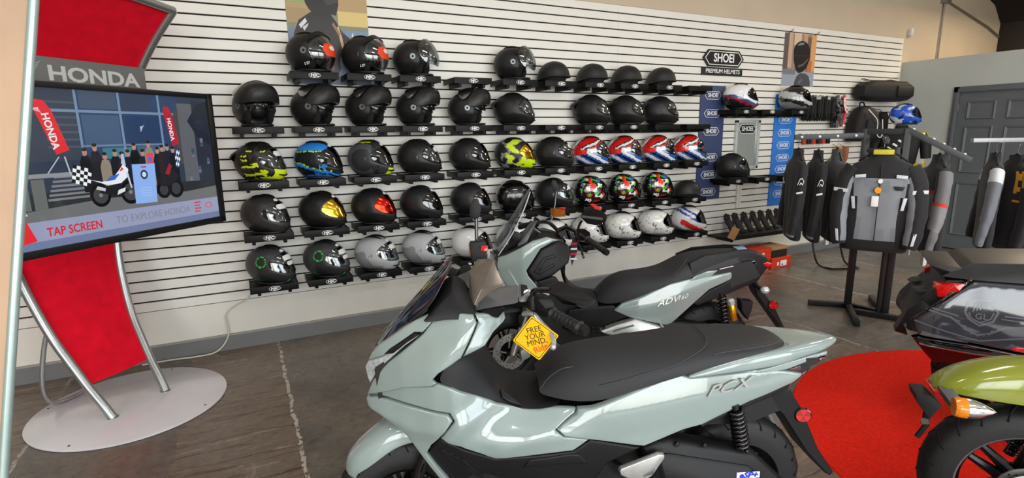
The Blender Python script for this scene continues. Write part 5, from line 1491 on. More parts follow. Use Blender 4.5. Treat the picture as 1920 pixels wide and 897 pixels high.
panel('lower_trim', ADV['pocket_low'], W_adv, M_plast, AV, roll=0.008)
panel('foot_board_side', ADV['floor_black'], lambda u, z: W_adv(u, z) - 0.01, M_plast, AV, roll=0.008)
MB().prism([(1.30, .70), (1.36, .86), (1.10, .985), (.95, .97), (.92, .86), (1.08, .68), (.95, .56), (.62, .53), (.33, .72), (-.20, .82), (-.26, .72), (.12, .57), (.33, .43), (.5, .36), (.55, .28), (.95, .28), (1.10, .40), (1.16, .58)], -.12, .12, 'Y').build('frame_core', M_hblack, AV)
fsil = ADV['floor_silver']
fo_ = MB().prism(fsil, .155, .225, 'Y', bev=0.008).build('foot_rest', M_alubr, AV, angle=45)
MB().prism([(.66, .425), (.60, .444), (.535, .462), (.53, .452), (.60, .432), (.655, .415)], .224, .228, 'Y').build('foot_rest_slot', M_gunm, fo_)
for k in range(3):
    MB().cbox(.395 - .022 * k, .408 - .022 * k, .17, .245, .382 + .016 * k, .418 + .014 * k, 0.003).build('passenger_peg', M_alubr, AV)
tr = MB()
for i in range(7):
    for j in range(3):
        tr.cbox(.70 + .032 * i, .722 + .032 * i, .198, .206, .385 + .022 * j - .012 * i * 0 + .0, .400 + .022 * j, 0.002)
tr_o = tr.build('foot_board_studs', M_plast, AV); tr_o['kind'] = 'stuff'
# seat: rider dish, raised pillion, long black tail
ss = [sec(.735, [(0, .60), (.04, .598), (.07, .59), (.085, .578), (.09, .565)]),
      sec(.70, [(0, .655), (.05, .652), (.085, .630), (.11, .595), (.118, .558)]),
      sec(.62, [(0, .715), (.06, .711), (.105, .685), (.138, .625), (.145, .568)]),
      sec(.53, [(0, .735), (.08, .730), (.128, .705), (.156, .65), (.160, .598)]),
      sec(.42, [(0, .737), (.09, .733), (.140, .712), (.166, .68), (.168, .640)]),
      sec(.31, [(0, .757), (.10, .752), (.145, .735), (.168, .715), (.170, .695)]),
      sec(.24, [(0, .80), (.10, .795), (.138, .775), (.160, .745), (.164, .715)]),
      sec(.17, [(0, .840), (.09, .834), (.125, .815), (.148, .77), (.154, .728)]),
      sec(.08, [(0, .857), (.085, .852), (.115, .838), (.135, .80), (.142, .765)]),
      sec(-.05, [(0, .866), (.08, .862), (.105, .850), (.122, .82), (.128, .79)]),
      sec(-.16, [(0, .868), (.065, .865), (.088, .856), (.105, .838), (.108, .815)]),
      sec(-.23, [(0, .862), (.05, .860), (.07, .852), (.08, .842), (.085, .82)])]
st2 = loft('seat', ss, M_seatm, AV, sub=2)
MB().tube(smoothpath([(.19, .10, .835), (.235, .135, .79), (.28, .158, .745), (.30, .166, .715)], 6), 0.0016, 5).build('stitching', M_stitch, st2, angle=180)
loft('tail_top', [sec(-.12, [(0, .85), (.08, .85), (.115, .835), (.118, .81)]), sec(-.22, [(0, .872), (.06, .868), (.09, .845), (.096, .81)]), sec(-.30, [(0, .852), (.04, .846), (.06, .825), (.066, .79)]), sec(-.345, [(0, .815), (.02, .812), (.032, .80), (.036, .78)])], M_plast, AV, sub=2, solid=.006)
slab('tail_cap', [(-.14, -.03, .876), (-.14, .045, .874), (-.20, .04, .878), (-.20, -.02, .880)], 0.006, mat('tail_cap_blue', (120, 146, 178), 0.2), AV, bev=0.001)
# centre tunnel and hump
loft('centre_tunnel', [sec(1.10, [(0, 1.00), (.07, .998), (.12, .985), (.15, .96), (.16, .92)]), sec(1.0, [(0, .995), (.07, .993), (.12, .978), (.15, .955), (.165, .91)]), sec(.93, [(0, .945), (.07, .942), (.12, .925), (.15, .90), (.16, .85)]), sec(.95, [(0, .84), (.07, .84), (.11, .83), (.14, .81), (.15, .77)]), sec(.93, [(0, .70), (.07, .70), (.11, .69), (.15, .67), (.16, .63)]), sec(.86, [(0, .62), (.07, .618), (.11, .605), (.15, .58), (.165, .54)]), sec(.74, [(0, .60), (.07, .598), (.11, .59), (.15, .575), (.165, .54)])], M_plast, AV, sub=2)
# front: windscreen, meter bracket, nose
wsr = [[(1.375, 0, .93), (1.368, .05, .925), (1.355, .09, .91), (1.345, .12, .875)], [(1.315, 0, 1.02), (1.308, .055, 1.015), (1.285, .10, 1.00), (1.272, .128, .985)], [(1.25, 0, 1.115), (1.245, .055, 1.11), (1.225, .095, 1.10), (1.215, .118, 1.09)],
       [(1.195, 0, 1.20), (1.192, .05, 1.195), (1.18, .082, 1.185), (1.175, .10, 1.178)], [(1.152, 0, 1.272), (1.152, .035, 1.268), (1.148, .055, 1.262), (1.146, .066, 1.255)]]
M_scr = clear_mat('clear_windscreen', (240, 243, 244), 0.04, 0.04)
wso = loft('windscreen', wsr, M_scr, AV, sub=2, solid=0.006)
for s in (1, -1):
    MB().tube(smoothpath([(r_[-1][0], s * r_[-1][1], r_[-1][2]) for r_ in wsr], 4), 0.0035, 6).build('windscreen_edge', mat('screen_edge', (186, 190, 192), 0.2), wso, angle=180)
hull('screen_bracket', [(1.29, -.07, .90), (1.29, .07, .90), (1.25, -.08, 1.02), (1.25, .08, 1.02), (1.21, .06, .93), (1.21, -.06, .93)], M_plast, AV, 0.006)
MB().lathe([(0.03, -.012), (.03, .012), (.02, .016), (.0005, .016)], 18, 'Y', Matrix.Translation((1.235, .095, .985))).build('screen_knob', M_plast, AV)
hull('meter_hood', [(1.23, .09, .93), (1.19, .10, .90), (1.11, .085, 1.075), (1.10, .06, 1.08), (1.14, .0, 1.06), (1.20, -.06, .98), (1.12, -.06, 1.05), (1.15, .10, 1.0)], M_gunm, AV, 0.005)
hull('meter', [(1.13, -.06, 1.04), (1.13, .05, 1.04), (1.08, .05, 1.0), (1.08, -.06, 1.0), (1.10, .05, .97), (1.10, -.06, .97)], M_plasg, AV, 0.006)
hull('headlight', [(1.43, -.09, .80), (1.43, .09, .80), (1.40, .12, .86), (1.40, -.12, .86), (1.38, .12, .74), (1.38, -.12, .74), (1.30, 0, .80)], M_lamp, AV, 0.008)
for s in (1, -1): panel('side_wing', [(1.34, .76), (1.345, .80), (1.29, .82), (1.22, .70), (1.20, .62), (1.25, .64)], W_adv, M_pgrey, AV, both=False, off=0.008) if s > 0 else None
# steering: bars, grips, mirrors
g0 = Vector((.862, .235, 1.020)); g1 = Vector((.757, .415, .962)); dlt = math.radians(28); cc = (.955, 0.0)
rt = lambda p: rots(p, dlt, cc)
for fl in (lambda p: tuple(p), lambda p: rt(tuple(p))):
    gd = (g1 - g0).normalized()
    MB().tube(smoothpath([fl(Vector((.96, .0, .985))), fl(Vector((.93, .10, 1.04))), fl(g0), fl(g0 + gd * .08)], 5), 0.012, 10).build('handlebar', M_plasg, AV)
    ga = g0 + gd * .06; gp = []; gr_ = []
    for k in range(25):
        t = k / 24; gp.append(fl(ga + (g1 - ga) * t)); gr_.append(0.0165 + (0.0016 if (k % 3) else -.001) + (0.004 if k == 1 else 0))
    MB().tube(gp, gr_, 14).build('grip', M_rub, AV)
    MB().tube([fl(g1), fl(g1 + gd * .006), fl(g1 + gd * .03)], [.016, .019, .017], 14).build('bar_end', M_plast, AV)
    hull('switch_housing', [fl(g0 + Vector(v)) for v in ((.02, -.04, .03), (-.02, .02, .04), (-.05, .05, .02), (-.05, .05, -.03), (0, 0, -.04), (.04, -.05, -.01))], M_plast, AV, 0.005)
    lv_ = MB().tube(smoothpath([fl(Vector(p)) for p in ((.90, .22, 1.0), (.885, .27, .985), (.870, .33, .955), (.868, .37, .93), (.862, .385, .915))], 5), 0.007, 8, flat=.7).build('brake_lever', M_plasg, AV)
hull('fork_clamp', [(.98, -.08, 1.0), (.98, .08, 1.0), (.92, -.05, 1.03), (.92, .06, 1.03), (.95, -.07, .96), (.95, .08, .96)], M_plast, AV, 0.006)
ml = [(.875, 1.16), (.832, 1.196), (.78, 1.187), (.76, 1.164), (.766, 1.125), (.804, 1.099), (.846, 1.104), (.875, 1.133)]
mo = empty('mirror'); mo.parent = AV
mw = lambda x: .34 + (.875 - x) * .70
hull('mirror_shell', [(x, mw(x), z) for x, z in ml] + [(x * .9 + .065, mw(x) + .03, z * .88 + .12 * 1.146) for x, z in ml], M_plast, mo, 0.007, angle=40)
slab('mirror_band', [(.872, .367, 1.152), (.77, .438, 1.148), (.772, .436, 1.136), (.872, .365, 1.140)], 0.012, M_gunm, mo, bev=0.001)
MB().tube(smoothpath([(.889, .31, 1.0), (.889, .325, 1.05), (.885, .335, 1.09), (.87, .345, 1.12)], 5), 0.007, 8).build('mirror_stem', M_plasg, mo)
MB().lathe([(.013, 0), (.013, .05), (.0005, .055)], 12, M=Matrix.Translation((.889, .30, .995))).build('mirror_clamp', M_plast, mo)
rt_ = slab('red_tag', [(.832, .375, 1.214), (.820, .385, 1.220), (.776, .418, 1.200), (.790, .408, 1.180)], 0.003, mat('red_tag', (222, 56, 40), 0.5), mo, bev=0.0005)
mo = empty('mirror'); mo.parent = AV
mr2 = [(.99, 1.265), (.978, 1.292), (.955, 1.285), (.937, 1.24), (.953, 1.20), (.975, 1.21)]
hull('mirror_shell', [(x, -.335, z) for x, z in mr2] + [(x * .9 + .0965, -.36, z * .9 + .125) for x, z in mr2], M_plast, mo, 0.006, angle=40)
MB().tube([(.99, -.29, 1.02), (.965, -.315, 1.12), (.955, -.338, 1.21)], 0.006, 8).build('mirror_stem', M_plasg, mo)
hull('fluid_reservoir', [(1.00, -.28, 1.105), (.91, -.20, 1.11), (.99, -.30, 1.055), (.90, -.2, 1.06), (.97, -.24, 1.11), (.98, -.23, 1.05)], mat('reservoir_amber', (150, 84, 24), 0.3), AV, 0.003)
slab('kill_switch', [(.935, -.21, 1.117), (.905, -.185, 1.117), (.915, -.175, 1.112), (.945, -.2, 1.112)], .01, M_redlens, AV, bev=.002)
# striped pennant tag on the bar
tgp = empty('pennant_tag'); tgp.parent = AV
pp = [(.905, .235, 1.012), (.885, .25, 1.00), (.880, .25, .935), (.912, .235, .832), (.925, .235, .925)]
slab('card', pp, 0.002, mat('pennant_dark', (40, 34, 46), 0.5), tgp, bev=0.0003)
for k, c in enumerate(((200, 40, 50), (225, 225, 225), (200, 40, 50), (220, 220, 225))):
    z = .975 - .030 * k
    slab('stripe', [(.884 + .001 * k, .2525, z), (.919, .2375, z - .004), (.919, .2375, z - .015), (.884, .2525, z - .011)], 0.003, mat('pennant_%d' % k, c, 0.5), tgp, bev=0.0003)
# front wheel, fork
FA = Matrix.Translation((1.10, 0, 0)) @ Matrix.Rotation(math.radians(24), 4, 'Z') @ Matrix.Translation((1.324 - 1.10, 0, 0.265))
wheel(AV, FA, 0.265, 0.11, 5, (0.12, 0.062), 'front_wheel')
for s in (1, -1):
    f_ = MB().tube([(-.005, s * .088, -.01), (-.125, s * .088, .32)], [0.022, 0.024], 12).build('fork_leg', M_steel, AV); f_.matrix_local = FA
    f_ = MB().tube([(-.10, s * .088, .25), (-.20, s * .088, .52)], [0.030, 0.030], 12).build('fork_tube', M_gunm, AV); f_.matrix_local = FA
loft('front_fender', [[(x, 0, z), (x - .003, .04, z - .005), (x - .01, .066, z - .025), (x - .02, .07, z - .05)] for x, z in ((.19, .22), (.12, .275), (.04, .305), (-.06, .30), (-.14, .265), (-.20, .21))], M_plast, AV, sub=2, solid=.004).matrix_local = FA
o_ = hull('fork_guard', [(-.09, .06, .16), (-.05, .10, .17), (-.16, .06, .32), (-.20, .10, .33), (-.10, .11, .30), (-.03, .11, .24), (-.06, .06, .05), (-.09, .10, .04)], M_plast, AV, .005); o_.matrix_local = FA
o_ = hull('brake_caliper', [(-.05, .065, .01), (-.11, .065, .04), (-.12, .065, -.04), (-.06, .065, -.06), (-.05, .105, .01), (-.11, .105, .04), (-.12, .105, -.04), (-.06, .105, -.06)], M_alubr, AV, .006); o_.matrix_local = FA
o_ = MB().lathe([(0.020, 0), (0.020, 0.008), (0.015, 0.012), (0.0005, 0.012)], 18, 'Y', Matrix.Translation((-.115, .115, .285))).build('amber_reflector', M_amber, AV); o_.matrix_local = FA
# rear: wheel, engine, twin shock with gold reservoir, mudguard
wheel(AV, Matrix.Translation((0, 0, .262)), 0.262, 0.13, 5, None, 'rear_wheel')
MB().prism([(.45, .40), (.30, .46), (.05, .42), (-.10, .30), (-.08, .18), (.2, .15), (.45, .22)], .08, .165, 'Y', bev=.014).build('engine_cover', M_plast, AV, angle=50)
MB().prism([(.5, .28), (.5, .42), (.2, .42), (.1, .25), (.3, .18)], -.11, .085, 'Y', bev=.01).build('engine_block', M_hblack, AV)
spring(AV, (-.024, .13, .60), (-.062, .13, .385)); spring(AV, (-.024, -.13, .60), (-.062, -.13, .385))
rs = empty('shock_reservoir', (-.10, .155, .455)); rs.parent = AV; rs.rotation_euler = (0, math.radians(13), 0)
MB().lathe([(.018, 0), (.021, .004), (.021, .10), (.018, .104)], 18).build('gold_cylinder', mat('gold_anodised', (222, 158, 30), .25, metal=.8), rs)
MB().lathe([(.023, .103), (.024, .13), (.014, .142), (.0005, .142)], 18).build('cap', M_alubr, rs)
MB().prism([(-.16, .56), (-.17, .49), (-.215, .43), (-.235, .50), (-.24, .55)], .03, .10, 'Y', bev=.005).build('hugger', M_plast, AV)
MB().prism([(-.235, .69), (-.26, .70), (-.31, .61), (-.40, .50), (-.49, .33), (-.475, .32), (-.37, .46), (-.28, .58)], -.05, .05, 'Y', bev=.005).build('rear_mudguard', M_plast, AV, angle=40)
hull('plate_bracket', [(-.24, -.05, .69), (-.24, .05, .69), (-.26, .05, .63), (-.26, -.05, .63), (-.29, 0, .64)], M_plast, AV, .005)
tl = empty('turn_signal', (-.285, .10, .632)); tl.parent = AV
MB().tube([(.03, -.06, .02), (0, 0, 0)], .011, 8).build('stalk', M_plast, tl)
MB().ball((-.01, .02, 0), .026, 14, 8, (1.1, 1.0, .9)).build('lens', M_lamp, tl)
tl2 = empty('turn_signal', (-.285, -.10, .632)); tl2.parent = AV
MB().tube([(.03, .06, .02), (0, 0, 0)], .011, 8).build('stalk', M_plast, tl2)
MB().ball((-.01, -.02, 0), .026, 14, 8, (1.1, 1.0, .9)).build('lens', M_lamp, tl2)
rr2 = empty('rear_reflector', (-.385, .056, .516), rot=(0, 0, math.radians(-12))); rr2.parent = AV
for o_ in list(rr_.children):
    c = o_.copy(); COL.objects.link(c); c.parent = rr2
MB().tube([(-.16, -.15, .40), (.10, -.16, .33), (.40, -.15, .26)], [.06, .06, .04], 16).build('exhaust', M_plast, AV)
lettering('ADV', 0.050, M_steel, AV, axes((.325, W_adv(.325, .592) + .0135, .590), Vector((-.15, W_adv(.22, .614) - W_adv(.37, .58), .034)).normalized(), Vector((0.03, -.14, 1)).normalized()), name='model_emblem', ext=.0018, bold=.0005, shear=.4, sx=1.3)
lettering('160', 0.036, M_steel, AV, axes((.235, W_adv(.235, .612) + .0135, .612), Vector((-.15, W_adv(.22, .614) - W_adv(.37, .58), .034)).normalized(), Vector((0.03, -.14, 1)).normalized()), name='model_emblem', ext=.0018, bold=.0004, shear=.4, sx=1.2)
MB().tube([(.55, .10, .30), (.48, .20, .14), (.42, .27, .012)], 0.012, 8).build('side_stand', M_steel, AV)
# ================================================================ signs, posters, banners on the slat wall
M_navy = mat('navy_banner', (54, 66, 104), 0.5, var=0.04)
M_blueb = mat('blue_banner', (44, 118, 206), 0.5, var=0.04)
M_signblk = mat('sign_black', (24, 24, 27), 0.4)
M_print = mat('poster_print', attr='Col', rough=0.35)
WY = -0.021
def hexa(cx, cz, hw, hh, tip=0.4):
    return [(cx - hw, cz), (cx - hw + hh * tip * 2.2, cz + hh), (cx + hw - hh * tip * 2.2, cz + hh), (cx + hw, cz), (cx + hw - hh * tip * 2.2, cz - hh), (cx - hw + hh * tip * 2.2, cz - hh)]
def shoei(parent, cx, cz, hw, hh, y, bg, fg, size, line=0.006):
    o = MB().prism(hexa(cx, cz, hw, hh), y, y - 0.0012, 'Y').build('logo_border', fg, parent)
    MB().prism(hexa(cx, cz, hw - line * 1.4, hh - line), y - 0.0013, y - 0.0022, 'Y').build('logo_field', bg, o)
    lettering('SHOEI', size, fg, o, axes((cx, y - 0.0026, cz), (1, 0, 0), (0, 0, 1)), ext=0.0003, bold=size * 0.022, sx=0.92)
    return o
sg = empty('wall_sign', (4.885, WY, 2.38))
MB().prism(hexa(0, 0, 0.31, 0.088), 0, -0.018, 'Y').build('sign_board', M_signblk, sg)
shoei(sg, 0, 0, 0.285, 0.072, -0.0182, M_signblk, M_white, 0.125, 0.008)
MB().cbox(-0.315, 0.30, -0.018, 0, -0.178, -0.10, 0.002).build('sign_plate', M_signblk, sg)
lettering('PREMIUM HELMETS', 0.062, M_white, sg, axes((-0.005, -0.0186, -0.139), (1, 0, 0), (0, 0, 1)), ext=0.0003, bold=0.0008, sx=1.0)
tag(sg, 'black hexagonal SHOEI PREMIUM HELMETS sign high on the slat wall', 'sign')

def banner(x0, x1, z0, z1, m, zs, label, lw, y=WY):
    b = empty('banner', ((x0 + x1) / 2, y, z0))
    MB().cbox(-(x1 - x0) / 2, (x1 - x0) / 2, -0.008, 0, 0, z1 - z0, 0.001).build('sheet', m, b)
    for z in zs: shoei(b, 0.0, z - z0, lw, 0.043, -0.0082, m, M_white, 0.062, 0.005)
    tag(b, label, 'banner', 'helmet banners'); return b
banner(4.575, 4.95, 0.83, 2.09, M_navy, (1.985, 1.79, 1.595, 1.305, 1.112, 0.915), 'navy blue vertical banner with white SHOEI logos beside the red, white and blue helmets', 0.125)
for z in (1.445,): pass
banner(5.80, 6.20, 0.68, 2.02, M_blueb, (1.90, 1.72, 1.565, 1.415, 1.265, 1.125, 0.97, 0.82), 'bright blue vertical banner with white SHOEI logos behind the hanging jackets', 0.125)

def poster(name, x0, x1, z0, z1, shapes, label, y=WY):
    p = empty(name, (x0, y, z0))
    MB().box(0, x1 - x0, -0.002, 0, 0, z1 - z0).build('board', M_paper, p)
    mb = MB(); ly = [-0.0021]; W_, H_ = x1 - x0, z1 - z0
    for poly, c in shapes:
        ly[0] -= 0.00003; mb.cur = srgb(*c); k = len(poly)
        mb.add([(a * W_, ly[0], b * H_) for a, b in poly], [tuple(range(k))])
    mb.build('print', M_print, p, angle=180, recalc=False)
    tag(p, label, 'poster'); return p
def R4(a, b, c, d): return [(a, c), (b, c), (b, d), (a, d)]
def blob(cx, cy, rx, ry, n=18): return ngon(cx, cy, rx, ry, n)
s1 = [(R4(0, 1, 0, 1), (150, 150, 140)), (R4(0, 1, .75, 1), (196, 180, 128)), (R4(0, 1, .58, .78), (178, 150, 104)), (R4(0, 1, .46, .60), (128, 132, 110)), (R4(0, 1, .0, .46), (112, 124, 146)),
      (R4(0.62, 1, .50, .62), (214, 190, 120)), (R4(.70, 1, .28, .46), (120, 140, 170)), (R4(0, .3, .5, .62), (166, 140, 100)), (R4(0, .25, .66, .74), (150, 160, 110)),
      ([(.10, 0), (.06, .18), (.07, .38), (.14, .50), (.26, .56), (.34, .60), (.52, .58), (.60, .50), (.66, .42), (.80, .34), (.90, .22), (.86, .12), (.74, .16), (.62, .20), (.58, .0)], (34, 28, 30)),
      (blob(.42, .74, .21, .20, 24), (22, 20, 22)), ([(.24, .70), (.30, .58), (.60, .56), (.64, .66), (.60, .76), (.40, .66)], (30, 26, 28)), ([(.42, .72), (.63, .78), (.64, .68), (.50, .64)], (58, 52, 60)),
      ([(.14, .46), (.22, .52), (.24, .49), (.16, .43)], (214, 214, 220)), ([(.18, .44), (.26, .48), (.24, .45), (.20, .41)], (200, 202, 210)), ([(.10, .28), (.22, .34), (.26, .30), (.14, .25)], (196, 140, 100)), ([(.12, .24), (.24, .28), (.25, .25), (.14, .22)], (170, 118, 84)),
      ([(.60, .46), (.63, .34), (.66, .22), (.69, .22), (.66, .36), (.62, .47)], (206, 170, 120)), ([(.70, .34), (.84, .24), (.82, .21), (.69, .31)], (176, 130, 96)), ([(.56, .50), (.64, .40), (.62, .38), (.54, .48)], (150, 110, 84)),
      ([(.40, .20), (.52, .30), (.62, .10), (.56, 0), (.40, .0)], (44, 36, 38)), ([(.50, .16), (.52, .17), (.53, .08), (.51, .08)], (200, 70, 40)), ([(.78, .40), (.80, .42), (.81, .18), (.79, .18)], (220, 224, 230))]
poster('rider_poster', 0.425, 1.015, 1.99, 2.86, [([(a, b * .95 + .05) for a, b in p], c) if i > 8 else (p, c) for i, (p, c) in enumerate(s1)], 'poster of a seated rider in black helmet and jacket, above the second shelf row')
s2 = [(R4(0, 1, 0, 1), (150, 130, 120)), (R4(0, .14, .3, 1), (96, 84, 84)), (R4(.14, .26, .35, 1), (196, 164, 140)), (R4(.60, .72, .35, 1), (206, 150, 110)), (R4(.72, .84, .3, .95), (110, 92, 90)), (R4(.84, 1, .3, 1), (216, 160, 104)), (R4(.76, .90, .28, .5), (190, 110, 70)),
      (R4(.30, .52, .78, 1), (214, 190, 160)), (R4(0, 1, 0, .28), (150, 158, 172)), (R4(0, .4, .22, .32), (120, 120, 132)),
      ([(.38, 0), (.40, .10), (.46, .20), (.56, .26), (.74, .25), (.84, .20), (.90, .08), (.90, 0)], (74, 74, 80)), ([(.50, .08), (.60, .16), (.66, .12), (.56, .03)], (96, 96, 104)),
      (blob(.56, .66, .26, .21, 28), (24, 23, 25)), ([(.30, .66), (.32, .50), (.40, .32), (.50, .25), (.62, .28), (.74, .36), (.82, .52), (.82, .70)], (28, 26, 28)), ([(.40, .78), (.48, .83), (.62, .84), (.60, .80), (.46, .78)], (120, 128, 140)), ([(.46, .40), (.62, .44), (.78, .56), (.79, .53), (.64, .40), (.50, .36)], (92, 84, 80)), ([(.32, .60), (.80, .60), (.80, .58), (.32, .58)], (44, 42, 46))]
p2 = poster('helmet_poster', 5.875, 6.46, 2.12, 2.725, s2, 'portrait poster of a figure in a black helmet seen from behind')
for x in (0.06, 0.54): MB().tube([(x, -0.004, 0.60), (x + 0.02, -0.02, 0.615), (x + 0.05, -0.03, 0.645)], 0.004, 6).build('clip', M_hblack, p2)

# framed mirror
fm = empty('framed_mirror', (5.34, -0.02, 1.157))
for (x0, x1, z0, z1) in ((-.20, -.165, 0, .56), (.165, .20, 0, .56), (-.20, .20, 0, .03), (-.20, .20, .53, .56)):
    MB().cbox(x0, x1, -.03, 0, z0, z1, .003).build('frame_rail', mat('mirror_frame', (200, 206, 206), .35, metal=.4), fm)
MB().box(-.165, .165, -.012, -.002, .03, .53).build('mirror_glass', mat('mirror_silver', (196, 200, 200), .03, metal=1.0, var=.01), fm)
shoei(fm, 0, .46, .145, .055, -.0125, M_signblk, M_white, .075, .006)
tag(fm, 'narrow framed wall mirror with a SHOEI logo between the two banners', 'mirror')
# bare bracket strip under the mirror
bs = MB().cbox(-.035, .035, -.022, 0, 0, .30, .002).cbox(-.006, .006, -.03, -.02, .02, .28, .001).build('bracket_strip', M_slat, loc=(5.27, -.019, .69))
tag(bs, 'white vertical bracket strip on the slat wall below the mirror', 'bracket')
# long low shelf with gloves
gs = empty('long_shelf', (5.46, 0, .405))
MB().cbox(-.66, .64, -.32, -.02, -.012, .010, .003).build('shelf_board', M_shelf, gs)
MB().cbox(-.66, .64, -.325, -.305, -.022, .02, .003).build('shelf_lip', M_shelf, gs)
for x in (-.5, .5): MB().cbox(x - .012, x + .012, -.25, -.02, -.06, -.012, .002).build('bracket', M_shelf, gs)
tag(gs, 'long low black shelf carrying a row of black gloves', 'shelf')
M_glove = mat('glove_black', (19, 19, 20), .75, var=.2, scale=40, bump=.4, bscale=300)
def glove_mesh():
    mb = MB()
    # cuff and palm as a flattened tapered tube, five fingers
    mb.tube([(0, 0, 0), (0, 0, .06), (0, 0, .11), (0, 0, .16), (0, 0, .185)], [.021, .020, .021, .023, .020], 12, flat=2.2)
    for i, (x, l) in enumerate(((-.033, .065), (-.011, .082), (.011, .086), (.033, .075))):
        mb.tube([(x, 0, .175), (x * 1.1, -.004, .175 + l * .5), (x * 1.15, -.014, .175 + l)], [.0125, .012, .008], 8)
    mb.tube([(.040, 0, .11), (.066, -.008, .15), (.074, -.018, .185)], [.015, .014, .009], 8)
    return mb.mesh('glove', M_glove, 180)
_gl = glove_mesh()
for k in range(8):
    g = link('glove', _gl, None, (4.96 + k * .145, -.27, .445), (math.radians(-38), math.radians(random.uniform(-3, 3)), 0))
    tag(g, 'black glove leaning in the row on the long low shelf, %s from the left' % ORD[k], 'glove', 'gloves on the long shelf')
kt = MB().cbox(-.05, .05, -.002, .002, 0, .14, .001).cbox(-.012, .012, -.0035, -.002, .03, .11, .0003).build('kraft_tag', mat('kraft_card', (178, 132, 84), .7, var=.06), loc=(4.83, -.335, .41), rot=(math.radians(8), math.radians(22), math.radians(-12)))
tag(kt, 'kraft cardboard tag propped at the left end of the glove shelf', 'tag')

# hanging gloves and accessories to the right of the blue banner
M_hook = mat('peg_hook', (60, 60, 62), .4, metal=.7)
_gl2 = _gl
for k in range(8):
    x = 6.27 + k * .068
    g = empty('hanging_glove', (x, -.09 - .012 * (k % 2), 1.70))
    link('glove_body', _gl2, g, (0, 0, .262), (math.radians(180), 0, math.radians(90)))
    MB().cbox(-.002, .002, -.035, .035, .258, .30, .001).build('header_card', M_hgrey if k % 3 else M_paper, g)
    MB().tube([(0, .07, .315), (0, 0, .305), (0, -.03, .31)], .003, 6).build('hook', M_hook, g)
    tag(g, 'black glove on a hook right of the blue banner, %s in the hanging row' % ORD[k], 'glove', 'gloves hanging beside the blue banner')
def cloth(name, x, z0, z1, w, colf, label, y=-.10, rz=0.9):
    mb = MB(); n, m_ = 14, 8; rows = []
    for i in range(n + 1):
        t = i / n; z = lerp(z1, z0, t); ww = w * (.35 + .65 * min(1, t * 2.2)) * (1 - .25 * max(0, t - .75) * 2)
        rows.append([(ww * (-.5 + j / m_), .018 * math.sin(j * 1.9 + t * 3) + .012 * math.sin(t * 9), z - z0) for j in range(m_ + 1)])
    for i in range(n):
        for j in range(m_):
            mb.cur = srgb(*colf((j + .5) / m_, (i + .5) / n)); mb.add([rows[i][j], rows[i][j + 1], rows[i + 1][j + 1], rows[i + 1][j]], [(0, 1, 2, 3)])
    o = empty(name, (x, y, z0), rz)
    c = mb.build('fabric', mat('printed_cloth', attr='Col', rough=.8), o, angle=180)
    md = c.modifiers.new('thickness', 'SOLIDIFY'); md.thickness = .01
    MB().tube([(0, .06, z1 - z0 + .02), (0, 0, z1 - z0 + .012), (0, -.02, z1 - z0 + .02)], .003, 6).build('hook', M_hook, o)
    tag(o, label, 'face mask'); return o
cloth('camo_mask', 6.86, 1.62, 2.02, .22, lambda a, b: (94, 98, 104) if mnoise.noise((a * 4, b * 6, 0)) > 0 else ((150, 152, 156) if mnoise.noise((a * 5, b * 7, 3)) > .1 else (44, 46, 52)), 'grey camouflage cloth mask on a hook beside the hanging gloves')
def flagc(a, b):
    if b < .45 and a > .35: return (235, 235, 240) if (int(a * 9) + int(b * 16)) % 2 else (38, 44, 92)
    return (222, 70, 80) if math.sin(a * 14 + b * 9) > 0 else (236, 228, 228)
cloth('flag_mask', 6.99, 1.63, 2.02, .24, flagc, 'stars and stripes cloth mask hanging left of the backpack')
M_pack = mat('pack_nylon', (17, 17, 18), .7, var=.15, scale=50, bump=.35, bscale=400)
def soft(name, stations, m, parent, sub=2, **kw):
    """closed soft body: stations of (z, cx, cy, rx, ry)"""
    rows = []
    for (z, cx, cy, rx, ry) in stations:
        rows.append([(cx + rx * math.copysign(abs(math.cos(a)) ** .55, math.cos(a)), cy + ry * math.copysign(abs(math.sin(a)) ** .55, math.sin(a)), z) for a in [2 * PI * j / 20 for j in range(20)]])
    mb = MB(); mb.grid(rows, closed_v=True); n = 20; k = len(rows)
    mb.f.append(tuple(range(n - 1, -1, -1))); mb.c.append(None); mb.f.append(tuple((k - 1) * n + j for j in range(n))); mb.c.append(None)
    return mb.build(name, m, parent, angle=60, **kw)
bp = empty('backpack', (7.34, -.17, 1.44), math.radians(-14)); bp.scale = (.9, 1, .92)
soft('main_bag', [(0, 0, 0, .20, .09), (.03, 0, 0, .225, .11), (.22, 0, 0, .22, .115), (.36, 0, 0, .19, .10), (.45, 0, .01, .13, .08), (.48, 0, .02, .08, .05)], M_pack, bp)
soft('front_pocket', [(.03, .05, -.10, .13, .03), (.05, .05, -.11, .14, .04), (.22, .05, -.11, .13, .04), (.30, .04, -.10, .10, .03)], M_pack, bp)
MB().tube(smoothpath([(-.05, -.10, .44), (.0, -.125, .38), (.07, -.152, .28), (.075, -.155, .14), (.10, -.157, .07), (.18, -.14, .06), (.20, -.13, .16), (.19, -.12, .30)], 5), .006, 6).build('white_piping', M_white, bp)
MB().tube(smoothpath([(-.05, .03, .47), (-.04, .05, .53), (.02, .05, .54), (.04, .03, .47)], 5), .01, 6).build('grab_loop', M_pack, bp)
tag(bp, 'black backpack with white piping hanging on the slat wall', 'backpack')
db = empty('duffel_bag', (7.72, -.17, 1.945), math.radians(-3))
mbx = MB(); rows = []
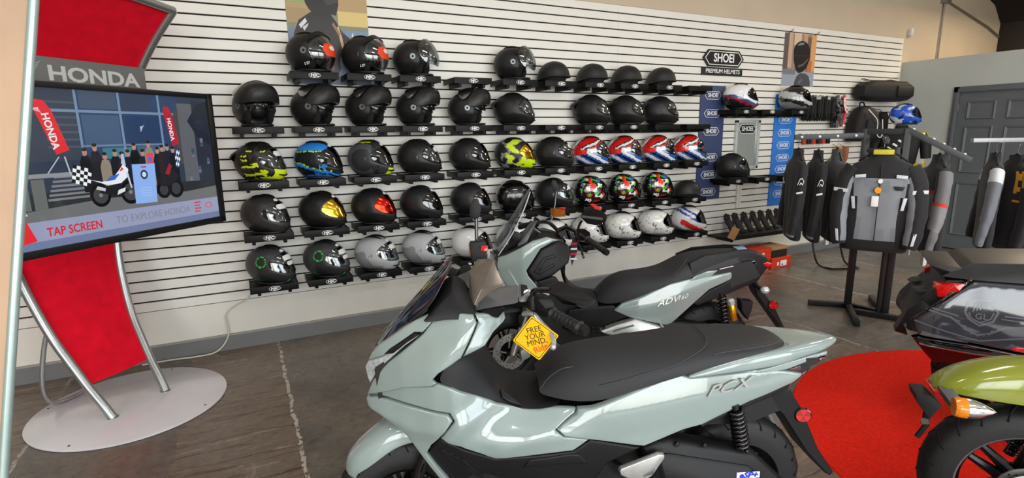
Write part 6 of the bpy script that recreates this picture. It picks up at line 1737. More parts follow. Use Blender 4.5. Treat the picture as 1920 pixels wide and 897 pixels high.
for i in range(15):
    t = -1 + 2 * i / 14; x = .50 * t; s_ = (1 - abs(t) ** 6 * .45)
    rows.append([(x, .135 * s_ * math.copysign(abs(math.cos(a)) ** .6, math.cos(a)), .135 + .13 * s_ * math.copysign(abs(math.sin(a)) ** .6, math.sin(a)) + .008 * mnoise.noise((x * 6, a, 0))) for a in [2 * PI * j / 20 for j in range(20)]])
mbx.grid(rows, closed_v=True); mbx.f += [tuple(range(19, -1, -1)), tuple(14 * 20 + j for j in range(20))]; mbx.c += [None, None]
mbx.build('bag_body', M_pack, db, angle=60)
MB().tube([(-.46, -.02, .266), (0, -.03, .272), (.46, -.02, .266)], .005, 6).build('zip', M_hgrey, db)
soft('end_pocket', [(.06, .22, -.135, .16, .012), (.08, .22, -.14, .17, .02), (.18, .22, -.14, .17, .02), (.20, .22, -.135, .16, .012)], M_pack, db)
for s in (-.28, .28): MB().tube([(s, -.02, .262), (s, .10, .30), (s, .155, .30)], .006, 6).build('hook', M_hook, db)
tag(db, 'large black duffel bag hung at the top right corner of the slat wall', 'bag')
pu = empty('hanging_pouch', (7.80, -.15, 1.55))
soft('pouch_body', [(0, 0, 0, .07, .04), (.02, 0, 0, .085, .05), (.2, 0, 0, .08, .05), (.26, 0, 0, .06, .03)], M_pack, pu)
MB().tube([(0, 0, .25), (0, .05, .30), (0, .13, .31)], .004, 6).build('hook', M_hook, pu)
tag(pu, 'small black pouch hanging beside the backpack', 'pouch')
# small packets in the second row
for k in range(6):
    x = 6.27 + k * .095
    pk = empty('small_packet', (x, -.10, 1.42))
    MB().cbox(-.03, .03, -.015, .015, 0, .10, .004).build('packet', mat('packet_red', (176, 52, 34), .5) if k % 2 == 0 else M_plasg, pk)
    MB().cbox(-.034, .034, -.0025, .0025, .098, .135, .001).build('header_card', M_paper, pk)
    MB().tube([(0, .085, .13), (0, 0, .12), (0, -.02, .125)], .003, 6).build('hook', M_hook, pk)
    tag(pk, 'small red or black packet on a hook under the hanging gloves, %s from the banner' % ORD[k], 'packet', 'packets under the hanging gloves')
# hydration pack and tan items behind the rack
for k, (x, c, lb) in enumerate(((6.98, (186, 128, 84), 'tan leather glove hung low behind the jacket rack'), (7.12, (150, 96, 60), 'brown leather glove hung low behind the jacket rack'))):
    g = empty('leather_glove', (x, -.10, 1.12)); link('glove_body', MB().tube([(0, 0, .26), (0, 0, .18), (0, 0, .10), (0, 0, .02)], [.05, .055, .05, .02], 10, flat=.45).mesh('glove_body', mat('leather_%d' % k, c, .7, var=.12), 180), g)
    MB().tube([(0, .08, .29), (0, 0, .25)], .003, 6).build('hook', M_hook, g); tag(g, lb, 'glove')
# mannequin bust with blue helmet
mq = empty('mannequin_bust', (7.76, -.42, 0), math.radians(-62))
M_mq = mat('mannequin_jersey', (18, 18, 20), .7, var=.1, bump=.2)
MB().lathe([(.001, 0), (.20, 0), (.20, .02), (.03, .035), (.022, .06), (.022, 1.15)], 28).build('stand', M_plasg, mq)
soft('torso', [(1.12, 0, 0, .16, .10), (1.16, 0, 0, .19, .12), (1.35, 0, 0, .21, .13), (1.48, 0, 0, .22, .12), (1.54, 0, 0, .17, .09), (1.58, 0, 0, .08, .065), (1.64, 0, 0, .065, .06)], M_mq, mq)
for s in (-1, 1): MB().tube([(s * .20, 0, 1.50), (s * .27, 0, 1.40), (s * .29, -.03, 1.22)], [.075, .065, .055], 12).build('sleeve', M_mq, mq)
for k in range(5): MB().cbox(-.03, .03, -.004, .004, -.012, .012, .002, Matrix.Translation((-.16 + .055 * k, -.135 + .004 * abs(k - 2), 1.30 + .045 * k)) @ Matrix.Rotation(.6, 4, 'Y')).build('white_stripe', M_white, mq)
tag(mq, 'black jersey mannequin bust with white stripes behind the jacket rack', 'mannequin')
place_helmet('bw', (7.74, -.45, 1.645), math.radians(-58), 'blue and white full-face helmet worn by the mannequin in the corner')

# ================================================================ boxes on the floor under the shelf
M_obox = mat('orange_box', (216, 58, 30), .5, var=.06); M_bbox = mat('black_box', (30, 28, 27), .55); M_kraft = mat('kraft_box', (176, 138, 92), .7, var=.08)
def carton(loc, sx, sy, sz, body, lid, label, lab=True, rz=0.0):
    o = empty('shoe_box', loc, rz)
    MB().cbox(-sx / 2, sx / 2, -sy / 2, sy / 2, 0, sz - .004, .002).build('box_body', body, o)
    MB().cbox(-sx / 2 - .003, sx / 2 + .003, -sy / 2 - .003, sy / 2 + .003, sz - .035, sz, .002).build('lid', lid, o)
    if lab:
        l_ = MB().cbox(-.02, .09, -sy / 2 - .0042, -sy / 2 - .001, .02, .085, .0005).build('paper_label', M_white, o)
        MB().prism([(0, .03), (.03, .03), (.015, .055)], -sy / 2 - .0048, -sy / 2 - .004, 'Y').build('label_mark', M_hblack, l_)
        MB().cbox(-.075, -.045, -sy / 2 - .0042, -sy / 2 - .001, .03, .07, .0005).build('paper_label', M_white, o)
    tag(o, label, 'box', 'boxes under the glove shelf'); return o
carton((5.62, -.28, 0), .34, .26, .125, M_obox, M_obox, 'lower orange shoe box with white labels near the jackets')
carton((5.20, -.28, 0), .40, .26, .125, M_obox, M_obox, 'lower orange shoe box half hidden by the scooter tail')
carton((5.60, -.27, .126), .27, .24, .125, M_bbox, M_kraft, 'black shoe box with kraft lid stacked on the orange box', lab=False)
carton((5.22, -.28, .126), .42, .26, .125, M_obox, M_obox, 'upper orange shoe box stacked beside the kraft lid box')

# yellow display card on the grey wall, black tube stand near the boxes
yc = empty('display_card', (XR - .012, -.33, 1.0))
MB().cbox(-.006, .006, -.10, .10, 0, .55, .002).build('card', mat('card_yellow', (226, 190, 30), .5), yc)
MB().cbox(-.009, -.005, -.09, .0, .12, .40, .001).build('card_panel', M_paper, yc)
MB().cbox(-.009, -.005, -.09, .09, .42, .53, .001).build('card_panel', mat('card_blue', (120, 180, 220), .5), yc)
MB().cbox(-.011, -.007, -.06, .02, .44, .51, .001).build('card_panel', mat('card_red', (200, 60, 50), .5), yc)
tag(yc, 'yellow display card with white and blue panels on the grey wall beside the door', 'card')
ts = empty('tube_stand', (6.25, -.62, 0), math.radians(-20))
for s in (-1, 1):
    MB().tube(smoothpath([(s * .18, .16, .38), (s * .18, .10, .18), (s * .18, .0, .02), (s * .18, -.20, .012), (s * .12, -.24, .012), (0, -.25, .012)], 5), .011, 8).build('tube_leg', M_plasg, ts)
MB().cbox(-.20, .20, .02, .20, .36, .39, .004).build('top_plate', M_plast, ts)
for s in (-.1, .1): MB().cbox(s - .02, s + .02, -.02, .02, .25, .36, .004).build('strap', M_paper, ts)
tag(ts, 'low black tube stand on the floor under the hanging jackets', 'stand')
# ================================================================ jackets and racks
M_jk = mat('jacket_cloth', attr='Col', rough=.78, bump=.35, bscale=500, sheen=.1)
M_refl = mat('reflective_tape', (206, 216, 220), .35, var=.03)
def jacket(name, loc, rz, colT, colS, label, spread=1.0, lift=0.0, group=None, scale=1.0, extras=None):
    o = empty(name, loc, rz); o.scale = scale if isinstance(scale, tuple) else (scale,) * 3
    Z = [0, .02, .10, .25, .42, .55, .63, .685, .715, .735, .79]
    Wd = [.245, .255, .26, .248, .262, .272, .262, .205, .125, .088, .086]
    Dp = [.085, .095, .10, .095, .11, .115, .108, .09, .078, .070, .062]
    n = 36; rows = []; nz_ = 44
    def s_at(z):
        return interp(z, Z, Wd), interp(z, Z, Dp)
    for i in range(nz_ + 1):
        z = .79 * i / nz_; w, d = s_at(z); row = []
        for j in range(n):
            a = 2 * PI * j / n
            x = w * math.copysign(abs(math.cos(a)) ** .75, math.cos(a)); y = d * math.copysign(abs(math.sin(a)) ** .85, math.sin(a))
            q = .012 * mnoise.noise((x * 9, y * 9 + loc[0], z * 5)) + .005 * mnoise.noise((x * 22, y * 22, z * 14 + loc[1]))
            row.append((x * (1 + q), y * (1 + 2 * q) + q, z))
        rows.append(row)
    mb = MB()
    for i in range(nz_):
        for j in range(n):
            j2 = (j + 1) % n; c = [(rows[i][j][k] + rows[i + 1][j2][k]) / 2 for k in range(3)]
            mb.cur = srgb(*colT(c[0], c[1], c[2])); mb.add([rows[i][j], rows[i][j2], rows[i + 1][j2], rows[i + 1][j]], [(0, 1, 2, 3)])
    me = mb.mesh('body', M_jk, 180); bm = bmesh.new(); bm.from_mesh(me); bmesh.ops.remove_doubles(bm, verts=bm.verts, dist=1e-5); bmesh.ops.recalc_face_normals(bm, faces=bm.faces); bm.to_mesh(me); bm.free(); me.shade_smooth()
    link('body', me, o)
    for s in (-1, 1):
        P = smoothpath([(s * .20, 0, .64), (s * (.235 + .05 * spread), -.015, .55), (s * (.25 + .115 * spread), -.035, .40), (s * (.25 + .13 * spread), -.06, .26), (s * (.25 + .085 * spread), -.09, .13), (s * (.25 + .04 * spread), -.105, .045)], 6)
        R_ = [interp(k / (len(P) - 1), [0, .2, .5, .8, 1], [.085, .085, .075, .066, .052]) for k in range(len(P))]
        m_ = MB().tube(P, R_, 16, flat=1.0); ml_ = MB()
        for fi, f in enumerate(m_.f):
            c = sum((Vector(m_.v[v]) for v in f), Vector()) / len(f); t = min(.999, (fi // 16) / (len(P) - 1)); ax = P[min(len(P) - 1, fi // 16)]
            dv = Vector(c) - ax
            ml_.cur = srgb(*colS(t, dv.x * s / .08, dv.y / .08)); ml_.add([m_.v[v] for v in f], [tuple(range(len(f)))])
        me = ml_.mesh('sleeve', M_jk, 180); bm = bmesh.new(); bm.from_mesh(me); bmesh.ops.remove_doubles(bm, verts=bm.verts, dist=1e-5)
        for v in bm.verts: v.co += Vector((1, 1, 0)) * (.008 * mnoise.noise(v.co * 16))
        bmesh.ops.recalc_face_normals(bm, faces=bm.faces); bm.to_mesh(me); bm.free(); me.shade_smooth()
        link('sleeve', me, o)
    hg = MB().tube(smoothpath([(-.18, 0, .70), (-.06, 0, .775), (0, 0, .80), (.06, 0, .775), (.18, 0, .70)], 4), .012, 8, flat=.6).build('hanger', M_hblack, o)
    MB().tube(smoothpath([(0, 0, .80), (0, 0, .85), (.0, .02, .885), (0, .045, .87)], 4), .003, 6).build('hanger_hook', M_steel, hg)
    if extras: extras(o)
    tag(o, label, 'jacket', group); return o
BK = (30, 30, 32); GYJ = (136, 142, 148)
def mainT(x, y, z):
    if z > .575: return BK if not (z > .70 and y < 0) else (26, 26, 28)
    if y < 0.0 and z > .085 and abs(x) < .255:
        e = interp(z, [.08, .30, .45, .575], [.16, .15, .175, .225])
        if abs(x) < .006: return (24, 24, 26)
        if abs(x) < e: return GYJ if mnoise.noise((x * 30, z * 3, 0)) > -.3 else (126, 132, 138)
    return BK
def mainS(t, dx, dy):
    if dx < -.15 and dy < .45 and .10 < t < .93: return GYJ
    return BK
def main_ex(o):
    for s in (-1, 1):
        slab('reflective_bar', [(s * .11, -.128, .580), (s * .19, -.122, .575), (s * .19, -.121, .598), (s * .11, -.125, .606)], .004, M_refl, o, bev=.001)
        slab('reflective_bar', [(s * .165, -.112, .335), (s * .188, -.107, .335), (s * .205, -.11, .43), (s * .178, -.116, .43)], .004, M_refl, o, bev=.001)
        slab('reflective_bar', [(s * .262, -.165, .075), (s * .284, -.16, .08), (s * .300, -.145, .17), (s * .278, -.150, .17)], .004, M_refl, o, bev=.001)
        slab('arm_band', [(s * .235, -.112, .458), (s * .345, -.085, .468), (s * .345, -.085, .495), (s * .235, -.112, .487)], .004, M_refl, o, bev=.001)
    MB().cbox(-.004, .004, -.128, -.118, .09, .70, .001).build('zip', M_hblack, o)
    slab('chest_pocket', [(.10, -.128, .52), (.18, -.122, .515), (.165, -.124, .485), (.115, -.128, .49)], .004, M_hblack, o, bev=.001)
    ht = MB().lathe([(.018, 0), (.018, .002), (.0005, .002)], 18, 'Y', Matrix.Translation((0, -.135, .555))).build('tag_ring', M_white, o)
    MB().lathe([(.026, 0), (.026, .003), (.0005, .003)], 7, 'Y', Matrix.Translation((-.01, -.137, .485))).build('orange_tag', mat('orange_card', (240, 160, 30), .5), o)
    MB().cbox(-.05, .002, -.138, -.135, .36, .44, .002).build('white_tag', M_white, o)
    MB().cbox(-.075, .075, -.075, -.045, .752, .79, .006).build('collar_label', mat('label_yellow', (206, 196, 40), .5), o)
JG = 'jackets on the four-way rack'
jacket('riding_jacket', (4.575, -1.975, .625), math.radians(-61), mainT, mainS, 'grey and black riding jacket with reflective bars hung at the front of the rack', .30, group=JG, extras=main_ex, scale=(.90, .95, 1.03))
# four-way rack
rk = empty('clothes_rack', (4.85, -1.82, 0))
M_rack = mat('rack_grey_steel', (66, 68, 72), .45, metal=.3); M_rackb = mat('rack_black_steel', (20, 20, 22), .45)
def beam(a, b, t, m, name, parent=rk):
    a = Vector(a) - Vector((4.85, -1.82, 0)); b = Vector(b) - Vector((4.85, -1.82, 0)); d = (b - a); L_ = d.length; z = d.normalized()
    x = z.cross(Vector((0, 0, 1))); x = x.normalized() if x.length > .01 else Vector((.725, -.687, 0)).normalized(); y = z.cross(x)
    M = Matrix((x, y, z)).transposed().to_4x4(); M.translation = a
    return MB().cbox(-t / 2, t / 2, -t / 2, t / 2, 0, L_, .003, M).build(name, m, parent)
LP, RP = (4.831, -1.678), (4.876, -1.97)
beam((*LP, .02), (*LP, 1.60), .05, M_rackb, 'post'); beam((*RP, .02), (*RP, 1.60), .05, M_rackb, 'post')
beam((LP[0] + .05, LP[1] + .02, .02), (LP[0] + .05, LP[1] + .02, 1.45), .03, M_rackb, 'post'); beam((RP[0] - .045, RP[1] + .03, .02), (RP[0] - .045, RP[1] + .03, 1.45), .03, M_rackb, 'post')
beam((4.599, -1.459, .025), (*LP, .025), .045, M_rackb, 'foot'); beam((*LP, .025), (4.414, -2.013, .025), .045, M_rackb, 'foot'); beam((*LP, .025), (*RP, .025), .045, M_rackb, 'foot')
beam((4.70, -1.80, .025), (4.92, -2.25, .025), .045, M_rackb, 'foot'); beam((*RP, .025), (5.26, -1.64, .025), .045, M_rackb, 'foot')
beam((*LP, 1.575), (*RP, 1.575), .045, M_rack, 'top_bar'); beam((LP[0], LP[1], 1.42), (*RP, 1.42), .03, M_rack, 'top_bar')
beam((LP[0], LP[1], 1.545), (4.42, -1.30, 1.535), .045, M_rack, 'arm'); beam((RP[0], RP[1], 1.59), (5.095, -2.335, 1.345), .045, M_rack, 'arm')
beam((4.85, -1.82, 1.53), (4.52, -2.02, 1.50), .035, M_rack, 'arm')
for k in range(6):
    t = (k + .6) / 6.2; p = Vector((RP[0], RP[1], 1.59)).lerp(Vector((5.095, -2.335, 1.345)), t) - Vector((4.85, -1.82, 0)) + Vector((0, 0, .024))
    MB().ball(p, .012, 8, 6).build('stop_knob', M_white, rk)
for k in range(4):
    p = Vector((LP[0], LP[1], 1.545)).lerp(Vector((4.42, -1.30, 1.535)), .15 + .25 * k) - Vector((4.85, -1.82, 0)) + Vector((-.018, -.018, .0))
    MB().ball(p, .012, 8, 6).build('stop_knob', M_white, rk)
tag(rk, 'grey four-way clothes rack on black steel posts holding the jackets', 'rack')
# jackets on the side arms
def blkT(x, y, z):
    return (33, 33, 36) if z < .60 else (28, 28, 30)
def blkS(t, dx, dy): return (30, 30, 32) if t < .92 else (120, 122, 124)
def logo_ex(o):
    for s in (-1, 1):
        pts = [(.0, 0), (.03, .05), (.06, .055), (.085, .03), (.07, .0), (.045, .02), (.03, .0)]
        for a, b in ((0, 1), (1, 2), (2, 3), (3, 4), (4, 5), (5, 6)):
            MB().tube([(s * (.235 + .05), -.03 + pts[a][0] - .06, .50 + pts[a][1]), (s * (.235 + .05), -.03 + pts[b][0] - .06, .50 + pts[b][1])], .0045, 6, M=Matrix.Translation((s * .052, 0, 0))).build('logo_stroke', M_white, o)
        slab('arm_stripe', [(s * .372, -.11, .425), (s * .372, -.02, .435), (s * .372, -.02, .450), (s * .372, -.11, .440)], .004, M_refl, o, bev=.001)
    for a in range(6):
        a0, a1 = 2.4 + a * .6, 3.0 + a * .6
        MB().tube([(-.13 + .03 * math.cos(a0), -.135, .50 + .022 * math.sin(a0)), (-.13 + .03 * math.cos(a1), -.135, .50 + .022 * math.sin(a1))], .005, 6).build('logo_stroke', M_white, o)
    MB().cbox(-.004, .004, -.12, -.112, .05, .70, .001).build('zip', M_hblack, o)
jacket('riding_jacket', (4.45, -1.33, .64), math.radians(-133), blkT, blkS, 'black riding jacket with white logos, outermost on the left rack arm', .1, group=JG, extras=logo_ex, scale=(.92, .55, 1))
jacket('riding_jacket', (4.565, -1.44, .63), math.radians(-135), blkT, blkS, 'black riding jacket with white logos, second on the left rack arm', .1, group=JG, extras=logo_ex, scale=(.92, .5, 1))
def grnT(x, y, z):
    if z > .52 and x < -.02 and mnoise.noise((x * 12, z * 12, 1)) > .1: return (130, 220, 60)
    return (86, 84, 92) if z > .5 else (30, 30, 32)
jacket('riding_jacket', (4.67, -1.54, .64), math.radians(-134), grnT, lambda t, a, b: (84, 82, 90) if t < .3 else BK, 'grey and black jacket with a green accent behind the front jacket', .1, group=JG, scale=(.92, .5, 1))
def redT(x, y, z): return (190, 40, 40) if abs(z - .50) < .012 else ((132, 134, 136) if .30 < z < .50 else (34, 34, 36))
def redS(t, dx, dy):
    if abs(t - .36) < .02: return (216, 60, 52)
    if .38 < t < .66: return (138, 140, 142)
    return (36, 36, 38) if dx < .5 else (120, 122, 124)
def red_ex(o):
    MB().cbox(-.04, .04, -.02, .02, -.14, .0, .006, Matrix.Translation((.2, -.1, .06))).build('white_tag', M_white, o)
    MB().cbox(-.03, .03, -.008, .008, -.12, .0, .004, Matrix.Translation((-.25, -.11, .04))).build('white_tag', M_white, o)
jacket('riding_jacket', (4.99, -2.17, .60), math.radians(-140), redT, redS, 'grey and black jacket with a red stripe hung on the sloping rack arm', .1, group=JG, extras=red_ex, scale=(.9, .6, 1))
# second rack by the door
r2 = empty('garment_rail', (6.35, -2.67, 0))
def beam2(a, b, t, m, name):
    a = Vector(a) - Vector((6.35, -2.67, 0)); b = Vector(b) - Vector((6.35, -2.67, 0)); d = b - a; L_ = d.length; z = d.normalized()
    x = z.cross(Vector((0, 0, 1))); x = x.normalized() if x.length > .01 else Vector((1, 0, 0)); y = z.cross(x)
    M = Matrix((x, y, z)).transposed().to_4x4(); M.translation = a
    MB().cbox(-t / 2, t / 2, -t / 2, t / 2, 0, L_, .003, M).build(name, m, r2)
M_rail = mat('rail_silver', (150, 152, 154), .4, metal=.5)
beam2((5.395, -2.197, 1.495), (6.40, -2.70, 1.49), .034, M_rail, 'rail'); beam2((6.35, -2.67, .03), (6.35, -2.67, 1.52), .045, M_rackb, 'post')
beam2((6.05, -2.52, .025), (6.65, -2.82, .025), .045, M_rackb, 'foot'); beam2((6.50, -2.37, .025), (6.20, -2.97, .025), .045, M_rackb, 'foot')
tag(r2, 'silver garment rail in front of the grey door', 'rack')
def goldT(x, y, z):
    if y < -.01 and z > .48 and abs(abs(x) - .16) < .04 and mnoise.noise((x * 20, z * 14, 2)) > -.2: return (222, 160, 40)
    if y < 0 and abs(z - .42) < .012 and abs(x) > .12: return (222, 160, 40)
    return (38, 40, 44) if z < .5 else (28, 28, 31)
def whtS(t, dx, dy):
    if t < .2: return (214, 218, 222)
    if dx > .2: return (116, 122, 130)
    return (34, 36, 40)
JG2 = 'jackets on the garment rail'
jacket('riding_jacket', (5.585, -2.295, .60), math.radians(-150), blkT, whtS, 'dark jacket with white shoulders and grey sleeves at the end of the garment rail', .15, group=JG2, scale=(.85, .55, 1))
jacket('riding_jacket', (5.755, -2.375, .58), math.radians(-128), goldT, lambda t, a, b: (222, 160, 40) if (t < .22 and b < 0) else (36, 38, 42), 'dark jacket with golden yellow chest pattern on the garment rail', .1, group=JG2, scale=(.85, .5, 1))
jacket('riding_jacket', (5.90, -2.45, .54), math.radians(-122), lambda x, y, z: (200, 44, 44) if abs(z - .22) < .012 and x < 0 else (44, 47, 52), lambda t, a, b: (40, 43, 48), 'dark grey jacket with a small red mark on the garment rail', .1, group=JG2, scale=(.85, .55, 1))
# ================================================================ touring motorcycle (black) and green cruiser on the carpet
GW = empty('touring_motorcycle', (3.243, -2.967, .017), math.radians(-58))
tag(GW, 'black touring motorcycle with a large graphic side case, tail towards the picture centre', 'motorcycle')
M_gwk = mat('gloss_black_paint', (12, 11, 14), .10, var=.1, coat=1.0)
M_case = mat('satin_case_grey', (58, 60, 66), .10, var=.04, coat=1.0)
M_casel = mat('case_graphic_line', (96, 98, 104), .2, coat=.8)
M_gwm = mat('matte_trunk', (28, 28, 30), .45)
Wg = lambda u, z: .28 - .10 * max(0, .05 - u) * 2 - .35 * max(0, z - .62) ** 1.5 - .5 * max(0, .50 - z)
case = [(-.04, .622), (.177, .85), (.36, .855), (.62, .84), (.70, .72), (.68, .56), (.40, .53), (.19, .545), (-.012, .544), (-.03, .576)]
panel('side_case', case, Wg, M_case, GW, roll=.012, thick=.03, res=.03)
panel('case_lower', [(-.012, .538), (.19, .538), (.40, .524), (.68, .55), (.66, .44), (.37, .42), (.20, .40), (.065, .40), (.03, .44), (-.036, .525)], Wg, M_gwk, GW, off=-.01, roll=.01, thick=.03, res=.03)
panel('chrome_strip', [(-.004, .506), (.19, .497), (.66, .505), (.66, .496), (.19, .488), (-.002, .497)], Wg, M_steel, GW, off=.004, roll=.002, gap=0, res=.03)
panel('case_edge', [(-.055, .62), (.165, .865), (.36, .872), (.62, .855), (.62, .845), (.36, .859), (.172, .853), (-.04, .626)], Wg, M_gwk, GW, off=.004, roll=.003, gap=0, res=.03)
panel('red_reflector', [(.338, .546), (.359, .563), (.42, .565), (.44, .552), (.42, .54), (.353, .537)], Wg, M_redlens, GW, off=.006, roll=.004, res=.02)
def gline(pts, w=.007, both=False):
    poly = []
    up = []; dn = []
    for i, p in enumerate(pts):
        a = Vector(pts[max(0, i - 1)]); b = Vector(pts[min(len(pts) - 1, i + 1)]); t = (b - a).normalized(); n_ = Vector((-t.y, t.x)) * w / 2
        up.append(tuple(Vector(p) + n_)); dn.append(tuple(Vector(p) - n_))
    o = link('case_graphic', panel_mesh('case_graphic', up + dn[::-1], Wg, M_casel, off=.0015, thick=.002, roll=0, res=.03, gap=0, side=-1), GW)
gline([(-.036, .622), (.09, .59), (.185, .570), (.225, .565), (.40, .612), (.62, .66)]); gline([(.02, .70), (.133, .675)]); gline([(.005, .69), (.104, .664), (.16, .62), (.212, .592), (.26, .61), (.31, .647), (.40, .662), (.6, .70)], .009)
gline([(.155, .70), (.163, .745), (.19, .765), (.232, .765), (.255, .742), (.277, .713), (.262, .668), (.215, .64), (.172, .668), (.155, .70)], .010)
gline([(.170, .70), (.177, .675), (.215, .655), (.252, .678), (.262, .71)], .006)
for k in range(5): gline([(.185 + .012 * k, .705 + .006 * k), (.192 + .014 * k, .748 + .002 * k), (.205 + .013 * k, .755)], .005)
for k in range(3): gline([(.118 + .028 * k, .655 - .022 * k), (.140 + .026 * k, .650 - .022 * k), (.135 + .026 * k, .632 - .020 * k)], .006); gline([(.30 - .022 * k, .640 - .020 * k), (.285 - .022 * k, .642 - .018 * k), (.28 - .022 * k, .625 - .018 * k)], .006)
gline([(.30, .70), (.42, .70), (.6, .72)], .006); gline([(.29, .685), (.42, .682), (.6, .70)], .005)
panel('case_wedge', [(.0, .575), (.10, .562), (.19, .546), (-.008, .548)], Wg, M_casel, GW, off=.002, roll=0, gap=.002, res=.03)
lettering('GL', .040, M_casel, GW, axes((.217, -Wg(.217, .682) - .0035, .685), (1, 0, 0), (0, 0.12, 1)), name='case_letters', ext=.0008, bold=.0008)
# tail structure, lamps, trunk
hull('tail_body', [(-.075, -.19, .60), (-.065, .19, .60), (-.01, -.20, .73), (-.01, .20, .73), (.075, -.215, .835), (.075, .215, .835), (.30, -.22, .86), (.30, .22, .86), (-.05, -.19, .54), (-.05, .19, .54), (.30, -.2, .5), (.30, .2, .5)], M_gwm, GW, .01)
for s in (-1, 1):
    hull('taillight', [(.047, s * .245, .752), (.037, s * .235, .806), (.10, s * .255, .832), (.146, s * .25, .835), (.125, s * .262, .795), (.068, s * .255, .756), (.03, s * .15, .76), (.03, s * .15, .81)], M_redlens, GW, .004)
    hull('tail_fin', [(-.045, s * .15, .735), (-.023, s * .15, .755), (.052, s * .17, .768), (.045, s * .17, .730), (-.04, s * .05, .745), (.05, s * .05, .77), (.05, s * .05, .73)], M_gwm, GW, .003)
    hull('corner_cap', [(-.08, s * .19, .60), (-.066, s * .2, .655), (-.013, s * .225, .722), (.02, s * .25, .70), (-.04, s * .262, .552), (-.076, s * .2, .565), (.05, s * .05, .72), (-.05, s * .05, .60), (-.04, s * .05, .54), (.10, s * .2, .60)], M_gwm, GW, .012)
    hull('marker_light', [(-.01, s * .185, .700), (.008, s * .19, .716), (.006, s * .195, .694), (-.012, s * .19, .716), (-.004, s * .17, .705)], M_redlens, GW, .002)
    slab('corner_trim', [(-.072, s * .212, .575), (-.02, s * .238, .648), (-.014, s * .243, .64), (-.064, s * .222, .562)], .004, M_gunm, GW, bev=.001)
hull('plate_holder', [(-.06, -.06, .56), (-.06, .06, .56), (-.09, -.05, .48), (-.09, .05, .48), (-.03, -.06, .47), (-.03, .06, .47)], M_gwm, GW, .004)
hull('trunk', [(.045, -.22, .85), (.045, .22, .85), (.17, -.25, .852), (.17, .25, .852), (.60, -.25, .87), (.60, .25, .87), (.16, -.20, .93), (.16, .20, .93), (.60, -.2, .97), (.60, .2, .97)], M_gwm, GW, .012)
hull('trunk_spoiler', [(.0, -.20, .90), (.0, .20, .90), (.13, -.21, .905), (.13, .21, .905), (.165, -.22, .855), (.165, .22, .855), (.075, -.19, .845), (.075, .19, .845)], M_gwm, GW, .004)
for s in (-1, 1): MB().tube([(.17, s * .24, .858), (.62, s * .24, .878)], .004, 6).build('trunk_trim', M_steel, GW)
# remaining length of the machine, running out of the picture
wheel(GW, Matrix.Translation((.42, 0, .325)), .325, .20, 7, (.15, -.12), 'rear_wheel')
hull('swing_body', [(.3, -.1, .5), (.3, .1, .5), (.5, -.16, .35), (.5, .16, .35), (1.1, -.24, .30), (1.1, .24, .30), (1.1, -.22, .62), (1.1, .22, .62)], M_gwk, GW, .02)
loft('seat', [sec(.60, [(0, .90), (.12, .89), (.18, .86), (.2, .80)]), sec(.75, [(0, .84), (.13, .83), (.19, .80), (.21, .74)]), sec(.95, [(0, .77), (.13, .76), (.18, .73), (.2, .68)]), sec(1.15, [(0, .76), (.10, .75), (.14, .72), (.16, .66)])], M_seatm, GW, sub=2, solid=.01)
loft('fuel_tank', [sec(1.10, [(0, .80), (.10, .78), (.16, .70), (.2, .58)]), sec(1.30, [(0, .90), (.12, .87), (.2, .76), (.26, .56)]), sec(1.50, [(0, .93), (.16, .90), (.28, .76), (.32, .5)]), sec(1.70, [(0, .98), (.2, .94), (.32, .78), (.34, .5)]), sec(1.88, [(0, .80), (.14, .78), (.22, .68), (.24, .55)])], M_gwk, GW, sub=2, solid=.01)
wheel(GW, Matrix.Translation((1.70, 0, .31)), .31, .13, 7, (.15, -.09), 'front_wheel')
loft('windshield', [[(1.72, 0, .98), (1.70, .15, .97), (1.64, .25, .93)], [(1.60, 0, 1.18), (1.59, .14, 1.17), (1.55, .23, 1.13)], [(1.52, 0, 1.32), (1.51, .12, 1.31), (1.49, .18, 1.28)]], M_scr, GW, sub=2, solid=.005)
for s in (-1, 1): MB().tube([(1.42, s * .10, .98), (1.36, s * .25, 1.05), (1.26, s * .40, 1.02)], .014, 8).build('handlebar', M_plasg, GW)

RB = empty('green_cruiser', (2.43, -3.74, .017), math.radians(-50))
tag(RB, 'olive green cruiser motorcycle cut by the picture edge, rear fender and wheel in view', 'motorcycle')
M_olive = mat('olive_paint', (128, 136, 34), .18, var=.03, coat=1.0)
wheel(RB, Matrix.Translation((.0, 0, .305)), .302, .15, 5, (.105, -.085), 'rear_wheel', sidew=.70, sr=(.03, .016), sdy=.16)
MB().lathe([(.205, -.066), (.212, -.069), (.216, -.066), (.212, -.060)], 48, 'Y', Matrix.Translation((0, 0, .305)), closed=True).build('rim_edge', M_gunm, RB)
MB().lathe([(.03, -.11), (.088, -.11), (.09, -.105), (.088, -.10), (.03, -.10)], 32, 'Y', Matrix.Translation((0, 0, .305))).build('wheel_cap', M_white, RB)
for k in range(10):
    a = 2 * PI * k / 10
    MB().lathe([(.005, -.1112), (.0005, -.1113)], 8, 'Y', Matrix.Translation((.07 * math.cos(a), 0, .305 + .07 * math.sin(a)))).build('cap_hole', M_hblack, RB)
fs_ = []
for (x, z, hw, dz) in ((-.300, .645, .03, .012), (-.285, .672, .060, .03), (-.22, .728, .085, .085), (-.14, .765, .095, .125), (-.04, .792, .10, .15), (.08, .80, .10, .16), (.20, .79, .10, .17), (.32, .75, .095, .17)):
    fs_.append([(x, 0, z), (x, hw * .6, z - dz * .08), (x, hw * .93, z - dz * .35), (x, hw, z - dz)])
loft('rear_fender', fs_, M_olive, RB, sub=3, solid=.004)
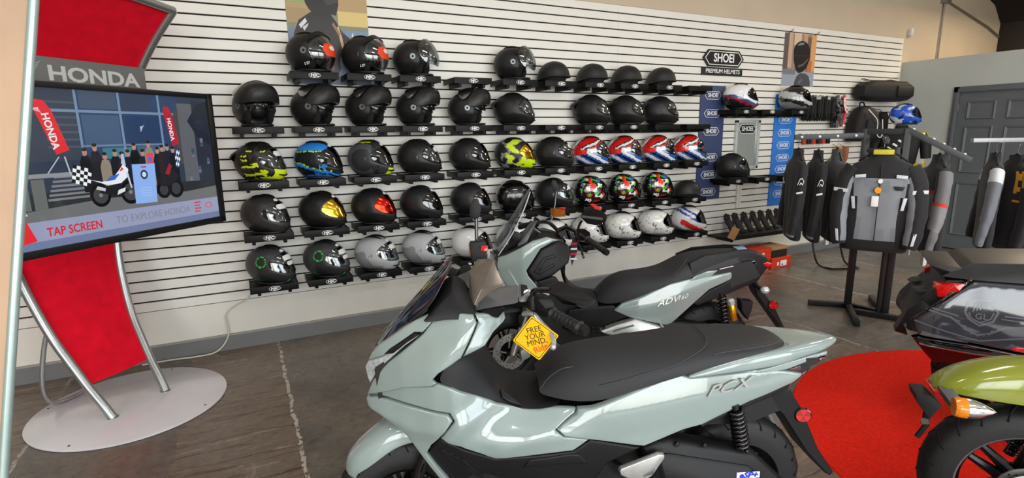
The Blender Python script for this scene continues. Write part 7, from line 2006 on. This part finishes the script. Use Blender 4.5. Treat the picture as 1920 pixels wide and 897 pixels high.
hull('taillight', [(-.303, -.055, .632), (-.29, -.06, .640), (-.255, -.06, .632), (-.27, -.05, .602), (-.297, -.05, .618), (-.303, .055, .632), (-.29, .06, .640), (-.255, .06, .632), (-.27, .05, .602), (-.297, .05, .618)], M_redlens, RB, .004)
hull('signal_bar', [(-.29, -.19, .655), (-.25, -.19, .66), (-.25, -.19, .63), (-.285, -.19, .628), (-.29, .05, .655), (-.25, .05, .66), (-.25, .05, .63), (-.285, .05, .628)], M_gunm, RB, .003)
for s in (-1,):
    sgl = empty('turn_signal', (-.276, s * .205, .652)); sgl.parent = RB
    MB().lathe([(.030, -.012), (.034, .0), (.034, .022), (.001, .022)], 24, 'X').build('amber_lens', M_amber, sgl)
    MB().lathe([(.034, .022), (.033, .035), (.026, .062), (.012, .092), (.001, .104)], 24, 'X').build('chrome_cone', mat('chrome', (225, 225, 225), .06, metal=1.0), sgl)
hull('plate_bracket', [(-.352, -.05, .610), (-.31, -.05, .615), (-.268, -.05, .578), (-.30, -.05, .518), (-.312, -.05, .573), (-.345, -.05, .58), (-.352, .05, .610), (-.31, .05, .615), (-.268, .05, .578), (-.30, .05, .518), (-.345, .05, .58)], M_plast, RB, .003)
MB().tube([(-.305, -.03, .545), (-.305, -.03, .51), (-.31, -.03, .49)], .012, 8).build('plate_lamp', M_plast, RB)
MB().tube([(-.312, -.045, .505), (-.30, -.02, .505)], .013, 10).build('clamp', M_steel, RB)
MB().tube([(-.302, -.04, .495), (-.327, -.04, .437)], .010, 8).build('bracket_tip', M_plast, RB)
hull('swing_arm', [(0, -.10, .29), (0, -.10, .33), (.5, -.12, .33), (.5, -.12, .42), (0, .10, .29), (0, .10, .33), (.5, .12, .33), (.5, .12, .42)], M_plast, RB, .01)
hull('engine', [(.42, -.15, .22), (.42, .15, .22), (.85, -.17, .2), (.85, .17, .2), (.85, -.14, .55), (.85, .14, .55), (.45, -.12, .5), (.45, .12, .5)], M_plast, RB, .02)
loft('seat', [sec(.20, [(0, .80), (.08, .795), (.11, .77), (.12, .74)]), sec(.40, [(0, .72), (.12, .71), (.16, .69), (.17, .65)]), sec(.62, [(0, .73), (.09, .72), (.12, .69), (.13, .64)])], M_seatm, RB, sub=2, solid=.01)
loft('fuel_tank', [sec(.58, [(0, .74), (.06, .73), (.10, .68), (.10, .60)]), sec(.75, [(0, .86), (.09, .84), (.14, .76), (.13, .64)]), sec(.98, [(0, .92), (.10, .90), (.15, .81), (.13, .68)]), sec(1.08, [(0, .88), (.06, .86), (.09, .80), (.08, .72)])], M_olive, RB, sub=2, solid=.006)
wheel(RB, Matrix.Translation((1.48, 0, .31)), .302, .13, 10, (.14, -.085), 'front_wheel', sidew=.70)
for s in (-1, 1):
    MB().tube([(1.48, s * .09, .31), (1.14, s * .09, .98)], .022, 10).build('fork_leg', M_plasg, RB)
    MB().tube([(1.12, s * .05, .98), (1.05, s * .25, 1.05), (.92, s * .38, 1.0)], .012, 8).build('handlebar', M_plasg, RB)
    spring(RB, (.12, s * .13, .66), (.02, s * .13, .36), r=.03)
MB().tube([(.6, -.17, .28), (.2, -.19, .26), (-.1, -.19, .34)], [.03, .045, .05], 14).build('exhaust', M_plast, RB)
